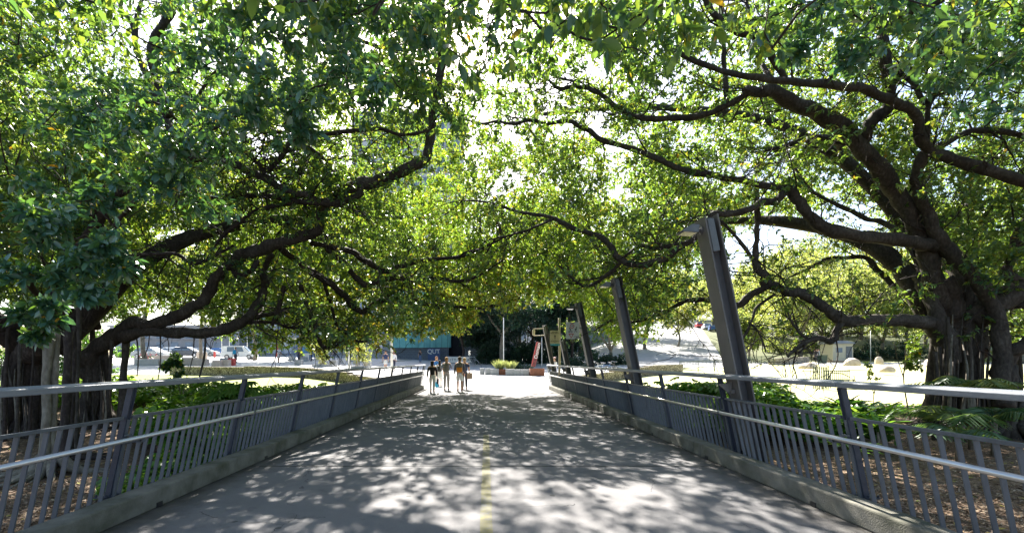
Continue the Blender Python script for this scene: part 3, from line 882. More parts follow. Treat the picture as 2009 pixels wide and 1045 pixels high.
LIMBS_L = [
 [(165,735,12.6,26),(178,700,12.5,20),(205,672,12.4,18),(238,655,12.3,17),(265,633,12.2,14),(290,636,12.1,14),(332,629,12.0,13.5),(370,608,11.9,13),(400,588,11.8,12.5),(420,555,11.8,12),(444,521,11.7,12.5),(474,504,11.6,14),(510,490,11.5,14),(551,477,11.4,13),(601,461,11.3,11.5),(628,441,11.2,10),(634,407,11.1,9),(655,388,11.1,10),(695,364,11.1,13),(735,356,11.1,13.5),(785,340,11.1,12.5),(829,316,11.1,11.5),(842,288,11.1,10),(847,245,11,9),(850,201,10.9,9),(862,134,10.8,9.5),(866,60,10.7,9),(869,-20,10.6,8),(872,-140,10.5,6)],
 [(238,662,12.2,14),(298,650,12.1,12),(362,655,12.0,11.5),(426,649,12.0,12.5),(468,635,12.0,12),(498,612,12.0,11),(512,588,12.1,10),(522,560,12.2,9),(516,530,12.2,7),(535,498,12.2,6)],
 [(270,337,9.9,6),(345,306,10.2,9),(400,313,10.4,9),(457,320,10.5,8.5),(490,337,10.6,8),(534,357,10.7,8),(561,374,10.7,7.5),(600,380,10.8,7),(618,392,10.8,8),(645,398,10.8,9),(680,393,10.9,8),(704,380,11,7),(712,360,11,4)],
 [(345,396,11.2,3),(400,392,11.2,5),(437,385,11.2,5.5),(500,383,11.1,6),(541,387,11,6),(588,395,10.9,6.5),(625,398,10.8,7)],
 [(400,500,11.2,2),(437,464,11.1,4),(467,437,11,4.5),(500,414,11,4.5),(551,402,10.9,5),(592,396,10.9,5)],
 [(540,480,11.6,7),(570,500,12,7),(608,531,12.6,8),(648,555,13.2,8),(678,585,13.8,7.5),(711,611,14.4,6.5),(748,590,15,6),(802,593,15.6,5),(852,600,16.2,5),(899,603,16.6,4.5),(930,604,17,4),(975,598,17.4,3),(1020,584,17.8,2)],
 [(748,589,15,4),(780,568,15.2,3.5),(800,552,15.3,3),(830,520,15.6,2)],
 [(640,490,12,5),(675,514,12.6,6),(691,538,13,6.5),(718,558,13.4,6.5),(752,548,13.8,6),(785,545,14.2,5.5),(812,554,14.5,5),(845,546,14.8,4.5),(899,551,15.2,4),(940,540,15.6,3),(985,510,16,2)],
 [(610,478,11.8,6),(650,486,12.2,6),(691,494,12.6,6.5),(718,514,13,7),(755,531,13.4,6.5),(788,521,13.8,6),(829,511,14.2,5),(899,503,14.8,4),(940,490,15.2,3),(990,465,15.8,2)],
 [(634,545,13,4),(640,570,13.4,4),(648,595,13.8,4),(658,631,14.2,3.5),(672,646,14.4,3),(700,668,14.8,3),(728,667,15,2)],
 [(590,560,13,5),(602,600,13.4,5),(617,638,13.8,5),(623,663,14,5),(636,681,14.2,4.5),(655,680,14.4,3.5),(669,667,14.6,2.5)],
 [(470,632,12.1,6),(512,631,12.6,4),(545,634,13,3.5),(568,642,13.4,3),(602,640,13.8,2.5),(640,634,14.2,1.5)],
 [(150,530,10.4,4),(191,514,10.6,5),(241,504,10.8,5),(301,498,11,4.5),(350,500,11.2,4),(376,518,11.3,4),(402,511,11.4,3.5),(459,481,11.5,3)],
 [(478,632,12,4),(500,622,12.4,5),(540,612,12.8,4.5),(560,605,13,3)],
 [(460,520,11.7,8),(462,535,11.5,7),(470,542,11.4,6),(495,530,11.4,5.5),(505,512,11.5,5)],
 # upper tangle
 [(587,255,10.4,4),(640,262,10.3,5),(681,258,10.3,5),(715,254,10.3,4.5),(748,253,10.4,4),(778,263,10.5,4),(815,262,10.6,3.5),(845,255,10.8,3)],
 [(590,200,10,3),(584,230,10.2,4),(580,255,10.4,5),(565,285,10.5,5),(548,312,10.6,5),(527,338,10.6,5)],
 [(581,255,10.4,4),(548,259,10.4,4),(514,250,10.4,3.5),(481,245,10.4,3)],
 [(440,275,10.4,4),(484,301,10.5,4.5),(505,322,10.6,4),(524,348,10.7,4)],
 [(530,330,10.6,3),(560,300,10.9,4),(598,290,11,5),(620,300,11,5),(645,322,11.1,4)],
 [(582,262,10.4,3),(595,285,10.5,3.5),(610,302,10.6,3.5),(640,314,10.7,3)],
 [(590,72,9.6,4),(618,60,9.6,6),(645,42,9.5,6),(661,30,9.5,6),(688,0,9.4,5),(730,-60,9.2,4)],
 [(590,-20,9.6,4),(612,20,9.6,4.5),(631,47,9.6,5),(660,62,9.8,5),(691,74,10,5),(735,90,10.2,4),(780,100,10.5,3)],
 [(700,105,10.3,3),(735,114,10.3,5),(768,124,10.4,5),(795,140,10.6,4),(830,175,10.8,3)],
 [(856,180,10.9,6),(872,110,10.8,6),(886,50,10.7,5),(896,5,10.6,4)],
 [(555,400,11,2),(630,405,11.1,2.5),(560,560,12.2,5),(545,610,12.3,5)][2:] + [(535,640,12.3,4)],
 # rising from the left trunks
 [(60,700,11.3,26),(85,640,11,20),(110,560,10.5,15),(165,480,10,12),(220,390,9.7,10),(270,335,9.9,8),(345,306,10.2,8)],
 [(85,650,11.2,14),(45,628,10.8,10),(0,645,10.4,9),(-80,650,10,9)],
 [(70,660,11.2,14),(130,610,10.6,11),(170,540,10,8),(210,470,9.4,6),(260,400,8.6,5),(320,330,7.6,4),(360,250,6.6,3.5),(400,170,5.8,3),(460,100,5.4,2.5)],
 [(110,610,10.6,8),(60,560,9,6),(90,530,7.5,5),(120,520,6,4),(150,500,5.2,3)],
 [(300,300,7.2,3),(400,260,6.4,3.5),(480,220,5.8,3.5),(560,190,5.4,3),(640,165,5.2,2.5)],
 [(360,250,6.6,3),(300,200,6,3),(230,230,5.8,2.5),(180,240,5.7,2)],
]
LIMBS_L += [
 [(190,640,12.6,9),(165,540,13.6,8),(130,440,14.6,8),(105,388,15,8),(75,368,15.4,8),(60,318,15.8,7.5),(50,217,16,7),(38,140,16,6),(28,60,16,5),(20,-40,16,4)],
 [(105,388,15,6),(92,330,15.2,6),(80,270,15.4,5.5),(62,200,15.6,4)],
 [(350,300,11.4,8),(322,220,12.2,8),(285,140,13,7),(266,92,13.4,6.5),(258,47,13.6,6),(236,5,13.8,5),(222,-40,13.9,4)],
 [(266,80,13.5,5),(268,40,13.5,5),(278,0,13.5,4),(285,-50,13.5,3)],
 [(330,230,11.6,9),(298,120,11.4,9),(300,85,11.4,9),(322,52,11.3,9),(334,18,11.2,9),(325,-20,11.2,8),(318,-90,11.2,6)],
 [(20,300,12,4),(8,255,12,4),(-10,200,12,4)],
]
LIMB_W = {'R': [limb_pts([(a, b, c, d * .88) for a, b, c, d in s], seed=i) for i, s in enumerate(LIMBS_R)], 'L': [limb_pts(s, seed=100 + i) for i, s in enumerate(LIMBS_L)]}
# overhead limbs beyond the top of the frame that carry the foliage casting shade on the deck
def world_limb(pts, seed):
    Q = np.array(catmull(pts, 6)); return Q[:, :3], Q[:, 3]
LIMB_W['L'].append(world_limb([(-11.4, 11.5, 1.9, .3), (-12.8, 9.2, 4.6, .24), (-11.2, 7, 6.8, .18), (-7, 5.6, 8.2, .13), (-3, 5.2, 9, .09), (0, 5.0, 9.4, .05)], 1))
LIMB_W['L'].append(world_limb([(-11.4, 11.7, 1.9, .3), (-10.6, 12.4, 5.5, .20), (-8.2, 13.5, 8.5, .14), (-4, 14, 9.8, .10), (-1, 14.5, 10.2, .06)], 2))
LIMB_W['R'].append(world_limb([(11.9, 11.3, 2.6, .3), (14.2, 10, 5.0, .24), (12.2, 7.6, 7.2, .18), (7, 5.6, 8.4, .13), (3, 4.6, 8.8, .08), (1, 4.2, 9, .05)], 3))
LIMB_W['R'].append(world_limb([(11.9, 11.9, 2.6, .3), (11.4, 12.6, 5.5, .20), (9, 13.6, 8.5, .14), (5, 14.8, 9.8, .10), (2, 16, 10.2, .06)], 4))
LIMB_W['L'].append(world_limb([(-11.2, 11.9, 1.9, .3), (-9.2, 12.8, 4.6, .22), (-7, 15, 6.2, .16), (-5, 18, 6.6, .11), (-2.5, 21, 6.4, .07), (-.5, 23.5, 5.6, .04)], 5))
LIMB_W['R'].append(world_limb([(11.9, 12.1, 2.6, .3), (10.8, 12.8, 4.8, .22), (9, 15, 6.2, .15), (6, 18, 6.6, .10), (3.5, 20.5, 6.2, .06), (1.5, 22.5, 5.4, .04)], 6))

fig_L = empty('fig_tree', (-11.3, 11.6, -.2), 0, 'spreading fig with many hanging roots and several trunks at the left railing', 'tree')
fig_R = empty('fig_tree', (12.1, 11.5, -.15), 0, 'spreading fig with one broad fluted trunk behind the palm fronds', 'tree')
ROOTS = {'L': fig_L, 'R': fig_R}
def loc_of(o): return np.array(o.location)

for side in 'LR':
    root = ROOTS[side]; o0 = loc_of(root)
    for i, (P, r) in enumerate(LIMB_W[side]):
        m = MB()
        m.tube([tuple(p) for p in (P - o0)], list(r), 10 if r.max() > .08 else 7, lump=.13, seed=i * 1.7)
        m.build('limb', M['bark_dark'] if (side == 'L' and i > 2) else M['bark'], root, smooth=True)

def fluted_trunk(root, cx, cy, z0, ztop, r0, r1, nstr, seed, name='trunk', flare=1.5, lean=(0, 0), mat='bark'):
    rng = np.random.default_rng(seed)
    o0 = loc_of(root)
    m = MB()
    def ctr(z): 
        t = (z - z0) / (ztop - z0)
        return np.array([cx + lean[0] * t, cy + lean[1] * t, z])
    zs = np.linspace(z0 - .15, ztop, 9)
    m.tube([tuple(ctr(z) - o0) for z in zs], [r0 * .86 + (r1 * .9 - r0 * .86) * smooth01(z0, ztop, z) for z in zs], 16, lump=.10, seed=seed)
    for k in range(nstr):
        a = 2 * math.pi * (k + rng.uniform(-.3, .3)) / nstr
        rs = rng.uniform(.035, .16) * (r0 / .6) ** .6
        zt = z0 + (ztop - z0) * rng.uniform(.7, 1.08)
        tw = rng.uniform(-.45, .45)
        pts, rad = [], []
        for t in np.linspace(0, 1, 9):
            z = z0 - .15 + (zt - z0 + .15) * t
            rr = (r0 * (1 + (flare - 1) * (1 - t) ** 4)) * (1 - t) + r1 * .95 * t
            aa = a + tw * t
            c = ctr(z)
            pts.append(tuple(np.array([c[0] + math.cos(aa) * rr, c[1] + math.sin(aa) * rr, z]) + rng.normal(size=3) * .02 - o0))
            rad.append(rs * (1.25 - .5 * t) * (1 + .3 * (1 - t) ** 4))
        m.tube(pts, rad, 7, lump=.16, seed=k * 2.3 + seed)
    return m.build(name, M[mat], root, smooth=True)
gz = lambda x, y: H(x, y)
# right trunk: a broad bundle with a second stem on its right
fluted_trunk(fig_R, 11.95, 11.7, gz(11.9, 11.7), 3.3, .45, .37, 24, 3, flare=1.35, lean=(-.05, -.1))
fluted_trunk(fig_R, 12.35, 10.85, gz(12.3, 10.8), 1.5, .24, .20, 10, 5, flare=1.5, lean=(-.05, 0))
# broad stems continuing from the bundle
for sp in ([(1880,700,11.6,22),(1872,640,11.5,22),(1862,590,11.4,22),(1850,550,11.3,20)], [(1912,690,11.9,24),(1910,630,12.1,22),(1914,590,12.2,18),(1905,550,12.5,14)], [(1865,705,11.3,20),(1850,660,11.1,20),(1830,600,11.2,14),(1812,565,11.6,12),(1800,540,12,10)]):
    P, r = limb_pts(sp, seed=9)
    m = MB(); m.tube([tuple(p) for p in P - loc_of(fig_R)], list(r), 12, lump=.1, seed=4); m.build('limb', M['bark'], fig_R, smooth=True)
# left trunks; dark bark on the first two paints the shade around the lit roots
fluted_trunk(fig_L, -11.7, 11.6, gz(-11.7, 11.6), 2.3, .42, .36, 18, 11, flare=1.5, lean=(.2, 0), mat='bark_dark')
fluted_trunk(fig_L, -13.2, 11.2, gz(-13.2, 11.2), 2.4, .27, .22, 13, 12, flare=1.5, mat='bark_dark')
fluted_trunk(fig_L, -10.75, 12.6, gz(-10.7, 12.6), 1.85, .27, .22, 13, 13, flare=1.7, lean=(.12, 0))

def surface_roots(side, cx, cy, n, r0, reach, seed, mat):
    root = ROOTS[side]; rg_ = np.random.default_rng(seed)
    for k in range(n):
        a = 2 * math.pi * (k + rg_.uniform(-.35, .35)) / n; Ln = reach * rg_.uniform(.5, 1.15); pts, rad = [], []
        rr = rg_.uniform(.045, .10)
        for t in np.linspace(0, 1, 9):
            d = r0 + Ln * t; aa = a + .35 * math.sin(t * 4 + k) * t
            x_, y_ = cx + math.cos(aa) * d, cy + math.sin(aa) * d
            pts.append(np.array([x_, y_, H(x_, y_) + .30 * (1 - t) ** 5 + rr * (.35 - .9 * t)]) - loc_of(root)); rad.append(rr * (1.15 - .8 * t))
        m = MB(); m.tube([tuple(p) for p in pts], rad, 7, lump=.15, seed=k); m.build('surface_root', M[mat], root, smooth=True)
surface_roots('R', 11.95, 11.7, 13, .45, 2.0, 1, 'bark')
surface_roots('R', 12.35, 10.85, 7, .25, 1.3, 2, 'bark')
surface_roots('L', -11.7, 11.6, 11, .42, 2.2, 3, 'bark')
surface_roots('L', -10.75, 12.6, 8, .28, 1.4, 4, 'bark')
surface_roots('L', -7.25, 7.65, 8, .1, 1.0, 5, 'bark_pale')
def aerial_root(side, spec, lump=.12, n=6, seed=0, mat=None):
    root = ROOTS[side]
    P, r = limb_pts(spec, sub=4, wig=.006, seed=seed)
    m = MB(); m.tube([tuple(p) for p in P - loc_of(root)], list(r), n, lump=lump, seed=seed)
    m.build('aerial_root', mat or M['bark'], root, smooth=True)
def gpy(px, Y):  # pixel row of the ground at depth Y
    x = (px - CX) / F * Y
    return CY - (H(x, Y) - EYE) / Y * F
for i, (px, Y, top, r, mt) in enumerate([(91, 7.6, 655, 9.5, 'bark_pale'), (106, 7.7, 650, 7.5, 'bark_pale'), (131, 8.6, 650, 9, 'bark_dark'), (143, 8.9, 640, 4, 'bark_dark'), (152, 9.6, 560, 5, 'bark'),  # pale pair painted as lit, dark neighbours as shaded
                                        (243, 12.4, 645, 8, 'bark'), (214, 12.2, 665, 3.6, 'bark'), (12, 10.4, 640, 4, 'bark_dark'), (62, 10.2, 650, 2.5, 'bark_dark'), (36, 9.9, 660, 3.5, 'bark'), (180, 13.4, 560, 5, 'bark')]):
    g = gpy(px, Y)
    aerial_root('L', [(px + 4, top, Y, r * 1.1), (px + 2, top + (g - top) * .3, Y, r * .9), (px - 1, top + (g - top) * .65, Y, r), (px - 3, g - 8, Y, r * 1.25), (px - 6, g + 6, Y, r * 2.0)], seed=i, mat=M[mt], n=9)
    if r > 6:
        for k in range(4):
            a = random.uniform(0, 6.28); X, Yb = (px - 3 - CX) / F * Y, Y
            pts = [(X + math.cos(a) * q, Yb + math.sin(a) * q, H(X, Yb) + .09 * (1 - q / .9)) for q in (.05, .3, .6, .95)]
            m = MB(); m.tube([tuple(np.array(p) - loc_of(fig_L)) for p in pts], [.05, .04, .03, .012], 6, lump=.15, seed=k); m.build('surface_root', M[mt], fig_L, smooth=True)
for i, (x1, y1, x2, y2, Y, r) in enumerate([(268, 660, 269, 738, 12.2, 1.3), (315, 658, 309, 749, 12.1, 1.3), (381, 660, 371, 729, 12.0, 1.1), (404, 660, 389, 752, 11.9, 2.2), (293, 655, 283, 700, 12.2, 1.0), (330, 690, 326, 655, 12.1, .9)]):
    aerial_root('L', [(x1, y1, Y, r * 1.2), ((x1 + x2) / 2 + 3, (y1 + y2) / 2, Y, r), (x2, y2, Y, r * .8)], seed=40 + i, n=5)
for i, (px, Y, top, r) in enumerate([(1835, 10.6, 690, 4), (1842, 10.9, 680, 3), (1990, 11.6, 700, 5), (2000, 11.2, 690, 4), (1978, 11.8, 700, 4), (1902, 10.5, 650, 3), (1858, 10.7, 620, 3.5)]):
    g = gpy(px, Y)
    aerial_root('R', [(px, top, Y, r * 1.2), (px + 3, top + (g - top) * .4, Y, r * .9), (px - 2, top + (g - top) * .7, Y, r), (px - 1, g + 5, Y, r * 1.4)], seed=60 + i, n=7)

rs_ = np.random.default_rng(99)
for k in range(15):
    px_ = 1838 + 118 * (k + rs_.uniform(-.3, .3)) / 14; Y_ = 11.0 - .35 * math.sin(math.pi * (px_ - 1838) / 118) + rs_.uniform(-.1, .1)
    top = rs_.uniform(575, 690); g = gpy(px_, Y_); r_ = rs_.uniform(1.6, 4.2); d1, d2 = rs_.normal() * 5, rs_.normal() * 6
    aerial_root('R', [(px_ + d1 * 1.2, top, Y_ + .6, r_ * .3), (px_ + d2, top + (g - top) * .35, Y_, r_ * .8), (px_ - d1 * .4, top + (g - top) * .7, Y_ - .05, r_), (px_ - d2 * .8, g + 6, Y_ - .2, r_ * 1.6)], seed=200 + k, n=7, mat=M['bark_pale' if k % 3 == 0 else 'bark'])  # pale strands paint lit streaks on the trunk
for k in range(14):
    px_ = -5 + 90 * (k + rs_.uniform(-.3, .3)) / 13 if k < 9 else 165 + 40 * (k - 9 + rs_.uniform(-.3, .3)) / 4; Y_ = 10.9 if k < 9 else 12.2
    top = rs_.uniform(650, 720); g = gpy(px_, Y_); r_ = rs_.uniform(1.2, 3.0); d1, d2 = rs_.normal() * 5, rs_.normal() * 6
    aerial_root('L', [(px_ + d1, top, Y_ + .5, r_ * .3), (px_ + d2, top + (g - top) * .4, Y_, r_ * .8), (px_ - d1, top + (g - top) * .7, Y_ - .05, r_), (px_ - d2, g + 5, Y_ - .15, r_ * 1.6)], seed=300 + k, n=6, mat=M['bark_pale' if k % 4 == 1 else 'bark'])  # pale ones stand in for streaks of light on the left trunks

# ------------------------------------------------------------------ canopy of the two figs
bump_n = Noise3(21, .75); fine_n = Noise3(22, 1.7); edge_n = Noise3(23, .5)
BX = np.array([-200, 0, 150, 250, 300, 480, 540, 580, 640, 700, 760, 800, 860, 920, 945, 1000, 1090, 1150, 1200, 1240, 1290, 1340, 1420, 1500, 1600, 1700, 1790, 1830, 1900, 2009, 2300], float)
BY = np.array([ 640, 600, 640, 640, 610, 690, 705, 690, 700, 690, 690, 668, 672, 655, 622, 612, 598, 612, 670, 690, 650, 600, 470, 440, 420, 410, 470, 560, 600, 690, 690], float)
NXP = np.array([-300, 0, 250, 420, 560, 800, 880, 960, 1100, 1300, 1400, 1550, 1700, 1850, 2009, 2300], float)
NYP = np.array([ 470, 430, 380, 250, 225, 160, 230, 170, 150, 120, 60, 60, 60, 120, 220, 300], float)
GAPS = [(305, 35, 45, .0), (240, 70, 40, .2), (335, 470, 42, .05), (375, 480, 30, .1), (575, 275, 45, .35), (520, 285, 35, .4), (690, 235, 32, .3), (700, 300, 30, .4), (745, 65, 28, .5), (985, 160, 28, .2), (930, 40, 22, .2), (1100, 180, 25, .5),
        (1010, 225, 28, .2), (955, 275, 22, .3), (1110, 262, 18, .4), (1445, 110, 18, .3), (1425, 500, 34, .1), (1370, 520, 28, .2), (1500, 480, 36, .15), (1560, 480, 30, .3), (1470, 330, 30, .4), (1420, 345, 26, .5), (1200, 400, 34, .6), (1225, 330, 30, .6),
        (1620, 350, 30, .4), (1870, 360, 32, .3), (1920, 400, 36, .2), (1880, 560, 26, .4), (1700, 450, 40, .4), (1170, 520, 30, .5), (30, 330, 36, .4), (70, 430, 24, .3), (20, 250, 40, .5), (150, 110, 22, .4), (640, 560, 20, .4), (855, 340, 20, .4)]
rng = np.random.default_rng(5)
NC = 62000
C = np.stack([rng.uniform(-25, 25, NC), rng.uniform(3.2, 35, NC), rng.uniform(1.8, 12.6, NC)], 1)
px = CX + F * C[:, 0] / C[:, 1]; py = CY - F * (C[:, 2] - EYE) / C[:, 1]
D = np.ones(NC)
nb = bump_n(C); nf = fine_n(C); ne = edge_n(C)
# sun-side edge of the canopy: open sky beyond, so the plaza lies in the sun
Ls = np.interp(C[:, 0], [-25, -14, -7, 3.5, 6, 10, 25], [18, 19, 21.5, 21.0, 18.5, 15.5, 15.5])
D *= (C[:, 1] - 1.11 * C[:, 2] < Ls + .8 * nf)
D *= C[:, 2] < 11.4 + .7 * ne - .004 * C[:, 0] ** 2
near = C[:, 1] < 10.3 + .5 * nf
limn = np.interp(px, NXP, NYP) + 35 * nf
D *= np.where(near, (py < limn), 1)
D *= np.where(near & (px > 1350) & (py > -60), .6, 1)
D *= np.where(near & (C[:, 1] < 6.5), (py < 40) * .9, 1)
limf = np.interp(px, BX, BY) + 14 * nf
D *= np.where(~near, py + .42 * F / C[:, 1] < limf, 1)
D *= np.where(~near & (px > 230) & (px < 560) & (py > 560) & (C[:, 1] < 14.5), .12, 1)
D *= np.where(~near & (px > 500) & (px < 1000) & (py > 430) & (C[:, 1] < 14), .25, 1)
D *= np.where(~near & (px > 1390) & (px < 1830) & (py > 330), .7, 1)
D *= np.where(~near & (px > 1300) & (px < 1900) & (C[:, 1] < 12.5) & (py > 120), .6, 1)
D *= np.where(py < -60, .2, 1)
D *= np.where(np.abs(C[:, 0]) < 8.5, np.interp(C[:, 2], [6.0, 7.6], [1, .62]), 1)
D *= np.where((np.abs(C[:, 0] + .5) < 6.5) & (C[:, 1] > 13), np.interp(C[:, 2], [4.6, 6.4], [1, .86]), 1)
D *= np.where((np.abs(C[:, 0]) < 6.5) & (C[:, 1] > 11.0), .95, 1)
D *= .05 + .95 * smooth01(-.52, -.12, nb + .5 * nf)
for gx, gy, gr, gf in GAPS:
    d2 = ((px - gx) ** 2 + (py - gy) ** 2) / (gr * 1.15) ** 2
    D *= 1 - (1 - gf) * np.exp(-d2 ** 2)
vis = (px > -500) & (px < 2500)
D *= np.where(vis, 1, .35)
keep = rng.random(NC) < D * .84
C, px, py = C[keep], px[keep], py[keep]
# thinner image-space density far away where many clumps stack up
keep = rng.random(len(C)) < np.interp(C[:, 1], [4, 14, 20, 30], [1, 1, .85, .75])
C, px, py = C[keep], px[keep], py[keep]
rb = np.random.default_rng(8)
Cb = np.stack([rb.uniform(1, 16, 260), rb.uniform(-9, 3.2, 260), rb.uniform(6, 11, 260)], 1)  # unseen clumps behind the camera, added to dim the skylight
C = np.concatenate([C, Cb[bump_n(Cb) > -.3]])
rf_ = np.random.default_rng(44)
fx, fy, fY = rf_.uniform(955, 1180, 40), rf_.uniform(120, 345, 40), rf_.uniform(14, 20, 40)
Cf = np.stack([(fx - CX) / F * fY, fY, EYE + (CY - fy) / F * fY], 1)
C = np.concatenate([C, Cf[Cf[:, 2] < 10.8]])
print('canopy clumps', len(C))

# near masses of large leaves
NEAR = [(330,170,5.1,.42),(430,120,5.2,.42),(520,160,4.9,.42),(600,190,4.9,.40),(680,150,5.2,.40),(480,60,5.4,.45),(255,250,5.2,.36),(185,215,5.7,.40),(690,85,5.4,.36),(560,80,5.3,.42),(400,215,4.9,.40),(330,285,5.0,.36),
        (130,310,5.7,.36),(620,15,5.7,.42),(300,345,5.4,.32),(420,290,5.4,.34),(250,170,5.8,.34),(400,20,5.8,.42),(500,235,5.0,.30),(590,250,5.0,.26),(210,290,5.4,.34),(740,190,5.3,.24),(380,390,5.7,.30),(360,340,5.5,.3),(160,250,5.7,.32),(340,100,5.6,.34),(760,30,5.5,.36),(830,60,5.6,.26),
        (85,455,4.7,.22),(150,505,4.6,.26),(205,455,4.7,.20),(110,560,4.8,.24),(175,575,4.8,.22),(60,535,4.9,.18),(40,615,5.0,.16),(100,625,5.0,.18),(225,520,4.9,.18),(130,440,4.8,.24),(120,390,5.2,.24),(200,395,5.4,.22),(70,660,5.2,.1),
        (1720,30,5.2,.40),(1800,80,5.4,.40),(1900,40,5.6,.45),(1985,110,5.8,.42),(1600,20,5.5,.34),(1660,90,5.3,.26),(1960,220,6.2,.34),(1560,100,5.4,.2),(1850,150,5.8,.3),(2000,20,5.6,.4)]
HANG = [(1075,60,3.6,.17),(1115,25,3.4,.16),(1010,85,4.2,.18),(960,55,4.3,.18),(900,140,4.2,.15),(880,95,4.1,.13),(940,150,4.4,.13),(1195,85,3.2,.11),(1290,15,3.1,.12),(1340,70,3.1,.13),(1500,65,4.6,.18),(1515,95,4.6,.12),(1180,10,3.3,.15),(1425,30,3.4,.12),(1250,30,3.4,.13),(1030,20,4.0,.2),(870,30,4.4,.2)]
side_of = lambda Cc: np.where(Cc[:, 0] < .3 + .8 * np.sin(Cc[:, 1] * .7) + .02 * (Cc[:, 1] - 12), 'L', 'R')
def pxc(lst):
    return np.array([tuple(at(a, b, c)) for a, b, c, _ in lst]), np.array([q[3] for q in lst])
NEc, NEr = pxc(NEAR); HAc, HAr = pxc(HANG)
_rn = np.random.default_rng(12)
_q = [(NEc + _rn.normal(size=NEc.shape) * NEr[:, None] * .42 * (k > 0), NEr * _rn.uniform(.5, .85, len(NEr))) for k in range(3)]
NEc, NEr = np.concatenate([a for a, b in _q]), np.concatenate([b for a, b in _q])
S_can = side_of(C); S_ne = np.where(NEc[:, 0] < 0, 'L', 'R'); S_ha = np.where(HAc[:, 0] < -.6, 'L', 'R')

def grow(nodes, targets, rng, rmin=.0055):
    """connect every clump centre to the nearest wood, nearest first; returns tubes"""
    nodes = np.asarray(nodes)
    cap = len(nodes) + len(targets) * 7
    buf = np.empty((cap, 3)); buf[:len(nodes)] = nodes; cnt = len(nodes)
    # order by distance to the limbs
    d0 = np.empty(len(targets))
    for i in range(0, len(targets), 400):
        d0[i:i + 400] = ((targets[i:i + 400, None] - nodes[None]) ** 2).sum(-1).min(1)
    tubes = []
    for i in np.argsort(d0):
        T = targets[i]
        dv = buf[:cnt] - T
        j = int((dv * dv).sum(1).argmin())
        S = buf[j]; L = float(np.linalg.norm(T - S))
        if L < .05: continue
        t = np.linspace(0, 1, 6)[:, None]
        sag = rng.normal(size=3) * L * .16; sag[2] += L * .10
        sag2 = rng.normal(size=3) * L * .06
        P = S + (T - S) * t + sag * (4 * t * (1 - t)) + sag2 * np.sin(t * 6.283)
        r0 = rmin + .0105 * min(L, 3.0)
        if T[1] < 7.5: r0 = min(r0, .014)
        tubes.append((P, np.linspace(r0, rmin, 6)))
        buf[cnt:cnt + 5] = P[1:]; cnt += 5
    return tubes

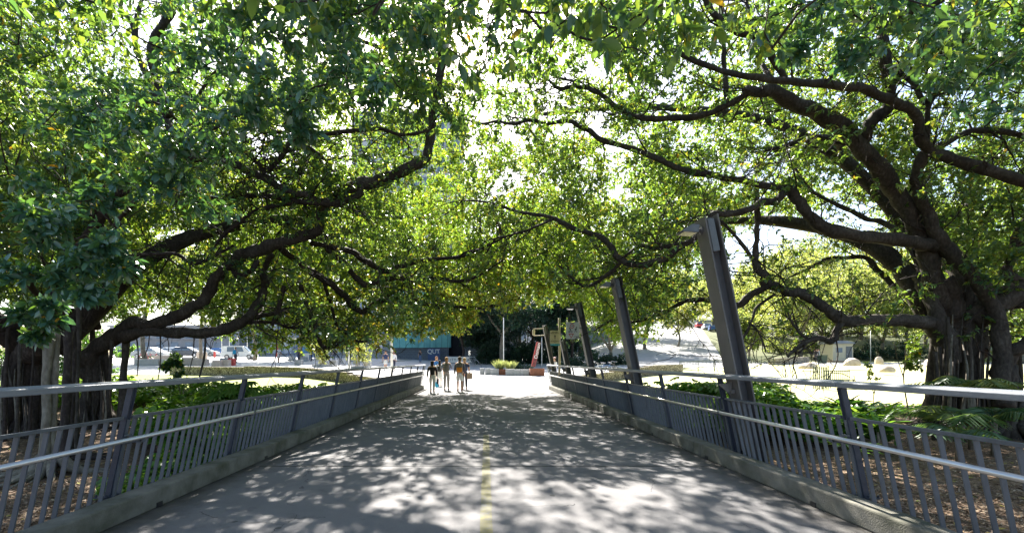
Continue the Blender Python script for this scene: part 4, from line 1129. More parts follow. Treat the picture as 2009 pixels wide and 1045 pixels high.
for side in 'LR':
    root = ROOTS[side]; o0 = loc_of(root)
    rg = np.random.default_rng(31 if side == 'L' else 32)
    nodes = np.concatenate([P[::2] for P, r in LIMB_W[side]])
    Cm = C[S_can == side]
    allt = np.concatenate([Cm, NEc[S_ne == side], HAc[S_ha == side]])
    tubes = [(P - o0, r) for P, r in grow(nodes, allt, rg)]
    tag(tubes_mesh('branchwork', tubes, M['bark_dark'], root, n=5), kind='stuff')
    # bare secondary branches and twigs along the limbs
    tw = []; tips = []
    for P, r in LIMB_W[side]:
        if len(P) < 10: continue
        vis_ = (P[:, 1] > 9)
        n2 = int(np.clip(len(P) * .32, 6, 22))
        for q in rg.integers(len(P) // 5, len(P), n2):
            if not vis_[q]: continue
            t0 = P[min(q + 1, len(P) - 1)] - P[max(q - 1, 0)]; t0 /= np.linalg.norm(t0) + 1e-9
            L2 = rg.uniform(.7, 2.4)
            d = t0 * rg.uniform(.2, 1.0) + rg.normal(size=3) * np.array([.75, .45, .6]) + np.array([0, -.1, .12]); d /= np.linalg.norm(d)
            k = 9; cur = P[q].copy(); pts = [cur.copy()]
            for _ in range(k):
                d = d + rg.normal(size=3) * .22; d /= np.linalg.norm(d); cur = cur + d * L2 / k; pts.append(cur.copy())
            pts = np.array(pts); r2 = min(r[q] * .55, rg.uniform(.012, .024))
            tw.append((pts - o0, np.linspace(r2, .005, k + 1)))
            for __ in range(int(rg.integers(3, 6))):
                j = int(rg.integers(2, k)); d3 = (pts[j] - pts[j - 1]); d3 /= np.linalg.norm(d3); d3 = d3 + rg.normal(size=3) * .7; d3 /= np.linalg.norm(d3)
                L3 = rg.uniform(.35, 1.1); cur = pts[j].copy(); p3 = [cur.copy()]
                for _ in range(5):
                    d3 = d3 + rg.normal(size=3) * .25; d3 /= np.linalg.norm(d3); cur = cur + d3 * L3 / 5; p3.append(cur.copy())
                tw.append((np.array(p3) - o0, np.linspace(.0085, .0035, 6)))
                if rg.random() < (.35 if side == 'L' else .5) and CY - F * (p3[-1][2] - EYE) / p3[-1][1] < (640 if side == 'L' else 655): tips += [p3[-1], p3[3]]
    tag(tubes_mesh('twig', tw, M['bark_dark'], root, n=5), kind='stuff')
    # leaves by distance
    dist = Cm[:, 1]
    parts6, parts4, partsF = [], [], []
    parts4.append(sprays(np.array(tips), .17, 2, 8, .10, rg, tint_mu=.5, spread=.9))
    a = Cm[dist < 9.5]
    parts6.append(sprays(a, .46, 12, 11, .105, rg, tint_mu=.34))
    b = Cm[(dist >= 9.5) & (dist < 15.5)]
    parts4.append(sprays(b, .47, 12, 11, .108, rg, tint_mu=.42))
    c = Cm[dist >= 15.5]
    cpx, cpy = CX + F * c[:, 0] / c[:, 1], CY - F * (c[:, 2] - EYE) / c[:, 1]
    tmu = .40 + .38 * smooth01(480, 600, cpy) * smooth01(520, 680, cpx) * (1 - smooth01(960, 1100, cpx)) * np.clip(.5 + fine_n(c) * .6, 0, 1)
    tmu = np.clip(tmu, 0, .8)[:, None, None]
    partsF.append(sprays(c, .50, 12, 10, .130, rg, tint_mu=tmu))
    ne_ = S_ne == side
    partsN = [sprays(NEc[ne_], NEr[ne_], 9, 9, .105, rg, tint_mu=.28, tint_sd=.2, spread=.75, lw=.48)]
    ha_ = S_ha == side
    parts6.append(sprays(HAc[ha_], HAr[ha_], 4, 5, .118, rg, tint_mu=.35, tint_sd=.3, hang=.55, spread=1.0, lw=.5))
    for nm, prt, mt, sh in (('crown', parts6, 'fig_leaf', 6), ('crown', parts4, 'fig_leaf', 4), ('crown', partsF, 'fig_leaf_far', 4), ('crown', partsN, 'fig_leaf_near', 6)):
        P, A, Nn, L, W, tint = cat(prt)
        print(side, nm, len(P))
        leaf_mesh(nm, P - o0, A, Nn, L, W, tint, M[mt], root, shape=sh)

# ------------------------------------------------------------------ background trees
def bg_tree(name, x, y, h, cr, label, mat='pale_leaf', trunk_r=.2, leaf=.26, nclump=90, base=.35, group=None, fork=3, seed=0, bark='bark_pale', flat=.8, tint=.45, ns=12, nl=9):
    z0 = H(x, y)
    root = empty(name, (x, y, z0), 0, label, 'tree', group)
    rg = np.random.default_rng(seed + 500)
    m = MB()
    zt = h * base
    bend = rg.normal(size=2) * .25
    zs = np.linspace(-.1, zt, 6)
    m.tube([(bend[0] * math.sin(z), bend[1] * math.sin(z * .7), z) for z in zs], [trunk_r * (1.35 if i == 0 else 1 - .05 * i) for i in range(6)], 9, lump=.08, seed=seed)
    top = np.array([bend[0] * math.sin(zt), bend[1] * math.sin(zt * .7), zt])
    nodes = [top]
    for k in range(fork):
        a = 2 * math.pi * k / fork + rg.uniform(0, 1)
        e = top + np.array([math.cos(a) * cr * .5, math.sin(a) * cr * .5, (h - zt) * rg.uniform(.5, .75)])
        mid = top + (e - top) * .5 + np.array([math.cos(a), math.sin(a), .0]) * cr * .08
        q = np.array(catmull([tuple(top - (0, 0, .1)), tuple(mid), tuple(e)], 4))
        m.tube([tuple(v) for v in q], list(np.linspace(trunk_r * .65, trunk_r * .25, len(q))), 7, lump=.08, seed=seed + k)
        nodes += list(q)
    m.build('trunk', M[bark], root, smooth=True)
    # crown as uneven lobes
    nl_ = max(6, int(nclump / 10))
    lob = norm(rg.normal(size=(nl_, 3))) * rg.uniform(.35, .8, (nl_, 1)) * np.array([cr, cr, (h - zt) * .5 * flat * 1.2])
    cc = np.array([0, 0, zt + (h - zt) * .52])
    pts = (lob[rg.integers(0, nl_, nclump)] + rg.normal(size=(nclump, 3)) * np.array([cr, cr, (h - zt) * .45]) * .22) + cc
    pts[:, 2] = np.clip(pts[:, 2], zt * .75, h)
    tag(tubes_mesh('branchwork', [(P, r * trunk_r / .12) for P, r in grow(nodes, pts, rg, rmin=.012)], M[bark], root, n=4), kind='stuff')
    P, A, Nn, L, W, tint_ = sprays(pts, cr * .2, ns, nl, leaf, rg, tint_mu=tint, lw=.55, spread=.7)
    leaf_mesh('crown', P, A, Nn, L, W, tint_, M[mat], root, shape=4)
    return root
# ------------------------------------------------------------------ trees behind
def PX(px, Y): return (px - CX) / F * Y
TREES = [  # px, Y, height, crown radius, label, kwargs
 (60, 33, 22, 7.0, 'tall pale tree behind the hanging roots at the far west side', dict(base=.5, trunk_r=.24, nclump=170)),
 (170, 40, 24, 7.0, 'tall thin-stemmed pale tree rising over the many-rooted fig', dict(base=.5, trunk_r=.22, nclump=170)),
 (-60, 27, 17, 6.0, 'pale tree cut by the left border, behind the fig trunks', dict(base=.35, trunk_r=.22, nclump=150)),
 (285, 46, 20, 7.0, 'light green tree behind the sagging fig limb, above the white blocks', dict(base=.38, trunk_r=.22, nclump=160)),
 (395, 54, 15, 6.5, 'yellow green tree above the brick-faced block on the plaza', dict(base=.36, trunk_r=.2, nclump=150, tint=.7)),
 (500, 58, 17, 7.0, 'yellow green tree behind the white car', dict(base=.34, trunk_r=.22, nclump=160, tint=.7)),
 (590, 62, 16, 6.5, 'light tree directly behind the blue kiosk', dict(base=.40, trunk_r=.2, nclump=130, tint=.6)),
 (985, 56, 10.5, 5.6, 'dark low tree with a forked trunk behind the flagpole', dict(mat='dark_leaf', base=.38, trunk_r=.26, nclump=200, fork=4, bark='bark_pale', leaf=.28)),
 (905, 60, 11.5, 5.0, 'dark evergreen tree over the handrail sign recess', dict(mat='dark_leaf', base=.40, trunk_r=.18, nclump=200, bark='bark_dark', leaf=.3)),
 (1045, 64, 13, 6.0, 'dark evergreen tree behind the red leaning pylon', dict(mat='dark_leaf', base=.3, trunk_r=.22, nclump=220, bark='bark_dark', leaf=.3)),
 (1120, 60, 11, 5.2, 'dark evergreen tree behind the speed limit sign', dict(mat='dark_leaf', base=.22, trunk_r=.22, nclump=210, bark='bark_dark', leaf=.3)),
 (1200, 50, 9.5, 5.0, 'deep green tree behind the parked bicycles', dict(mat='fig_leaf', base=.18, trunk_r=.22, nclump=150, leaf=.20)),
 (948, 68, 9.5, 4.6, 'bushy dark tree filling the space left of the forked trunk', dict(mat='dark_leaf', base=.10, trunk_r=.2, nclump=240, bark='bark_dark', leaf=.3)),
 (1020, 82, 24, 9.0, 'tall green tree showing high above the red pylon', dict(mat='fig_leaf_far', base=.3, trunk_r=.35, nclump=200, leaf=.34)),
 (1140, 78, 23, 9.0, 'tall green tree showing high above the parked bicycles', dict(mat='fig_leaf_far', base=.3, trunk_r=.35, nclump=200, leaf=.34)),
 (1265, 74, 13, 6.5, 'bushy tree at the foot of the sloping road', dict(base=.2, trunk_r=.26, nclump=150, leaf=.3)),
 (1490, 82, 15, 7.5, 'round pale tree beside the top of the sloping road', dict(base=.22, trunk_r=.28, nclump=170, leaf=.32)),
 (1400, 130, 15, 9.0, 'hazy tree at the crest of the sloping road', dict(base=.2, trunk_r=.35, nclump=170, leaf=.45)),
 (1310, 150, 17, 10.0, 'hazy broad tree closing the view up the road', dict(base=.2, trunk_r=.35, nclump=170, leaf=.5)),
 (1570, 66, 13.5, 6.5, 'pale tree standing behind the stone wall and bin', dict(base=.22, trunk_r=.26, nclump=170, leaf=.28)),
 (1650, 74, 17, 7.5, 'pale tree behind the white hut', dict(base=.18, trunk_r=.28, nclump=180, leaf=.3)),
 (1730, 66, 13, 6.5, 'pale tree behind the tall narrow boulder', dict(base=.16, trunk_r=.26, nclump=180, leaf=.28)),
 (1815, 74, 17, 7.5, 'pale tree seen beside the fluted fig trunk', dict(base=.16, trunk_r=.28, nclump=180, leaf=.3)),
 (1900, 62, 15, 7.0, 'pale tree hidden mostly by the fluted fig trunk', dict(base=.16, trunk_r=.26, nclump=170, leaf=.28)),
 (2010, 54, 17, 7.5, 'pale tree cut by the right border', dict(base=.16, trunk_r=.26, nclump=180, leaf=.28)),
 (1760, 95, 26, 10, 'tallest of the pale trees across the lawn', dict(base=.2, trunk_r=.4, nclump=200, leaf=.4)),
 (1580, 100, 24, 10, 'tall hazy tree filling the gap above the stone wall', dict(base=.2, trunk_r=.4, nclump=200, leaf=.4)),
 (1445, 98, 14, 7.5, 'pale tree on the hillside just past the first lamp post', dict(base=.16, trunk_r=.3, nclump=180, leaf=.36)),
 (1525, 112, 17, 9, 'broad hillside tree above the barred fence', dict(base=.14, trunk_r=.35, nclump=190, leaf=.42)),
 (1610, 84, 12, 7, 'low spreading tree just behind the green wheeled bin', dict(base=.14, trunk_r=.28, nclump=190, leaf=.32)),
 (1690, 90, 15, 8, 'spreading pale tree between the hut and the tall narrow boulder', dict(base=.14, trunk_r=.3, nclump=190, leaf=.34)),
 (1785, 84, 15, 8, 'pale tree rising behind the sapling with two stems', dict(base=.14, trunk_r=.3, nclump=190, leaf=.34)),
 (1235, 100, 19, 8, 'tall tree left of the sloping road', dict(mat='fig_leaf_far', base=.16, trunk_r=.35, nclump=190, leaf=.38)),
 (1470, 60, 7.5, 3.6, 'small pale tree at the road edge behind the barred fence', dict(base=.2, trunk_r=.16, nclump=110, leaf=.24)),
 (1350, 170, 22, 14, 'broad dark tree at the very top of the road', dict(mat='fig_leaf', base=.1, trunk_r=.4, nclump=190, leaf=.55)),
 (935, 92, 30, 9.0, 'very tall green tree between the tower and the tower block', dict(mat='fig_leaf_far', base=.25, trunk_r=.4, nclump=230, leaf=.42)),
 (1075, 96, 33, 10.0, 'tallest green tree in front of the tower block', dict(mat='fig_leaf_far', base=.25, trunk_r=.4, nclump=240, leaf=.44)),
 (1330, 78, 9, 4.5, 'small bright tree leaning over the sloping road', dict(base=.3, trunk_r=.18, nclump=110, leaf=.26, tint=.7)),
]
for i, (px_, Y, h, cr, lab, kw) in enumerate(TREES):
    bg_tree('tree', PX(px_, Y), Y, h, cr, lab, seed=i, **kw)
# young trees on thin stems by the fig
bg_tree('sapling', PX(1786, 13.5), 13.5, 2.7, .42, 'young tree with two thin stems near the broad fig trunk', mat='fig_leaf', trunk_r=.02, leaf=.09, nclump=26, base=.5, ns=6, nl=7, seed=70)
bg_tree('sapling', PX(1712, 13.5), 13.5, 1.9, .25, 'sparse sapling on the lawn edge before the rounded boulder', mat='fig_leaf', trunk_r=.012, leaf=.08, nclump=9, base=.45, ns=5, nl=5, seed=71)
bg_tree('sapling', PX(332, 14), 14, 2.0, .38, 'leafy dark sapling under the sagging fig limb', mat='fig_leaf', trunk_r=.02, leaf=.12, nclump=26, base=.35, ns=6, nl=6, seed=72, tint=.15)

# ------------------------------------------------------------------ plants
def strap_rosette(name, x, y, h, n, L, wd, label, mat='ground_leaf', stem=.3, seed=0, group=None, erect=.7):
    z0 = H(x, y); rg = np.random.default_rng(seed + 900)
    root = empty(name, (x, y, z0), 0, label, 'plant', group)
    m = MB(); m.tube([(0, 0, -.05), (.02, 0, stem * .5), (0, .02, stem)], [.03, .026, .022], 7); m.build('stem', M['bark_pale'], root, smooth=True)
    vs, fs, tn = [], [], []
    for k in range(n):
        a = k * 2.39996 + rg.uniform(-.2, .2)
        el = erect * 1.25 * (1 - .75 * (k / n)) + rg.uniform(-.1, .15)
        LL = L * rg.uniform(.75, 1.15)
        b = len(vs); t0 = rg.uniform(0, 1)
        zb = stem * rg.uniform(.75, 1.0)
        for i in range(7):
            t = i / 6
            rr = LL * (t * math.cos(el) + .10 * t * t)
            zz = zb + LL * (t * math.sin(el) - .42 * t * t * math.cos(el))
            w_ = wd * (math.sin(math.pi * min(1, .12 + .88 * t)) ** .7 * (1 - .15 * t) + .08) * (0.02 if i == 6 else 1)
            for s_ in (-1, 0, 1):
                vs.append((math.cos(a) * rr - math.sin(a) * s_ * w_ / 2, math.sin(a) * rr + math.cos(a) * s_ * w_ / 2, zz + abs(s_) * w_ * .22)); tn.append(t0)
        for i in range(6):
            for s_ in (0, 1):
                fs.append((b + i * 3 + s_, b + i * 3 + s_ + 1, b + i * 3 + s_ + 4, b + i * 3 + s_ + 3))
    me = bpy.data.meshes.new('foliage'); me.from_pydata(vs, [], fs); me.materials.append(M[mat])
    at_ = me.attributes.new('tint', 'FLOAT', 'POINT'); at_.data.foreach_set('value', np.array(tn, np.float32))
    me.polygons.foreach_set('use_smooth', [True] * len(fs))
    link_mesh('foliage', me, None, root)
    return root

def frond_plant(name, x, y, label, n=9, L=1.6, el=(.5, 1.2), stem=.25, lw=.035, ll=.42, mat='palm_leaf', seed=0, pairs=24, group=None, aim=None, drop=.9):
    """palm: each frond an arching rachis with pairs of narrow leaflets"""
    z0 = H(x, y); rg = np.random.default_rng(seed + 1300)
    root = empty(name, (x, y, z0), 0, label, 'plant', group)
    m = MB()
    m.tube([(0, 0, -.05), (.01, 0, stem)], [.05, .035], 8)
    for k in range(6):
        a = k; m.tube([(0, 0, .0), (math.cos(a) * .05, math.sin(a) * .05, stem * 1.2)], [.03, .012], 5)
    m.build('stem', M['bark_pale'], root, smooth=True)
    for k in range(n):
        a = (aim[k] if aim else k * 2.39996) + rg.uniform(-.15, .15)
        e0 = rg.uniform(*el); LL = L * rg.uniform(.8, 1.15)
        d = np.array([math.cos(a), math.sin(a), 0]); pts = []
        for i in range(12):
            t = i / 11
            pts.append(d * LL * (t * math.cos(e0) + .18 * t * t) + np.array([0, 0, stem + LL * (t * math.sin(e0) - drop * .55 * t * t)]))
        pts = np.array(pts)
        tubes_pts = pts
        fr = tubes_mesh('frond', [(tubes_pts, np.linspace(.012, .003, 12))], M['palm_leaf'], root, n=4)
        ts = np.linspace(.12, .99, pairs)
        base = np.stack([np.interp(ts, np.linspace(0, 1, 12), pts[:, j]) for j in range(3)], 1)
        tang = norm(np.gradient(base, axis=0))
        side = norm(np.cross(tang, np.array([0, 0, 1.0])))
        P_, A_, N_, L_, T_ = [], [], [], [], []
        for s_ in (-1, 1):
            P_.append(base); A_.append(side * s_ * 1.0 + tang * .45 + np.array([0, 0, -.22]) + rg.normal(size=base.shape) * .06)
            N_.append(np.cross(side, tang) * -1 + side * s_ * .25 + np.array([0, 0, .4])); L_.append(ll * (np.sin(np.pi * (.15 + .8 * ts)) ** .8) * rg.uniform(.9, 1.1, pairs)); 
        P_ = np.concatenate(P_); A_ = np.concatenate(A_); N_ = np.concatenate(N_); L_ = np.concatenate(L_)
        tt = np.clip(rg.uniform(.1, .75) + rg.normal(0, .08, len(L_)), 0, .9)
        leaf_mesh('leaflet_blade', P_, A_, N_, L_, np.full(len(L_), lw), tt, M[mat], fr, shape=6, droop=.25)
    return root

def broad_plant(name, x, y, label, n=14, L=.34, spread=.5, h=.5, mat='ground_leaf', seed=0, group=None, lobed=False, tint=.45):
    """big leaves on long stalks"""
    z0 = H(x, y); rg = np.random.default_rng(seed + 1700)
    root = empty(name, (x, y, z0), 0, label, 'plant', group)
    stalks, P_, A_, N_, L_, T_ = [], [], [], [], [], []
    for k in range(n):
        a = k * 2.39996; r_ = spread * math.sqrt((k + .5) / n); z = h * (1.05 - .45 * (r_ / spread) ** 2) * rg.uniform(.8, 1.15)
        tip = np.array([math.cos(a) * r_, math.sin(a) * r_, z])
        t = np.linspace(0, 1, 5)[:, None]
        stalks.append((np.array([0, 0, 0]) * (1 - t) + tip * t + np.array([0, 0, h * .25]) * (t * (1 - t) * 2), np.linspace(.012, .006, 5)))
        d = np.array([math.cos(a), math.sin(a), -.25])
        if lobed:
            sd = np.array([-math.sin(a), math.cos(a), 0])
            for j in range(7):
                f = (j - 3) / 3
                P_.append(tip); A_.append(d * (1.15 - abs(f) * .7) + sd * f * 1.0 + np.array([0, 0, -.1])); N_.append(np.array([0, 0, 1.0]) + d * .3); L_.append(L * (1.1 - .35 * abs(f))); T_.append(tint + rg.normal() * .12)
        else:
            P_.append(tip - d * L * .25); A_.append(d + rg.normal(size=3) * .2); N_.append(np.array([0, 0, 1.0]) + d * .45); L_.append(L * rg.uniform(.75, 1.2)); T_.append(tint + rg.normal() * .2)
    tubes_mesh('stem', stalks, M['ground_leaf'], root, n=4)
    P_, A_, N_, L_ = np.array(P_), np.array(A_), np.array(N_), np.array(L_)
    leaf_mesh('foliage', P_, A_, N_, L_, L_ * (.26 if lobed else .62), np.clip(np.array(T_), 0, 1), M[mat], root, shape=6, droop=.2)
    return root

# cordylines and friends on the right
for i, (px_, Y, h, n, L, wd, lab, gr) in enumerate([
    (1690, 10.0, .6, 30, .62, .10, 'bushiest strap-leaved cordyline behind the right railing post', 0),
    (1722, 9.3, .5, 20, .58, .10, 'strap-leaved cordyline nearest the bare mulch, upright leaves', 0),
    (1650, 10.6, .75, 22, .58, .09, 'tall strap-leaved cordyline at the edge of the ivy-like ground cover', 0),
    (1664, 8.0, .35, 14, .42, .07, 'small cordyline close behind the railing pickets', 0),
    (1735, 11.2, .5, 18, .55, .09, 'cordyline between the green slatted bench and the fig', 0),
    (545, 15.2, .45, 20, .75, .09, 'spiky strap-leaved plant before the sunny west lawn', 1),
    (310, 9.6, .3, 14, .45, .08, 'strap-leaved plant low among the west ground cover', 1),
    (600, 16.4, .35, 16, .55, .06, 'arching strap-leaved plant beside the slatted litter bin bed', 1)]):
    strap_rosette('cordyline', PX(px_, Y), Y, h, n, L * 1.15, wd * 1.1, lab, stem=h * 1.15, seed=i)
# palms round the fig trunk
for i, (px_, Y, n, L, st, lab) in enumerate([
    (1905, 9.6, 9, 1.55, .75, 'young palm with the tallest fronds in front of the fluted trunk'),
    (1950, 9.0, 7, 1.25, .4, 'young palm with drooping fronds at the foot of the second stem'),
    (1850, 9.7, 8, 1.15, .3, 'low dark palm left of the fluted trunk'),
    (1880, 8.6, 5, .95, .25, 'small palm with yellowing fronds nearest the railing')]):
    frond_plant('palm', PX(px_, Y), Y, lab, n=n, L=L * .85, stem=st * 1.25 + .15, seed=i, el=(.7, 1.35), ll=.46, lw=.030, pairs=17, drop=1.2)
# philodendrons showing over the cap rail
for i, (px_, Y, n, L, sp, h, lab) in enumerate([
    (1285, 16.2, 16, .30, .6, .75, 'lobed philodendron beside the second lamp post'),
    (1345, 14.6, 20, .34, .8, .85, 'widest lobed philodendron between the first and second lamp posts'),
    (1405, 13.2, 18, .34, .6, .85, 'lobed philodendron close to the first lamp post'),
    (1455, 12.2, 14, .30, .5, .7, 'lobed philodendron hidden partly by the first lamp post'),
    (1245, 17.4, 12, .28, .5, .7, 'small lobed philodendron behind the third railing post'),
    (455, 13.2, 18, .32, .6, .8, 'lobed philodendron by the slatted litter bin'),
    (500, 13.8, 18, .32, .6, .8, 'lobed philodendron behind the bend in the west railing'),
    (525, 12.4, 16, .32, .55, .75, 'lobed philodendron nearest the spiky plant'),
    (640, 17.5, 16, .30, .55, .7, 'lobed philodendron at the east end of the west bed'),
    (415, 14.0, 16, .30, .6, .75, 'lobed philodendron beneath the hanging roots'),
    (590, 15.4, 14, .30, .5, .65, 'lobed philodendron below the stepped stone wall')]):
    broad_plant('philodendron', PX(px_, Y), Y, lab, n=int(n * 1.3), L=L * 1.2, spread=sp * 1.1, h=h * 1.4, lobed=True, seed=i)

def cover_patch(name, poly, n, hmin, hmax, L, seed, mat='ground_leaf', tint=.45):
    """leafy ground cover filling a bed"""
    rg = np.random.default_rng(seed)
    P = np.array(poly); lo, hi = P.min(0), P.max(0)
    pts = rg.uniform(lo, hi, (n * 3, 2))
    inside = np.zeros(len(pts), bool)
    j = len(P) - 1
    for i in range(len(P)):
        xi, yi, xj, yj = P[i, 0], P[i, 1], P[j, 0], P[j, 1]
        c = ((yi > pts[:, 1]) != (yj > pts[:, 1])) & (pts[:, 0] < (xj - xi) * (pts[:, 1] - yi) / (yj - yi + 1e-12) + xi)
        inside ^= c; j = i
    pts = pts[inside][:n]
    ns = Noise3(seed, 1.4)(np.c_[pts, np.zeros(len(pts))])
    k = ns > -.55; pts, ns = pts[k], ns[k]
    z = hgt(pts[:, 0], pts[:, 1])
    hh = hmin + (hmax - hmin) * np.clip(.5 + .5 * ns, 0, 1) * rg.uniform(.25, 1, len(pts))
    B = np.c_[pts, z + hh]
    A = rg.normal(size=B.shape) * .8; A[:, 2] = A[:, 2] * .3 - .1
    Nn = rg.normal(size=B.shape) * .4 + np.array([0, 0, 1.0])
    Ls = L * rg.uniform(.6, 1.3, len(B))
    o = leaf_mesh(name, B, A, Nn, Ls, Ls * .72, np.clip(tint + .12 * ns + rg.normal(0, .2, len(B)), 0, 1), M[mat], shape=6, droop=.15)
    return tag(o, kind='stuff')
cover_patch('ground_cover', [(5.2, 9.8), (8.4, 9.4), (9.2, 11.4), (9.0, 13.5), (6.6, 15.6), (5.0, 15.2)], 22000, .15, 1.25, .15, 1)
cover_patch('ground_cover', [(4.7, 12.0), (5.6, 12.0), (6.0, 21), (4.7, 22)], 5000, .1, .85, .17, 2)
cover_patch('ground_cover', [(-4.6, 8.2), (-6.4, 8.6), (-8.6, 11.2), (-11.5, 16.5), (-9, 18.5), (-4.8, 18.5)], 24000, .1, 1.0, .17, 3)
cover_patch('ground_cover', [(-4.45, 5.6), (-5.3, 6.2), (-5.9, 8.4), (-4.5, 8.4)], 1300, .05, .5, .13, 4)
cover_patch('ground_cover', [(-12, 15), (-17, 15.5), (-22, 20), (-20, 22), (-12, 19.5)], 9000, .1, .8, .2, 5, tint=.6)
cover_patch('ground_cover', [(9.4, 13.4), (11, 13), (15, 15.5), (14, 17), (9, 16.5)], 2500, .03, .3, .13, 6)

# mulch chips and leaf litter
rg = np.random.default_rng(77)
def chips(name, boxes, n, L, mat, tint=(0, 1), zoff=.012, W=.35, flat=.25):
    pts = []
    for (x0, x1, y0, y1), k in zip(boxes, n):
        q = np.c_[rg.uniform(x0, x1, k), y0 + (y1 - y0) * rg.random(k) ** 1.3]
        pts.append(q)
    pts = np.concatenate(pts)
    z = hgt(pts[:, 0], pts[:, 1]) if zoff is not None else np.full(len(pts), .006)
    P = np.c_[pts, z + (zoff or 0)]
    A = rg.normal(size=P.shape); A[:, 2] *= flat
    Nn = np.array([0, 0, 1.0]) + rg.normal(size=P.shape) * flat
    Ls = L * rg.uniform(.4, 1.5, len(P))
    return tag(leaf_mesh(name, P, A, Nn, Ls, Ls * W, rg.uniform(*tint, len(P)), M[mat], shape=4, droop=0), kind='stuff')
chips('bark_mulch', [(4.05, 14, 3.2, 13), (-14, -4.05, 3.2, 13), (4.05, 9, 2.6, 7), (-9, -4.05, 2.6, 7)], [26000, 26000, 22000, 22000], .055, 'mulch_chip', zoff=.015)
chips('fallen_leaves', [(-3.55, -2.4, 3, 12), (2.4, 3.55, 3, 12), (-3.4, 3.4, 3.5, 20), (4.1, 10, 3.5, 10), (-10, -4.1, 3.5, 10)], [420, 460, 420, 600, 600], .085, 'litter', zoff=.018, W=.45, flat=.12)
for o in list(COL.objects):
    pass

# ------------------------------------------------------------------ lawn, wall and plaza furniture
def gabion(name, pts, h, th, label, steps=None):
    x0, y0 = pts[0]
    root = empty(name, (x0, y0, H(x0, y0)), 0, label, 'wall')
    m = MB(); n = 0
    for i, ((ax, ay), (bx, by)) in enumerate(zip(pts[:-1], pts[1:])):
        a, b = Vector((ax - x0, ay - y0, 0)), Vector((bx - x0, by - y0, 0))
        d = (b - a); L = d.length; k = max(1, round(L / 1.0))
        rot = Matrix.Rotation(math.atan2(d.y, d.x), 3, 'Z')
        for j in range(k):
            p = a + d * ((j + .5) / k)
            zt = H(x0 + p.x, y0 + p.y) - H(x0, y0)
            hh = h[i] if hasattr(h, '__len__') else h
            m.rbox((p.x, p.y, zt + hh / 2 - .1), (L / k - .008, th * (1 + .015 * math.sin(j * 3.1 + i)), hh + .2 + .012 * math.sin(j * 5.3 + 2 * i)), r=.035, seg=2, rot=rot)
    m.build('stone_basket', M['gabion'], root)
    return root
gabion('gabion_wall', WALL_L, [.62, .68, .66, .6], .55, 'low curved wall of stone baskets along the back of the west lawn')
gabion('gabion_wall', [(PX(1125, 29), 29), (PX(1200, 31), 31), (PX(1268, 33), 33), (PX(1334, 35), 35)], [.62, .66, .72], .55, 'low wall of stone baskets behind the second lamp post')
gabion('gabion_wall', [(PX(1514, 50), 50), (PX(1582, 56), 56)], [.75], .7, 'short wall of pale stone baskets near the green bin')

def block(name, px_, Y, w_, h_, d_, mat, label, group=None, rz=0, z=0):
    x = PX(px_, Y)
    o_ = MB(); o_.rbox((0, 0, h_ / 2 - .03 + z), (w_, d_, h_ + .06), r=.02, seg=2)
    o = o_.build(name, M[mat])
    o.location = (x, Y, H(x, Y)); o.rotation_euler = (0, 0, rz)
    return tag(o, label, 'block', group)
# centre blocks near the planters
for px_, Y, w_, h_, lab in [(946, 40.5, .42, .55, 'smallest grey block at the start of the row facing the bridge'), (957, 40, .5, .55, 'second grey block of the row, left of the rusty grass planter'), (970.5, 39.6, .72, .55, 'grey block touching the rusty grass planter'),
                            (1001, 39, .78, .55, 'grey block just right of the rusty grass planter'), (1015, 38.9, .62, .52, 'middle block of the three between planter and red pylon'), (1029.5, 38.8, .72, .52, 'grey block ending the row beside the red pylon base')]:
    block('concrete_block', px_, Y, w_, h_, .55, 'grey_block', lab, 'grey concrete blocks facing the bridge')
for px_, Y, w_, lab in [(573, 58, .75, 'grey cube seat left of the kiosk posts'), (597, 56, .75, 'grey cube seat in front of the kiosk'), (586.5, 47, .68, 'pale grey cube seat alone in the sunny strip'), (654.5, 46, .66, 'grey cube seat touching the bamboo planter'), (700, 50, .6, 'grey cube seat behind the second bamboo clump'), (722, 45, .6, 'grey cube seat by the light pole and two walkers'), (692, 57, .7, 'grey cube seat behind the thin light pole')]:
    block('cube_seat', px_, Y, w_, .55, .6, 'grey_block', lab, 'grey cube seats across the plaza')
for px_, Y, w_, h_, mt, lab in [(283, 44, 1.5, .62, 'concrete', 'long white block under the thin hanging roots'), (307, 44, .8, .62, 'concrete', 'short white block beside the long white one'), (331, 44, 1.3, .62, 'concrete', 'white block behind the leafy dark sapling'),
                                (324, 49, 2.0, .75, 'beige_block', 'long beige block behind the white blocks'), (373, 45, 1.3, .72, 'beige_block', 'beige brick-faced block pointing along the plaza'), (396, 44.5, 1.1, .66, 'beige_block', 'white-ended beige block next to the brick-faced one'), (427, 43.5, .72, .58, 'beige_block', 'lone beige cube on the plaza'),
                                (444, 44, .62, .62, 'beige_block', 'beige cube touching the red barrier'), (440, 47.5, .6, .62, 'grey_block', 'grey cube behind the red barrier')]:
    block('plaza_block', px_, Y, w_, h_, .6, mt, lab, 'pale blocks on the sunny plaza', rz=.06 if w_ > 1 else 0)
m = MB(); m.rbox((0, 0, .36), (.58, .5, .68), r=.04); m.rbox((0, 0, .03), (.64, .6, .08), r=.02)
o = m.build('plastic_barrier', M['signred']); x = PX(455, 45); o.location = (x, 45, H(x, 45)); tag(o, 'red plastic barrier beside the beige cubes', 'barrier')
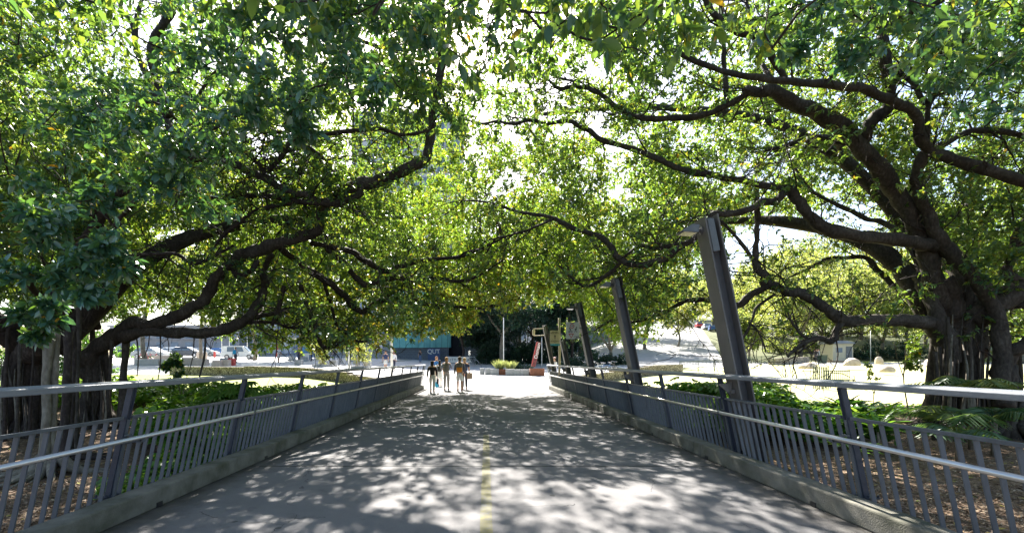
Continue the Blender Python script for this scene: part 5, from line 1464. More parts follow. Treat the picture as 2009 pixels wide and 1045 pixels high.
# planters
def ringplanter(px_, Y, r, label):
    x = PX(px_, Y)
    root = empty('planter', (x, Y, H(x, Y)), 0, label, 'planter')
    m = MB()
    vs, n = [], 32
    fs = []
    for i in range(n):
        a = 2 * math.pi * i / n
        for rr, z in ((r, -.05), (r, .22), (r - .16, .22), (r - .16, .10)):
            vs.append((math.cos(a) * rr, math.sin(a) * rr * .8, z))
    for i in range(n):
        for k in range(3):
            fs.append((i * 4 + k, ((i + 1) % n) * 4 + k, ((i + 1) % n) * 4 + k + 1, i * 4 + k + 1))
    m.add(vs, fs); m.build('rim', M['grey_block'], root)
    m = MB(); m.add([(math.cos(2 * math.pi * i / 24) * (r - .15), math.sin(2 * math.pi * i / 24) * (r - .15) * .8, .11) for i in range(24)], [tuple(range(24))]); m.build('soil', M['mulch'], root)
ringplanter(635.5, 45, 1.15, 'round kerbed planter holding the bamboo')
ringplanter(707, 43, .9, 'round kerbed planter under the second bamboo clump')
def bamboo(px_, Y, n, h, label, sp=.7):
    x = PX(px_, Y); rg = np.random.default_rng(int(px_))
    root = empty('bamboo', (x, Y, H(x, Y) + .1), 0, label, 'plant')
    T, tips = [], []
    for k in range(n):
        b = np.array([rg.normal() * sp * .4, rg.normal() * sp * .3, 0]); e = b + np.array([rg.normal() * .35, rg.normal() * .3, h * rg.uniform(.7, 1)])
        t = np.linspace(0, 1, 7)[:, None]
        P = b + (e - b) * t + np.array([rg.normal() * .15, 0, 0]) * t * t
        T.append((P, np.linspace(.028, .008, 7))); tips += [P[j] + rg.normal(size=3) * .12 for j in range(2, 7)] + [P[6] + rg.normal(size=3) * .3 for _ in range(3)]
    tubes_mesh('cane', T, M['cream_steel'], root, n=5)
    P, A, Nn, L, W, tn = sprays(np.array(tips), .38, 4, 6, .2, rg, lw=.28, tint_mu=.6, hang=.3)
    leaf_mesh('foliage', P, A, Nn, L, W, tn, M['pale_leaf'], root, shape=4)
bamboo(635, 45, 12, 2.5, 'clump of pale bamboo in the round planter on the plaza', .9)
bamboo(700, 43, 7, 2.4, 'thinner bamboo clump with reddish canes behind the railing')
bamboo(716, 43.4, 5, 2.2, 'sparse bamboo clump next to the thin light pole', .5)
# rusty planter with grasses
def rust_planter(px_, Y, w_, h_, d_, label):
    x = PX(px_, Y)
    root = empty('planter', (x, Y, H(x, Y)), 0, label, 'planter')
    m = MB()
    for c, s in (((0, -d_ / 2, h_ / 2), (w_, .03, h_)), ((0, d_ / 2, h_ / 2), (w_, .03, h_)), ((-w_ / 2 + .015, 0, h_ / 2), (.03, d_ - .03, h_ - .004)), ((w_ / 2 - .015, 0, h_ / 2), (.03, d_ - .03, h_ - .004))):
        m.box(c, s)
    m.build('panel', M['rust'], root)
    m = MB(); m.box((0, 0, h_ * .45), (w_ - .07, d_ - .04, h_ * .8)); m.build('soil', M['mulch'], root)
    return x
rust_planter(985, 39.8, .62, .5, .7, 'small rusty steel planter sprouting tall grass')
rust_planter(1053, 38.6, 1.2, .62, .9, 'wide rusty steel planter carrying the red pylon')
def grass_clump(px_, Y, n, h, r, label):
    x = PX(px_, Y); rg = np.random.default_rng(int(px_) + 3)
    root = empty('grass_tussock', (x, Y, H(x, Y) + .42), 0, label, 'plant')
    a = rg.uniform(0, 6.28, n); rr = r * .25 * rg.random(n)
    P = np.c_[np.cos(a) * rr, np.sin(a) * rr, np.zeros(n)]
    A = np.c_[np.cos(a) * rg.uniform(.1, .75, n), np.sin(a) * rg.uniform(.1, .75, n), np.ones(n)]
    Nn = np.c_[np.cos(a), np.sin(a), np.zeros(n) + .2]
    L = h * rg.uniform(.6, 1.1, n)
    leaf_mesh('foliage', P, A, Nn, L, np.full(n, .035), rg.random(n), M['grass_tall'], root, shape=6, droop=.1)
grass_clump(981, 39.9, 420, 1.05, 1.2, 'silvery tall grass tussock in the small rusty planter')
grass_clump(1001, 40.4, 420, .95, 1.3, 'silvery tall grass tussock behind the grey blocks')

# boulders
for i, (px_, Y, w_, h_, lab, sd) in enumerate([(1585, 38, 1.35, .72, 'flat white boulder on the lawn nearest the stone wall', 1), (1671, 40, 1.25, 1.08, 'peaked sandstone boulder in the middle of the lawn', 2), (1725, 44, .72, 1.1, 'tall narrow boulder standing upright', 3.4), (1741, 33, .98, .72, 'rounded boulder closest to the bench', 4), (1826, 39, 1.1, .95, 'boulder half hidden behind the sapling and fig roots', 5), (1812, 58, .7, .45, 'smallest distant boulder by the park path', 6)]):
    x = PX(px_, Y)
    m = MB(); m.ball((0, 0, h_ * .38), (w_ / 2, w_ * .42, h_ * .62), 22, 14, noise=.10, seed=sd, flat=-.05)
    o = m.build('boulder', M['boulder'], smooth=True); o.location = (x, Y, H(x, Y)); tag(o, lab, 'boulder', 'sandstone boulders on the lawn')

# green steel fence, bench, tree guard, bins
def fence(px0, Y0, px1, Y1, h_, nseg, label):
    a = Vector((PX(px0, Y0), Y0, 0)); b = Vector((PX(px1, Y1), Y1, 0)); a.z, b.z = H(a.x, a.y), H(b.x, b.y)
    root = empty('fence', a, 0, label, 'fence')
    d = (b - a)
    up = Vector((0, 0, 1))
    for k in range(nseg + 1):
        p = d * (k / nseg); m = MB(); m.tube([p + up * -.1, p + up * h_], .035, 8); m.build('post', M['green_steel'], root)
    for k in range(nseg):
        p, q = d * (k / nseg), d * ((k + 1) / nseg); m = MB()
        m.bar(p + up * (h_ - .04), q + up * (h_ - .04), .05, .05); m.bar(p + up * h_ * .42, q + up * h_ * .42, .04, .04)
        nb_ = 12
        for j in range(1, nb_):
            r_ = p + (q - p) * (j / nb_); m.box(r_ + up * (h_ * .71 - .02), (.025, .025, h_ * .54))
        m.build('rail_panel', M['green_steel'], root)
fence(1334, 35, 1432, 40, .95, 3, 'dark green barred fence beyond the first lamp post')
fence(1468, 46, 1518, 49, 1.05, 2, 'dark green barred fence ending at the pale stone wall')
def bench(px_, Y, w_, rz, label):
    x = PX(px_, Y); root = empty('bench', (x, Y, H(x, Y)), rz, label, 'bench')
    m = MB(); 
    for i in range(13):
        m.box((-w_ / 2 + .04 + i * (w_ - .08) / 12, .22, .66), (.03, .02, .42))
    m.box((0, .22, .89), (w_, .035, .05)); m.box((0, .22, .44), (w_, .035, .04)); m.build('backrest', M['green_steel'], root)
    m = MB()
    for i in range(6): m.box((0, -.2 + i * .075, .43), (w_, .055, .03))
    m.build('seat', M['green_steel'], root)
    for sx in (-1, 1):
        for yy_ in (-.18, .2):
            m = MB(); m.tube([(sx * (w_ / 2 - .08), yy_, -.05), (sx * (w_ / 2 - .08), yy_, .42)], .025, 7); m.build('leg', M['green_steel'], root)
        m = MB(); m.tube([(sx * (w_ / 2 - .05), -.2, .44), (sx * (w_ / 2 - .05), -.2, .64), (sx * (w_ / 2 - .05), .2, .66)], .02, 6); m.build('armrest', M['green_steel'], root)
bench(1647, 23, 1.2, -.15, 'dark green slatted bench at the lawn edge behind the ground cover')
bench(1480, 44, 1.2, .2, 'dark green bench in front of the far barred fence')
def guard(px_, Y, s, h_, label):
    x = PX(px_, Y); root = empty('tree_guard', (x, Y, H(x, Y)), 0, label, 'tree guard')
    for i, (a, b) in enumerate(((-1, -1), (1, -1), (1, 1), (-1, 1))):
        m = MB(); m.tube([(a * s / 2, b * s / 2, -.05), (a * s / 2, b * s / 2, h_)], .022, 6); m.build('post', M['green_steel'], root)
    m = MB()
    for z in (h_ - .12, h_ * .35):
        for (a, b), (c, d) in (((-1, -1), (1, -1)), ((1, -1), (1, 1)), ((1, 1), (-1, 1)), ((-1, 1), (-1, -1))):
            m.bar((a * s / 2, b * s / 2, z), (c * s / 2, d * s / 2, z), .025, .025)
            for t in (.25, .5, .75):
                p = (a * s / 2 + (c - a) * s / 2 * t, b * s / 2 + (d - b) * s / 2 * t, h_ * .5)
                if z > h_ * .5: m.box(p, (.018, .018, h_ * .95))
    m.build('cage', M['green_steel'], root)
guard(1610, 22.5, .42, 1.15, 'square dark green tree guard beside the slatted bench')
def litter_bin(px_, Y, r, h_, label, mat='green_steel', wheels=False):
    x = PX(px_, Y); root = empty('litter_bin', (x, Y, H(x, Y)), 0, label, 'bin')
    if not wheels:
        m = MB()
        for i in range(20):
            a = 2 * math.pi * i / 20; m.box((math.cos(a) * r, math.sin(a) * r, h_ * .45), (.035, .035, h_ * .9), rot=Matrix.Rotation(a, 3, 'Z'))
        m.torus((0, 0, h_ * .9), r, .02, 'Z', 20, 6); m.torus((0, 0, .08), r, .02, 'Z', 20, 6); m.build('slat_drum', M[mat], root)
        m = MB(); m.tube([(0, 0, .05), (0, 0, h_ * .86)], r * .86, 16); m.build('liner', M['black'], root)
        m = MB(); m.tube([(0, 0, h_ * .99), (0, 0, h_ * 1.02), (0, 0, h_ * 1.08)], [r * 1.08, r * 1.08, r * .5], 18)
        for a in (0, 2.1, 4.2): m.tube([(math.cos(a) * r * .95, math.sin(a) * r * .95, h_ * .88), (math.cos(a) * r * .95, math.sin(a) * r * .95, h_ * 1.0)], .012, 5)
        m.build('lid', M[mat], root)
    else:
        m = MB(); m.box((0, 0, h_ * .46), (r * 1.7, r * 1.8, h_ * .84), taper=1.18); m.build('body', M[mat], root)
        m = MB(); m.rbox((0, 0, h_ * .93), (r * 2.15, r * 2.3, .07), r=.02); m.tube([(-r * .8, r * 1.1, h_ * .9), (r * .8, r * 1.1, h_ * .9)], .02, 6); m.build('lid', M[mat], root)
        for sx in (-1, 1):
            m = MB(); m.disc((sx * r * .75, r * .75, .1), .1, 'X', .05); m.build('wheel', M['tyre'], root)
litter_bin(441, 12.2, .17, .78, 'slatted dark green litter bin in the west plant bed')
litter_bin(1613.5, 54, .34, 1.05, 'dark green wheeled bin beside the white hut', wheels=True)
# white hut
x = PX(1641, 60)
root = empty('hut', (x, 60, H(x, 60)), 0, 'small white hut beneath the pale trees', 'hut')
m = MB(); m.box((0, 0, 1.1), (2.6, 2.2, 2.4)); m.build('wall', M['tan_board'], root)
m = MB(); m.prism([(-1.5, -1.3, 2.3), (-1.5, 1.3, 2.3), (-1.5, 1.3, 2.42), (-1.5, 0, 2.75), (-1.5, -1.3, 2.42)], (3.0, 0, 0)); m.build('roof', M['facade_grey'], root)
m = MB(); m.box((.75, -1.12, 1.0), (.75, .06, 1.95)); d_ = m.build('door', M['grey_box'], root)
m = MB(); m.box((.48, -1.17, 1.0), (.04, .05, .14)); m.build('handle', M['rim'], d_)
m = MB(); m.box((-.5, -1.12, 1.5), (.8, .05, .6)); m.build('window', M['window'], root)
m = MB(); m.box((0, 0, .04), (2.9, 2.5, .12)); m.build('base', M['rust'], root)

# ------------------------------------------------------------------ poles and signs
def pole(name, px_, Y, h_, r, mat, label, cat='pole', cap=True):
    x = PX(px_, Y); root = empty(name, (x, Y, H(x, Y)), 0, label, cat)
    m = MB(); m.tube([(0, 0, -.1), (0, 0, h_ * .5), (0, 0, h_)], [r, r * .92, r * .8], 12); m.build('shaft', M[mat], root, smooth=True)
    m = MB(); m.tube([(0, 0, -.02), (0, 0, .05)], r * 1.9, 12); m.build('foot', M['grey_block'], root)
    if cap == 'lamp':
        m = MB(); m.tube([(0, 0, h_), (0, 0, h_ + .05), (0, 0, h_ + .45), (0, 0, h_ + .5)], [r * .8, .13, .11, .03], 12); m.build('lantern', M['offwhite'], root)
    return root
pole('light_pole', 768.5, 33.5, 4.6, .09, 'offwhite', 'thick white light pole next to the two walkers', 'light pole', 'lamp')
pole('light_pole', 684.5, 41, 3.6, .075, 'offwhite', 'thinner white light pole between the bamboo clumps', 'light pole', 'lamp')
pole('flagpole', 988, 44, 5.2, .045, 'white', 'bare white flagpole behind the silvery grass')
for px_, Y, h_, lab in [(435, 62, 4.0, 'thin white pole left of the white car'), (485, 66, 4.2, 'thin white pole just right of the white car'), (450, 70, 4.0, 'thin white pole behind the walker with a blue pack'), (1063, 50, 3.4, 'thin pale post behind the red pylon'), (1708, 62, 4.2, 'thin white pole among the pale trees')]:
    pole('street_pole', px_, Y, h_, .05, 'offwhite', lab)
# small street sign
x = PX(921, 36); root = empty('street_sign', (x, 36, H(x, 36)), 0, 'small blank white sign on a thin grey pole before the dark trees', 'sign')
m = MB(); m.tube([(0, 0, -.1), (0, 0, 2.1)], .025, 8); m.build('pole', M['grey_box'], root)
m = MB(); m.rbox((0, -.03, 1.98), (.16, .012, .34), r=.005); m.build('plate', M['white'], root)

# speed sign fixed to the third lamp post
def flat_sign(name, px0, py0, px1, py1, Y, mat, label):
    a, b = at(px0, py0, Y), at(px1, py1, Y)
    c = (a + b) / 2; w_, h_ = abs(b.x - a.x), abs(a.z - b.z)
    root = empty(name, c, 0, label, 'sign')
    m = MB(); m.rbox((0, 0, 0), (w_, .025, h_), r=.008); m.build('board', M[mat], root)
    return root, w_, h_
root, w_, h_ = flat_sign('speed_sign', 1110.5, 631.5, 1137, 664.5, 16.55, 'offwhite', 'white speed limit and give way board on the third lamp post')
text_obj('caption', 'SLOW', .055, M['black'], root, (-.03, -.016, h_ * .44))
m = MB(); m.torus((-.03, -.018, h_ * .26), .072, .011, 'Y', 24, 6); m.build('speed_ring', M['signred'], root)
text_obj('speed_number', '10', .085, M['black'], root, (-.03, -.016, h_ * .26))
def ped(cx_, cz_, s, lean, rider=False):
    m = MB()
    m.disc((cx_ + lean * .03, -.017, cz_ + .085 * s), .017 * s, 'Y', .006, 10)
    m.bar((cx_ + lean * .02, -.017, cz_ + .06 * s), (cx_, -.017, cz_), .006, .028 * s, up=(1, 0, 0))
    for q in (-1, 1):
        m.bar((cx_, -.0175, cz_), (cx_ + q * .035 * s, -.0175, cz_ - .07 * s), .006, .013 * s, up=(1, 0, 0))
        m.bar((cx_ + lean * .015, -.018, cz_ + .05 * s), (cx_ + q * .04 * s, -.018, cz_ + .012 * s), .006, .010 * s, up=(1, 0, 0))
    if rider:
        for q in (-1, 1): m.torus((cx_ + q * .045, -.017, cz_ - .06), .028, .006, 'Y', 14, 4)
    m.build('pictogram', M['black'], root)
ped(-.09, h_ * .02, 1.0, -1, True); ped(.10, h_ * .03, 1.15, 1)
def tri(cx_, cz_, s, mat, y_): 
    m = MB(); m.prism([(cx_ - s, y_, cz_ + s * .7), (cx_ + s, y_, cz_ + s * .7), (cx_, y_, cz_ - s * .95)], (0, .006, 0)); m.build('give_way_mark', M[mat], root)
tri(-.06, -h_ * .30, .10, 'signred', -.020); tri(-.06, -h_ * .295, .062, 'offwhite', -.026)
text_obj('caption', 'GIVE WAY', .024, M['black'], root, (-.06, -.026, -h_ * .255))
text_obj('caption', 'CAUTION\nPEDESTRIANS', .026, M['black'], root, (.10, -.015, -h_ * .36))
m = MB(); m.box((w_ / 2 + .03, .03, .1), (.12, .03, .05)); m.box((w_ / 2 + .03, .03, -.15), (.12, .03, .05)); m.build('clamp', M['grey_box'], root)
# tan sign on its own pole
root, w_, h_ = flat_sign('direction_sign', 1079, 648, 1098.5, 674, 22.6, 'tan_board', 'tan board with an arrow on a slim pole between the short posts')
m = MB(); m.box((0, -.002, -h_ / 2 - .045), (w_, .022, .075)); m.build('blue_strip', M['cyan_strip'], root)
text_obj('caption', 'GOODWILL\nBRIDGE AND CITY', .055, M['black'], root, (0, -.016, h_ * .33))
m = MB(); m.prism([(-.055, -.018, .02), (.055, -.018, .02), (0, -.018, .12)], (0, .006, 0)); m.prism([(-.03, -.018, -.08), (-.03, -.018, .0), (.03, -.018, .0), (.03, -.018, -.08), (.018, -.018, -.08), (.018, -.018, -.03), (-.018, -.018, -.03), (-.018, -.018, -.08)], (0, .006, 0)); m.build('arrow', M['black'], root)
text_obj('caption', 'CITY\nBOTANIC GARDENS\nWALK', .045, M['black'], root, (0, -.016, -h_ * .30))
m = MB(); m.tube([(w_ / 2 - .02, .05, -1.85), (w_ / 2 - .02, .05, .95)], .055, 10); m.build('pole', M['cream_steel'], root, smooth=True)
# lantern bracket near the bridge end
c = at(1047, 652, 26.4)
root = empty('bracket_lantern', c, 0, 'small cream lantern hung from a bracket at the bridge end', 'lantern')
m = MB(); m.tube([(0, 0, .17), (.0, 0, .22), (.58, 0, .24)], .022, 7); m.tube([(0, 0, -.14), (.02, 0, -.18), (.60, 0, -.15)], .022, 7); m.build('bracket', M['cream_steel'], root)
m = MB(); m.tube([(0, 0, -.16), (0, 0, -.12), (0, 0, .12), (0, 0, .18)], [.05, .075, .085, .05], 10); m.build('lamp_shade', M['tan_board'], root)

# red leaning pylon with lettering
a, b = at(1046, 719, 38.6), at(1056.5, 671, 38.6)
root = empty('sign_pylon', a, 0, 'red leaning pylon lettered Domain on the rusty planter', 'sign')
d = b - a; ang = math.atan2(d.x, d.z); Lp = d.length
rot = Matrix.Rotation(ang, 3, 'Y')
m = MB(); m.rbox(d / 2 + Vector((0, 0, 0)), (.36, .16, Lp), r=.015, rot=rot); m.build('slab', M['redblack'], root)
m = MB(); m.rbox(rot @ Vector((-.155, -.085, Lp * .5)), (.04, .02, Lp * .98), r=.005, rot=rot); m.build('edge_strip', M['red'], root)
t = text_obj('lettering', 'Domain', .42, M['white'], root, rot @ Vector((.05, -.09, Lp * .66)), extrude=.006)
t.rotation_euler = (Matrix.Rotation(ang, 3, 'Y') @ Matrix.Rotation(R(-90), 3, 'Y') @ Matrix.Rotation(R(90), 3, 'X')).to_euler()
for zz in (.22, .45):
    m = MB(); m.rbox(rot @ Vector((.02, -.085, Lp * zz * .6)), (.10, .01, .06), r=.003, rot=rot); m.build('mark', M['black'], root)

# ------------------------------------------------------------------ buildings
Yq = 70
zb = H(-8, Yq)
root = empty('campus_building', (0, Yq, zb), 0, 'campus building with a teal copper upper storey and blue grey wall', 'building')
def loc_(px_, py_, Y): 
    p = at(px_, py_, Y); return p - Vector((0, Yq, zb))
m = MB(); a, b = loc_(774, 713, 69.5), loc_(880, 713, 72)
m.prism([(a.x, a.y, -.8), (b.x, b.y, -.8), (b.x, b.y + 14, -.8), (a.x, a.y + 14, -.8)], (0, 0, 3.0)); m.build('wall', M['bluegrey_wall'], root)
m = MB(); a, b = loc_(771, 682, 68.6), loc_(884, 668, 72.0)
m.prism([(a.x, a.y, a.z), (b.x, b.y, a.z + .18), (b.x, b.y + 14, a.z + .18), (a.x, a.y + 14, a.z)], (0, 0, 10.5)); m.build('copper_storey', M['teal'], root)
m = MB(); a, b = loc_(913, 713, 71), loc_(952, 713, 71)
m.prism([(a.x, a.y, -.8), (b.x + .5, b.y, -.8), (b.x + .5, b.y + 6, -.8), (a.x, a.y + 6, -.8)], (-.25, 0, 3.1)); m.build('leaning_wall', M['bluegrey_wall'], root)
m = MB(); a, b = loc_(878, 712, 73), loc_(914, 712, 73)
m.box(((a.x + b.x) / 2, a.y + .3, 1.6), (b.x - a.x + .8, .2, 4.8)); m.build('recess_shade', M['dark_void'], root)  # dark sheet standing in for shade in the recess
m = MB(); a, b = loc_(700, 712, 74), loc_(772, 712, 72)
m.prism([(a.x, a.y, -.5), (b.x, b.y, -.5), (b.x, b.y, 2.8), (a.x, a.y, .2)], (0, 2.4, 0)); m.build('stair_wall', M['facade_grey'], root)
m = MB(); a, b = loc_(880, 713, 66), loc_(965, 713, 66)
m.box(((a.x + b.x) / 2, a.y, .05), (b.x - a.x, .5, .6)); m.build('low_wall', M['grey_block'], root)
# university sign
pa, pb = at(839.5, 683, 69.6), at(863.5, 706, 69.6)
root = empty('university_sign', (pa + pb) / 2, 0, 'navy panel lettered QUT on the blue grey wall', 'sign')
w_, h_ = pb.x - pa.x, pa.z - pb.z
m = MB(); m.rbox((0, 0, 0), (w_, .12, h_), r=.02); m.build('board', M['navy_panel'], root)
text_obj('lettering', 'QUT', .95, M['white'], root, (-.05, -.075, h_ * .22), extrude=.02, spacing=.92)
# city walk sign
pa, pb = at(878, 700.5, 58), at(925, 711, 58)
root = empty('walk_sign', (pa + pb) / 2, 0, 'long white sign lettered CITY WALK behind the walking group', 'sign')
w_, h_ = pb.x - pa.x, pa.z - pb.z
m = MB(); m.prism([(-w_ / 2, 0, -h_ * .5), (w_ / 2 + .1, 0, -h_ * .5), (w_ / 2 - .3, 0, h_ * .1), (w_ / 2 - .35, 0, h_ / 2), (-w_ / 2, 0, h_ / 2)], (0, .08, 0)); m.build('board', M['offwhite'], root)
text_obj('lettering', 'CITY WALK', .46, M['black'], root, (-.15, -.006, .02), extrude=.004, spacing=1.25)
m = MB(); m.tube([(-w_ / 2, .1, h_ / 2 + .05), (w_ / 2 + .35, .1, h_ / 2 + .05), (w_ / 2 + 1.0, .1, -h_ * .6)], .035, 7); m.build('handrail', M['white'], root)
for xx_ in (-w_ / 2 + .2, w_ / 2 - .4):
    m = MB(); m.tube([(xx_, .12, -h_ / 2 - .9), (xx_, .12, h_ / 2)], .03, 6); m.build('post', M['grey_box'], root)

def building(name, px0, px1, Y, ztop, depth, mat, cols, rows, label, zb=None, wz=(.5, .75), inset=.1, first=1.0, roof='facade_grey', sill=True):
    x0, x1 = PX(px0, Y), PX(px1, Y)
    z0 = zb if zb is not None else min(H(x0, Y), H(x1, Y)) - .5
    root = empty(name, ((x0 + x1) / 2, Y, z0), 0, label, 'building')
    W_, Ht = x1 - x0, ztop - z0
    m = MB(); m.box((0, depth / 2, Ht / 2), (W_, depth, Ht)); m.build('wall', M[mat], root)
    m = MB(); m.box((0, depth / 2, Ht + .15), (W_ + .6, depth + .6, .3)); m.build('roof', M[roof], root)
    cw, rh = W_ / cols, (Ht - first) / rows
    for r_ in range(rows):
        for c_ in range(cols):
            cx_, cz_ = -W_ / 2 + cw * (c_ + .5), first + rh * (r_ + .5)
            m = MB(); m.box((cx_, -.02, cz_), (cw * wz[0], .08, rh * wz[1])); wo = m.build('window', M['window'], root)
            if sill:
                m = MB(); m.box((cx_, -.2, cz_ - rh * wz[1] / 2 - .08), (cw * .92, .5, .14)); m.build('sill', M[roof], wo)
building('apartment_tower', 690, 905, 112, 62, 16, 'facade', 8, 12, 'pale apartment tower glimpsed through the middle of the canopy', sill=True)
building('office_block', 470, 690, 92, 12.5, 14, 'facade', 7, 3, 'low pale office block behind the yellow green trees')
building('grey_building', 215, 470, 88, 8.2, 12, 'facade_grey', 9, 2, 'long grey building behind the parked cars')
building('tower_block', 1015, 1130, 135, 48, 16, 'facade', 5, 10, 'pale tower block behind the tall green trees', sill=False)
building('low_building', 1080, 1215, 95, 8.5, 12, 'facade_grey', 6, 2, 'low grey building behind the speed limit sign')
building('office_building', 880, 1020, 104, 13.5, 12, 'facade_grey', 6, 3, 'dull grey building closing the gap behind the forked tree')
# kiosk with blue panels
x = PX(592, 62); root = empty('kiosk', (x, 62, H(x, 62)), 0, 'open kiosk with bright blue panels on the plaza', 'kiosk')
m = MB(); m.box((.1, .8, 1.5), (2.2, .08, 2.4)); m.build('panel', M['blue_panel'], root)
m = MB(); m.box((-.75, .72, 1.5), (.5, .06, 2.2)); m.build('panel', M['navy_panel'], root)
m = MB(); m.box((0, 0, 2.85), (3.2, 2.2, .14)); m.build('roof', M['offwhite'], root)
for a in (-1.4, 1.4):
    for b in (-.9, .9):
        m = MB(); m.tube([(a, b, 0), (a, b, 2.8)], .05, 8); m.build('post', M['navy_panel'], root)
m = MB(); m.box((.2, .4, .45), (1.5, .5, .9)); m.build('counter', M['white'], root)
# closed red and white banner
x = PX(541, 54); root = empty('banner', (x, 54, H(x, 54)), 0, 'narrow red banner on a pole in the sunny plaza', 'banner')
m = MB(); m.tube([(0, 0, 0), (0, 0, 2.3)], .025, 7); m.build('pole', M['grey_box'], root)
m = MB(); m.prism([(.02, 0, .6), (.34, 0, .5), (.30, 0, 1.6), (.14, 0, 2.2), (.02, 0, 2.25)], (0, .02, 0)); m.build('flag', M['signred'], root)
for px_, Y, lab in [(421, 66, 'small red traffic cone-like post by the thin white pole'), (404, 60, 'pale bollard on the sunny plaza left of the red post'), (388, 59, 'beige bollard near the brick-faced block')]:
    x = PX(px_, Y); m = MB(); m.tube([(0, 0, -.05), (0, 0, .75), (0, 0, .9), (0, 0, .93)], [.16, .15, .12, .02], 12)
    o = m.build('bollard', M['signred'] if 'red traffic' in lab else M['beige_block'], smooth=False); o.location = (x, Y, H(x, Y)); tag(o, lab.replace('small red traffic cone-like post', 'short red bollard'), 'bollard')

# dark hedge masses at the foot of the far trees
def hedge(px0, px1, Y, h_, d_, n, label, mat='dark_leaf', leaf=.2, seed=0):
    x0, x1 = PX(px0, Y), PX(px1, Y); rg = np.random.default_rng(seed + 2200)
    xm = (x0 + x1) / 2; z0 = H(xm, Y)
    root = empty('hedge', (xm, Y, z0), 0, label, 'hedge')
    T = []
    for k in range(max(3, int((x1 - x0) / .9))):
        xx_ = rg.uniform(x0, x1) - xm; yy_ = rg.uniform(-d_, d_) * .3
        zz_ = H(xx_ + xm, Y) - z0
        T.append((np.array([[xx_, yy_, zz_ - .1], [xx_ + .05, yy_, zz_ + h_ * .4], [xx_ + rg.normal() * .2, yy_, zz_ + h_ * .8]]), [.05, .035, .015]))
    tubes_mesh('stem', T, M['bark_dark'], root, n=5)
    C_ = np.c_[rg.uniform(x0 - xm, x1 - xm, n), rg.uniform(-d_ / 2, d_ / 2, n), rg.uniform(.1, h_, n)]
    C_[:, 2] *= .75 + .25 * np.sin(C_[:, 0] * 1.3 + seed)
    C_[:, 2] += hgt(C_[:, 0] + xm, C_[:, 1] + Y) - z0
    P, A, Nn, L, W, tn = sprays(C_, max(.4, h_ * .085), 9, 7, leaf, rg)
    leaf_mesh('foliage', P, A, Nn, L, W, tn, M[mat], root)
hedge(938, 1110, 62, 3.0, 2.5, 330, 'dark shrubs under the forked tree', seed=1, leaf=.26)
hedge(870, 1150, 78, 12.5, 3.5, 850, 'tall dark hedge closing the view behind the forked tree', seed=11, leaf=.36)
hedge(1100, 1240, 50, 1.6, 2, 130, 'dark shrubs behind the parked bicycles', seed=2)
hedge(1004, 1042, 44, .9, .8, 40, 'low dark shrubs behind the grey blocks', leaf=.13, seed=3)
hedge(1660, 1830, 64, 2.4, 2.5, 170, 'shadowed shrubs under the pale trees past the lawn', seed=4)
hedge(1440, 1900, 98, 5.0, 5, 420, 'belt of bushes across the hillside above the lawn', mat='pale_leaf', leaf=.34, seed=12)
hedge(1500, 1600, 70, 2.0, 2.5, 120, 'shrubs behind the pale stone wall', mat='pale_leaf', seed=5)
hedge(1840, 2080, 56, 3.2, 3, 220, 'tall shrubs across the lawn behind the fluted trunk', mat='pale_leaf', seed=6)
hedge(-120, 210, 34, 3.4, 3, 260, 'leafy shrubs glimpsed between the hanging roots', mat='ground_leaf', seed=7)
hedge(225, 300, 62, 1.6, 2, 70, 'shrubs at the end of the long grey building', mat='ground_leaf', seed=8)

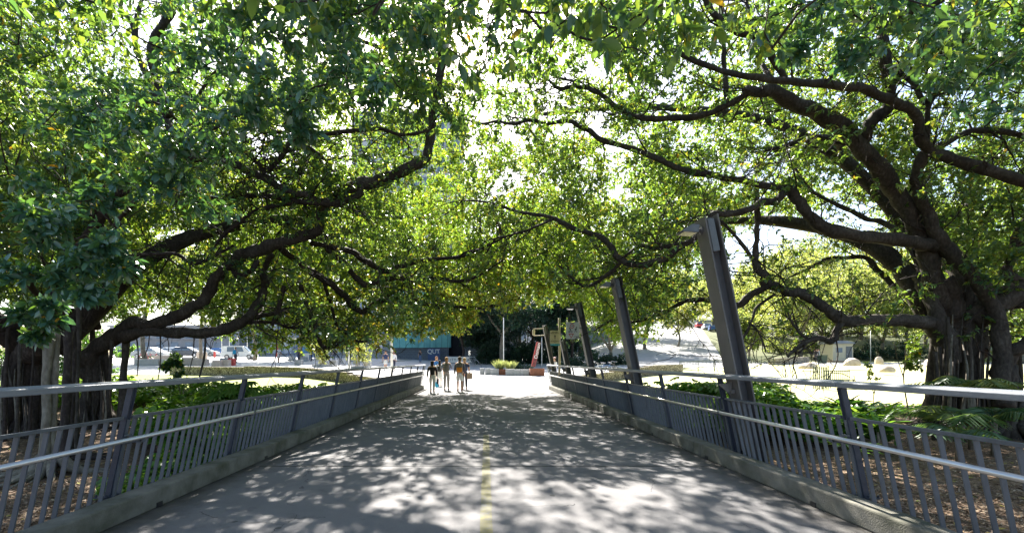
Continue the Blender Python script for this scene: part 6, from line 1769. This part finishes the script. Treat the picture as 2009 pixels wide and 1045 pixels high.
# ------------------------------------------------------------------ vehicles
def car(px_, Y, rz, mat, label, van=False, group='cars parked beyond the plaza'):
    x = PX(px_, Y); root = empty('parked_car', (x, Y, H(x, Y)), rz, label, 'car', group)
    W_ = .88
    # side outline (length along x)
    low = [(-2.1, .30), (-2.12, .62), (-2.0, .86), (-1.2, .95), (1.35, .92), (2.0, .78), (2.12, .55), (2.08, .30)]
    m = MB(); n = len(low)
    vs = [(a, -W_, z) for a, z in low] + [(a, W_, z) for a, z in low]
    fs = [tuple(range(n)), tuple(range(2 * n - 1, n - 1, -1))] + [(i, n + i, n + (i + 1) % n, (i + 1) % n) for i in range(n)]
    m.add(vs, fs)
    t = [(-1.75, .93), (-1.35, 1.42), (.25, 1.46), (1.15, .93)] if not van else [(-1.98, .93), (-1.85, 1.72), (.55, 1.75), (1.35, .93)]
    vs = [(a, -W_ * (.97 if z < 1 else .78), z) for a, z in t] + [(a, W_ * (.97 if z < 1 else .78), z) for a, z in t]
    m.add(vs, [(0, 1, 2, 3), (7, 6, 5, 4), (0, 4, 5, 1), (1, 5, 6, 2), (2, 6, 7, 3), (3, 7, 4, 0)])
    m.build('body', M[mat], root)
    zt = t[1][1]
    for s_ in (-1, 1):
        for (a0, a1) in ((-1.3, -.45), (-.37, .45)):
            m = MB(); k0, k1 = (a0 - .25 if a0 < -1 and not van else a0), a1 + (.28 if a1 > 0 else 0)
            m.prism([(k0, s_ * (W_ * .955), .99), (k1, s_ * (W_ * .955), .99), (a1, s_ * (W_ * .80), zt - .1), (a0, s_ * (W_ * .80), zt - .1)], (0, s_ * .012, 0)); m.build('window', M['window'], root)
    m = MB(); e = t[2]; f_ = t[3]
    m.prism([(f_[0] - .08, -W_ * .85, f_[1] + .07), (f_[0] - .08, W_ * .85, f_[1] + .07), (e[0] + .1, W_ * .68, e[1] - .05), (e[0] + .1, -W_ * .68, e[1] - .05)], (.03, 0, .03)); m.build('windscreen', M['window'], root)
    m = MB(); e = t[1]; f_ = t[0]
    m.prism([(f_[0] + .03, -W_ * .85, f_[1] + .07), (f_[0] + .03, W_ * .85, f_[1] + .07), (e[0] - .06, W_ * .68, e[1] - .08), (e[0] - .06, -W_ * .68, e[1] - .08)], (-.03, 0, .03)); m.build('rear_window', M['window'], root)
    for a in (-1.3, 1.32):
        for s_ in (-1, 1):
            m = MB(); m.torus((0, 0, 0), .24, .085, 'Y', 20, 8); wo = m.build('wheel', M['tyre'], root, smooth=True); wo.location = (a, s_ * (W_ - .06), .32)
            m = MB(); m.disc((0, s_ * .02, 0), .19, 'Y', .10, 14); m.build('rim', M['rim'], wo)
    for s_ in (-1, 1):
        m = MB(); m.rbox((2.03, s_ * .62, .68), (.12, .36, .14), r=.03); m.build('headlight', M['lamp_clear'], root)
        m = MB(); m.rbox((-2.06, s_ * .68, .74), (.1, .26, .16), r=.03); m.build('tail_light', M['lamp_red'], root)
        m = MB(); m.rbox((.8, s_ * (W_ + .07), 1.0), (.12, .14, .1), r=.03); m.build('mirror', M[mat], root)
    return root
car(470, 61, .25, 'car_white', 'white hatchback beyond the walker with a blue pack', van=True)
car(368, 66, .1, 'car_dark', 'dark car parked in the shade of the grey building')
car(400, 74, .15, 'car_silver', 'silver car under the yellow green tree')
car(345, 72, .1, 'car_white', 'white car half hidden behind the dark parked car')
car(430, 78, .2, 'car_blue', 'blue car behind the thin white poles')
car(298, 60, .0, 'car_silver', 'silver car behind the red bicycles')
car(1312, 128, 1.2, 'car_silver', 'silver car high on the sloping road')
car(1386, 118, 1.3, 'car_white', 'white car on the crest behind the first lamp post')
car(1372, 124, 1.3, 'car_red', 'red car partly behind the white car on the crest')
car(1398, 112, 1.2, 'car_blue', 'blue car lowest in the line on the sloping road')

def bicycle(px_, Y, rz, mat, label, lean=.08):
    x = PX(px_, Y); root = empty('bicycle', (x, Y, H(x, Y)), rz, label, 'bicycle', 'bicycles parked beyond the railing' if px_ > 900 else 'bicycles by the white blocks')
    root.rotation_euler = (lean, 0, rz)
    for a in (-.52, .52):
        m = MB(); m.torus((0, 0, 0), .32, .022, 'Y', 24, 6)
        wo = m.build('wheel', M['tyre'], root); wo.location = (a, 0, .34)
        m = MB()
        for k in range(10):
            t = k * math.pi / 5; m.bar((0, 0, 0), (math.cos(t) * .31, .0, math.sin(t) * .31), .006, .006, up=(0, 1, 0))
        m.disc((0, 0, 0), .03, 'Y', .09, 8); m.build('spokes', M['rim'], wo)
    m = MB()
    bb, st, hd, rw, fw = (-.08, 0, .32), (-.22, 0, .82), (.36, 0, .82), (-.52, 0, .34), (.52, 0, .34)
    for p, q in ((bb, st), (bb, hd), (st, hd), (bb, rw), (st, rw), (hd, fw)): m.tube([p, q], .018, 7)
    m.tube([st, (-.25, 0, .93)], .014, 6); m.tube([hd, (.33, 0, .98)], .014, 6); m.build('frame', M[mat], root)
    m = MB(); m.rbox((-.25, 0, .95), (.26, .13, .05), r=.02); m.build('saddle', M['black'], root)
    m = MB(); m.tube([(.27, -.27, .99), (.36, -.2, 1.0), (.36, .2, 1.0), (.27, .27, .99)], .014, 6); m.build('handlebar', M['rim'], root)
    m = MB(); m.disc((-.08, 0, .32), .09, 'Y', .02, 12); m.bar((-.08, .05, .32), (.06, .05, .24), .02, .02); m.bar((-.08, -.05, .32), (-.22, -.05, .40), .02, .02); m.build('crank', M['rim'], root)
for px_, Y, rz, mt, lab in [(1176, 36, .5, 'car_white', 'white bicycle beneath the leafy fringe behind the third lamp post'), (1188, 35.4, .3, 'car_blue', 'blue bicycle in the middle of the parked group'), (1199, 36.4, .7, 'black', 'black bicycle ending the parked group'),
                            (281, 50, .3, 'red', 'red bicycle at the outer end of the white blocks'), (291, 50.6, .1, 'car_dark', 'dark bicycle between two red ones'), (300, 50.2, .4, 'red', 'red bicycle nearest the beige block')]:
    bicycle(px_, Y, rz, mt, lab)
# ------------------------------------------------------------------ people
SK = cloth('skin_light', (.50, .30, .21)); SK2 = cloth('skin_tan', (.36, .20, .13)); SKD = cloth('skin_dark', (.14, .075, .05))
def skin_mesh(name, V, E, Rd, mat, parent, rootv=0, sub=1, merge=True):
    me = bpy.data.meshes.new(name + '_src'); me.from_pydata(V, E, [])
    tmp = bpy.data.objects.new(name + '_src', me); COL.objects.link(tmp)
    md = tmp.modifiers.new('s', 'SKIN'); md.use_smooth_shade = True; md.branch_smoothing = .4
    for i, r in enumerate(Rd):
        q = me.skin_vertices[0].data[i]; q.radius = (r, r) if not hasattr(r, '__len__') else r
        q.use_root = (i == rootv)
    sb = tmp.modifiers.new('b', 'SUBSURF'); sb.levels = sub; sb.render_levels = sub
    bpy.context.view_layer.update()
    dg = bpy.context.evaluated_depsgraph_get()
    out = bpy.data.meshes.new_from_object(tmp.evaluated_get(dg))
    bpy.data.objects.remove(tmp); bpy.data.meshes.remove(me)
    out.name = name; out.materials.clear(); out.materials.append(mat)
    out.polygons.foreach_set('use_smooth', [True] * len(out.polygons))
    return link_mesh(name, out, None, parent)

def person(px_, Y, label, h=1.75, rz=0, stride=.8, top=(.05, .05, .05), legs=(.3, .3, .3), shoe=(.05, .05, .05), hair=(.03, .02, .015), sleeve='long', leg='long', skin=SK,
           hairlen=0.0, dress=None, arms=('down', 'down'), cap=None, face=False, fat=1.0, z=None, zpath=False):
    x = PX(px_, Y); z0 = 0.0 if zpath else H(x, Y)
    root = empty('person', (x, Y, z0), rz, label, 'person', scale=h / 1.75)
    s = stride; f = fat
    J = {}
    J['pel'] = (0, 0, .93); J['wst'] = (0, .0, 1.06); J['che'] = (0, .01, 1.26); J['col'] = (0, -.005, 1.44); J['nck'] = (0, .005, 1.52); J['hd0'] = (0, .03, 1.60); J['hd1'] = (0, .025, 1.69)
    for sd, sg, ld in (('L', -1, 1), ('R', 1, -1)):
        q = ld * s
        J['hip' + sd] = (sg * .095, 0, .88)
        J['kne' + sd] = (sg * .10, .15 * q + .04, .49 + (.0 if ld > 0 else .01 * s))
        J['ank' + sd] = (sg * .10, .26 * q - (.05 * s if ld < 0 else 0), .085 + (.07 * s if ld < 0 else .0))
        J['toe' + sd] = (sg * .115, .26 * q + .14 - (.03 * s if ld < 0 else 0), .035 + (.005 * s if ld < 0 else 0))
        J['sho' + sd] = (sg * .185, -.005, 1.40)
        mode = arms[0 if sg < 0 else 1]
        w_ = -ld * s
        if mode == 'down':
            J['elb' + sd] = (sg * .245, -.03 + .09 * w_, 1.13); J['wri' + sd] = (sg * .25, .03 + .20 * w_, .90); hd = np.array([sg * -.02, .05 + .04 * w_, -.16])
        elif mode == 'strap':      # hand up at a backpack strap
            J['elb' + sd] = (sg * .30, .02, 1.16); J['wri' + sd] = (sg * .16, .17, 1.30); hd = np.array([-sg * .07, .02, .08])
        elif mode == 'front':      # forearm held forward
            J['elb' + sd] = (sg * .25, -.02, 1.13); J['wri' + sd] = (sg * .14, .22, 1.14); hd = np.array([-sg * .05, .10, .01])
        elif mode == 'face':
            J['elb' + sd] = (sg * .23, .10, 1.15); J['wri' + sd] = (sg * .08, .18, 1.42); hd = np.array([-sg * .03, .0, .10])
        J['hnd' + sd] = tuple(np.array(J['wri' + sd]) + hd * .5)
        hdn = hd / np.linalg.norm(hd); sd_ax = np.array([0, 1.0, 0]) if abs(hdn[1]) < .7 else np.array([0, 0, 1.0])
        for k, (o_, l_) in enumerate(((-.028, .070), (-.010, .085), (.010, .080), (.028, .062))):
            b0 = np.array(J['hnd' + sd]) + sd_ax * o_ * .8 + hdn * .02
            J['f%d%s' % (k, sd)] = tuple(b0 + hdn * l_ * .55 + np.array([-sg * .006, 0, 0])); J['g%d%s' % (k, sd)] = tuple(b0 + hdn * l_ + np.array([-sg * .022, 0, 0]))
        J['th' + sd] = tuple(np.array(J['hnd' + sd]) + sd_ax * .045 + hdn * .015); J['ti' + sd] = tuple(np.array(J['hnd' + sd]) + sd_ax * .055 + hdn * .05)
    rad = {'pel': .125 * f, 'wst': .115 * f, 'che': .135 * f, 'col': .085, 'nck': .052, 'hd0': .078, 'hd1': .088}
    for sd in 'LR':
        rad.update({'hip' + sd: .088 * f, 'kne' + sd: .057, 'ank' + sd: .040, 'toe' + sd: .036, 'sho' + sd: .062, 'elb' + sd: .042, 'wri' + sd: .029, 'hnd' + sd: .032, 'th' + sd: .010, 'ti' + sd: .008})
        for k in range(4): rad['f%d%s' % (k, sd)] = .0085; rad['g%d%s' % (k, sd)] = .007
    E = [('pel', 'wst'), ('wst', 'che'), ('che', 'col'), ('col', 'nck'), ('nck', 'hd0'), ('hd0', 'hd1')]
    for sd in 'LR':
        E += [('pel', 'hip' + sd), ('hip' + sd, 'kne' + sd), ('kne' + sd, 'ank' + sd), ('ank' + sd, 'toe' + sd), ('col', 'sho' + sd), ('sho' + sd, 'elb' + sd), ('elb' + sd, 'wri' + sd), ('wri' + sd, 'hnd' + sd), ('hnd' + sd, 'th' + sd), ('th' + sd, 'ti' + sd)]
        for k in range(4): E += [('hnd' + sd, 'f%d%s' % (k, sd)), ('f%d%s' % (k, sd), 'g%d%s' % (k, sd))]
    J['nose'] = (0, .122, 1.615); rad['nose'] = .014; E.append(('hd0', 'nose'))
    for sg in (-1, 1):
        J['ear%d' % sg] = (sg * .088, .02, 1.625); rad['ear%d' % sg] = .016; E.append(('hd0', 'ear%d' % sg))
    def mk(name, keys, edges, off, mat, rootk, mul=1.0, extra=None):
        kk = list(keys); idx = {k: i for i, k in enumerate(kk)}
        return skin_mesh(name, [J[k] for k in kk], [(idx[a], idx[b]) for a, b in edges], [rad[k] * mul * (1.14 if rad[k] > .025 else 1) + off for k in kk], mat, root, idx[rootk])
    mk('body', J.keys(), E, 0, skin, 'pel')
    # shirt
    ks = ['pel', 'wst', 'che', 'col'] ; es = [('pel', 'wst'), ('wst', 'che'), ('che', 'col')]
    for sd in 'LR':
        if sleeve == 'none': 
            continue
        ks += ['sho' + sd, 'elb' + sd]; es += [('col', 'sho' + sd), ('sho' + sd, 'elb' + sd)]
        if sleeve == 'long': ks.append('wri' + sd); es.append(('elb' + sd, 'wri' + sd))
        else:
            J['slv' + sd] = tuple(np.array(J['sho' + sd]) * .35 + np.array(J['elb' + sd]) * .65); rad['slv' + sd] = .052
            ks.remove('elb' + sd); ks.append('slv' + sd); es.remove(('sho' + sd, 'elb' + sd)); es.append(('sho' + sd, 'slv' + sd))
    mk('shirt', ks, es, .013, cloth('cloth_%d_%d_%d' % tuple(int(c * 100) for c in top), top), 'che')
    if dress:
        m = MB(); m.tube([(0, 0, 1.12), (0, 0, .95), (0, .01, .75), (0, .01, .52)], [.135 * f, .165 * f, .20 * f, .235 * f], 16)
        m.build('skirt', cloth('cloth_%d_%d_%d' % tuple(int(c * 100) for c in dress), dress), root, smooth=True)
    else:
        ks = ['wst', 'pel']; es = [('wst', 'pel')]
        for sd in 'LR':
            ks += ['hip' + sd, 'kne' + sd]; es += [('pel', 'hip' + sd), ('hip' + sd, 'kne' + sd)]
            if leg == 'long': ks.append('ank' + sd); es.append(('kne' + sd, 'ank' + sd))
        mk('trousers' if leg == 'long' else 'shorts', ks, es, .018 if leg == 'long' else .03, cloth('cloth_%d_%d_%d' % tuple(int(c * 100) for c in legs), legs), 'pel')
    for sd in 'LR':
        a, t = np.array(J['ank' + sd]), np.array(J['toe' + sd]); m = MB()
        d = (t - a); d[2] = 0; 
        heel = a + np.array([0, -.06, -.045]); rot = Matrix.Rotation(-.45 * s if sd == 'R' else 0.0, 3, 'X')
        m.ball(tuple((a + t) / 2 + np.array([0, -.01, -.018])), (.047, .14, .052), 10, 7, rot=rot); m.build('shoe', cloth('cloth_%d_%d_%d' % tuple(int(c * 100) for c in shoe), shoe), root, smooth=True)
    hm = cloth('hair_%d_%d_%d' % tuple(int(c * 100) for c in hair), hair)
    m = MB(); m.ball((0, .012, 1.685), (.100, .112, .098), 14, 10, noise=.03, seed=px_)
    m.ball((0, -.032, 1.635), (.088, .075, .085), 12, 8, noise=.04, seed=px_ + 1)
    if hairlen: m.ball((0, -.055, 1.60 - hairlen * .45), (.085, .05, .09 + hairlen * .55), 12, 8, noise=.05, seed=3)
    m.build('hair', hm, root, smooth=True)
    if cap:
        m = MB(); m.ball((0, .02, 1.715), (.108, .122, .078), 14, 8, flat=-.01); m.rbox((0, .16, 1.70), (.15, .14, .015), r=.006); m.build('cap', cloth('cap_%d_%d_%d' % tuple(int(c * 100) for c in cap), cap), root, smooth=True)
    if face:
        for sg in (-1, 1):
            m = MB(); m.ball((sg * .032, .108, 1.645), (.013, .008, .008), 8, 6); m.build('eye', M['black'], root)
        m = MB(); m.ball((0, .108, 1.575), (.026, .008, .007), 8, 6); m.build('mouth', cloth('lip', (.35, .12, .10)), root)
    return root

def backpack(px_, Y, h, label, mat, pocket=None, zpath=False, rz=0, rel=(0, -.225, 1.20), size=(.31, .19, .46)):
    x = PX(px_, Y); z0 = 0.0 if zpath else H(x, Y); k = h / 1.75
    root = empty('backpack', (x, Y, z0), rz, label, 'backpack', scale=k)
    m = MB(); m.rbox(rel, size, r=.07, seg=3); m.build('bag', mat, root, smooth=True)
    m = MB(); m.rbox((rel[0], rel[1] - size[1] / 2 - .012, rel[2] - .09), (size[0] * .82, .07, size[2] * .46), r=.03, seg=3); m.build('pocket', pocket or mat, root, smooth=True)
    for sg in (-1, 1):
        m = MB(); m.tube([(sg * .10, -.14, 1.38), (sg * .115, -.05, 1.475), (sg * .125, .08, 1.45), (sg * .13, .15, 1.32), (sg * .15, .10, 1.16), (sg * .15, -.12, 1.05)], .018, 6); m.build('strap', M['black'], root, smooth=True)
    m = MB(); m.tube([(-.04, rel[1], rel[2] + size[2] / 2 - .01), (0, rel[1], rel[2] + size[2] / 2 + .045), (.04, rel[1], rel[2] + size[2] / 2 - .01)], .01, 6); m.build('handle', M['black'], root)

def handbag(px_, Y, h, label, rel, size, mat, zpath=False, cat='bag'):
    x = PX(px_, Y); z0 = 0.0 if zpath else H(x, Y)
    root = empty('bag', (x + rel[0] * h / 1.75, Y + rel[1] * h / 1.75, z0 + rel[2] * h / 1.75), 0, label, cat, scale=h / 1.75)
    m = MB(); m.rbox((0, 0, -size[2] / 2 - .05), size, r=min(size) * .3, seg=3); m.build('body', mat, root, smooth=True)
    m = MB(); m.tube([(0, -size[1] * .35, -.07), (0, -size[1] * .2, .0), (0, size[1] * .2, .0), (0, size[1] * .35, -.07)], .009, 6); m.build('handle', mat, root)

G = cloth('pack_grey', (.13, .125, .115)); OR = M['orange']
# the group walking off the end of the bridge
person(848, 23.2, 'woman in a black top and pale trousers walking with a dark bag', h=1.60, stride=.55, top=(.012, .012, .014), legs=(.55, .54, .50), shoe=(.03, .03, .03), hair=(.015, .012, .012), hairlen=.05, zpath=True)
handbag(848, 23.2, 1.60, 'black handbag hanging beside the woman in black', (.27, .20, .83), (.10, .30, .30), M['black'], True)
person(876, 25.3, 'man in a grey blue hoodie with a grey backpack, hands at the straps', h=1.80, stride=.35, top=(.22, .25, .34), legs=(.30, .29, .28), shoe=(.10, .08, .07), hair=(.30, .17, .07), arms=('strap', 'strap'), zpath=True, fat=1.05)
backpack(876, 25.3, 1.80, 'grey backpack worn by the man in the hoodie', G, None, True)
person(862.5, 28.6, 'woman in a white dress walking half behind the man in the hoodie', h=1.62, stride=.5, top=(.66, .65, .62), dress=(.66, .65, .62), shoe=(.04, .04, .04), hair=(.015, .012, .012), hairlen=.16, sleeve='short', skin=SK2)
backpack(862.5, 28.6, 1.62, 'black backpack on the woman in the white dress', M['black'], None, size=(.28, .15, .40))
person(902, 24.2, 'man in white shorts with an orange backpack', h=1.82, stride=.4, top=(.10, .10, .13), legs=(.66, .68, .68), shoe=(.12, .05, .04), hair=(.07, .045, .03), leg='short', skin=SK, zpath=True, fat=1.05)
backpack(902, 24.2, 1.82, 'grey backpack with an orange lower half', G, OR, True, size=(.34, .2, .52))
person(911.5, 25.9, 'man in a navy shirt and dark trousers behind the orange backpack', h=1.78, stride=.6, top=(.03, .045, .11), legs=(.04, .04, .055), shoe=(.32, .13, .06), hair=(.42, .30, .16), sleeve='short', zpath=True)
handbag(913, 25.7, 1.78, 'round tan shoulder bag at the hip of the man in navy', (.24, -.02, .98), (.30, .16, .34), cloth('tan_bag', (.36, .27, .20)), True)
person(856.5, 30.5, 'man in a bright blue shirt facing the viewer with papers', h=1.80, rz=R(180), stride=.3, top=(.04, .16, .45), legs=(.42, .38, .31), shoe=(.05, .05, .05), hair=(.22, .10, .06), sleeve='short', arms=('front', 'front'), face=True, fat=1.15)
x = PX(857.5, 30.2); m = MB(); m.rbox((0, 0, 0), (.30, .21, .012), r=.004, rot=Matrix.Rotation(-.5, 3, 'X')); o = m.build('papers', cloth('paper_blue', (.38, .55, .66))); o.location = (x, 30.22, H(x, 30.2) + 1.22); tag(o, 'pale blue sheet of papers held by the man in blue', 'papers')
x = PX(857, 27); m = MB(); m.rbox((0, 0, .2), (.18, .1, .34), r=.03); m.tube([(-.05, 0, .36), (-.04, 0, .5), (.04, 0, .5), (.05, 0, .36)], .008, 5); o = m.build('bag', cloth('cyan_bag', (.03, .34, .55))); 
o.location = (x, 27.0, 0.02); tag(o, 'bright cyan carrier bag on the ground near the black handbag', 'bag')
# plaza people
person(824.5, 62, 'man in dark clothes with a hand to his face by the blue grey wall', h=1.75, rz=R(170), stride=.2, top=(.02, .02, .025), legs=(.10, .16, .28), sleeve='short', arms=('face', 'down'), face=True)
person(756.5, 43, 'man in a navy printed shirt and white shorts walking to the viewer', h=1.76, rz=R(180), stride=.5, top=(.025, .04, .11), legs=(.66, .66, .66), leg='short', sleeve='short', hair=(.16, .09, .05), face=True)
person(772, 43.6, 'man in a white hooded top and dark trousers by the light pole', h=1.80, rz=R(190), stride=.7, top=(.62, .63, .65), legs=(.03, .035, .06), hair=(.2, .12, .07), face=True)
person(1088.5, 32.5, 'person in white with a pale pink cap behind the bridge end', h=1.70, rz=R(80), stride=.4, top=(.68, .68, .70), legs=(.10, .11, .16), sleeve='short', cap=(.62, .42, .42))
person(462, 50, 'walker with a bright blue backpack on the sunny plaza', h=1.72, rz=R(10), stride=.5, top=(.45, .43, .42), legs=(.06, .06, .08), hair=(.25, .15, .08))
backpack(462, 50, 1.72, 'bright blue backpack on the lone plaza walker', cloth('pack_blue', (.03, .30, .50)))
person(546.5, 52, 'person dressed all in white beside the red banner', h=1.74, rz=R(180), stride=.5, top=(.7, .7, .7), legs=(.62, .55, .5), leg='short', sleeve='short', face=True)
person(586, 60.5, 'person in dark clothes standing at the blue kiosk', h=1.76, rz=R(160), stride=.1, top=(.02, .025, .05), legs=(.03, .035, .07))
person(611, 58, 'person in a yellow vest and dark trousers near the bamboo', h=1.74, rz=R(120), stride=.2, top=(.45, .60, .03), legs=(.03, .035, .05), sleeve='short')
person(655, 60, 'distant person in grey beyond the bamboo planter', h=1.72, rz=R(20), stride=.5, top=(.35, .36, .40), legs=(.1, .11, .15), sleeve='short')
person(1601, 57, 'person in dark clothes by the green wheeled bin', h=1.74, rz=R(150), stride=.3, top=(.03, .03, .035), legs=(.04, .04, .05))
person(1605.5, 58.5, 'person in a light top standing next to the dark dressed one', h=1.72, rz=R(200), stride=.2, top=(.5, .5, .5), legs=(.05, .05, .07))
# ------------------------------------------------------------------ camera, light
cam = bpy.data.cameras.new('camera')
cam.lens = 36 * F / 2009; cam.sensor_width = 36; cam.sensor_fit = 'HORIZONTAL'
cam.shift_x = (1004.5 - CX) / 2009; cam.shift_y = (CY - 522.5) / 2009
cam.clip_end = 2000; cam.clip_start = .05
co = bpy.data.objects.new('camera', cam); COL.objects.link(co)
co.location = (0, 0, EYE); co.rotation_euler = (R(90), 0, 0)
SC.camera = co
SUN_EL, SUN_AZ = 43.0, -9.0        # azimuth from straight ahead, negative = to the left
to_sun = Vector((math.sin(R(SUN_AZ)) * math.cos(R(SUN_EL)), math.cos(R(SUN_AZ)) * math.cos(R(SUN_EL)), math.sin(R(SUN_EL))))
sl = bpy.data.lights.new('sun', 'SUN'); sl.energy = 5.0; sl.angle = R(.53); sl.color = (1, .95, .87)
so = bpy.data.objects.new('sun', sl); COL.objects.link(so)
so.rotation_euler = (-to_sun).to_track_quat('-Z', 'Y').to_euler()
so.location = (0, 0, 40)
w = bpy.data.worlds.new('World'); SC.world = w; w.use_nodes = True
nt = w.node_tree
bg = nt.nodes['Background']
sky = nt.nodes.new('ShaderNodeTexSky'); sky.sky_type = 'NISHITA'; sky.sun_disc = False
sky.sun_elevation = R(SUN_EL); sky.sun_rotation = R(SUN_AZ)
sky.air_density = 1.0; sky.dust_density = 2.0; sky.ozone_density = 1.0
nt.links.new(sky.outputs['Color'], bg.inputs['Color']); bg.inputs['Strength'].default_value = .068
SC.view_settings.view_transform = 'Standard'; SC.view_settings.look = 'None'
SC.view_settings.exposure = 2.4; SC.view_settings.gamma = 1
SC.render.engine = 'CYCLES'
cy = SC.cycles
cy.max_bounces = 7; cy.diffuse_bounces = 4; cy.glossy_bounces = 2; cy.transmission_bounces = 4; cy.transparent_max_bounces = 4
cy.use_denoising = True
try: cy.denoiser = 'OPENIMAGEDENOISE'
except Exception: pass
cy.caustics_reflective = False; cy.caustics_refractive = False
cy.sample_clamp_indirect = 6
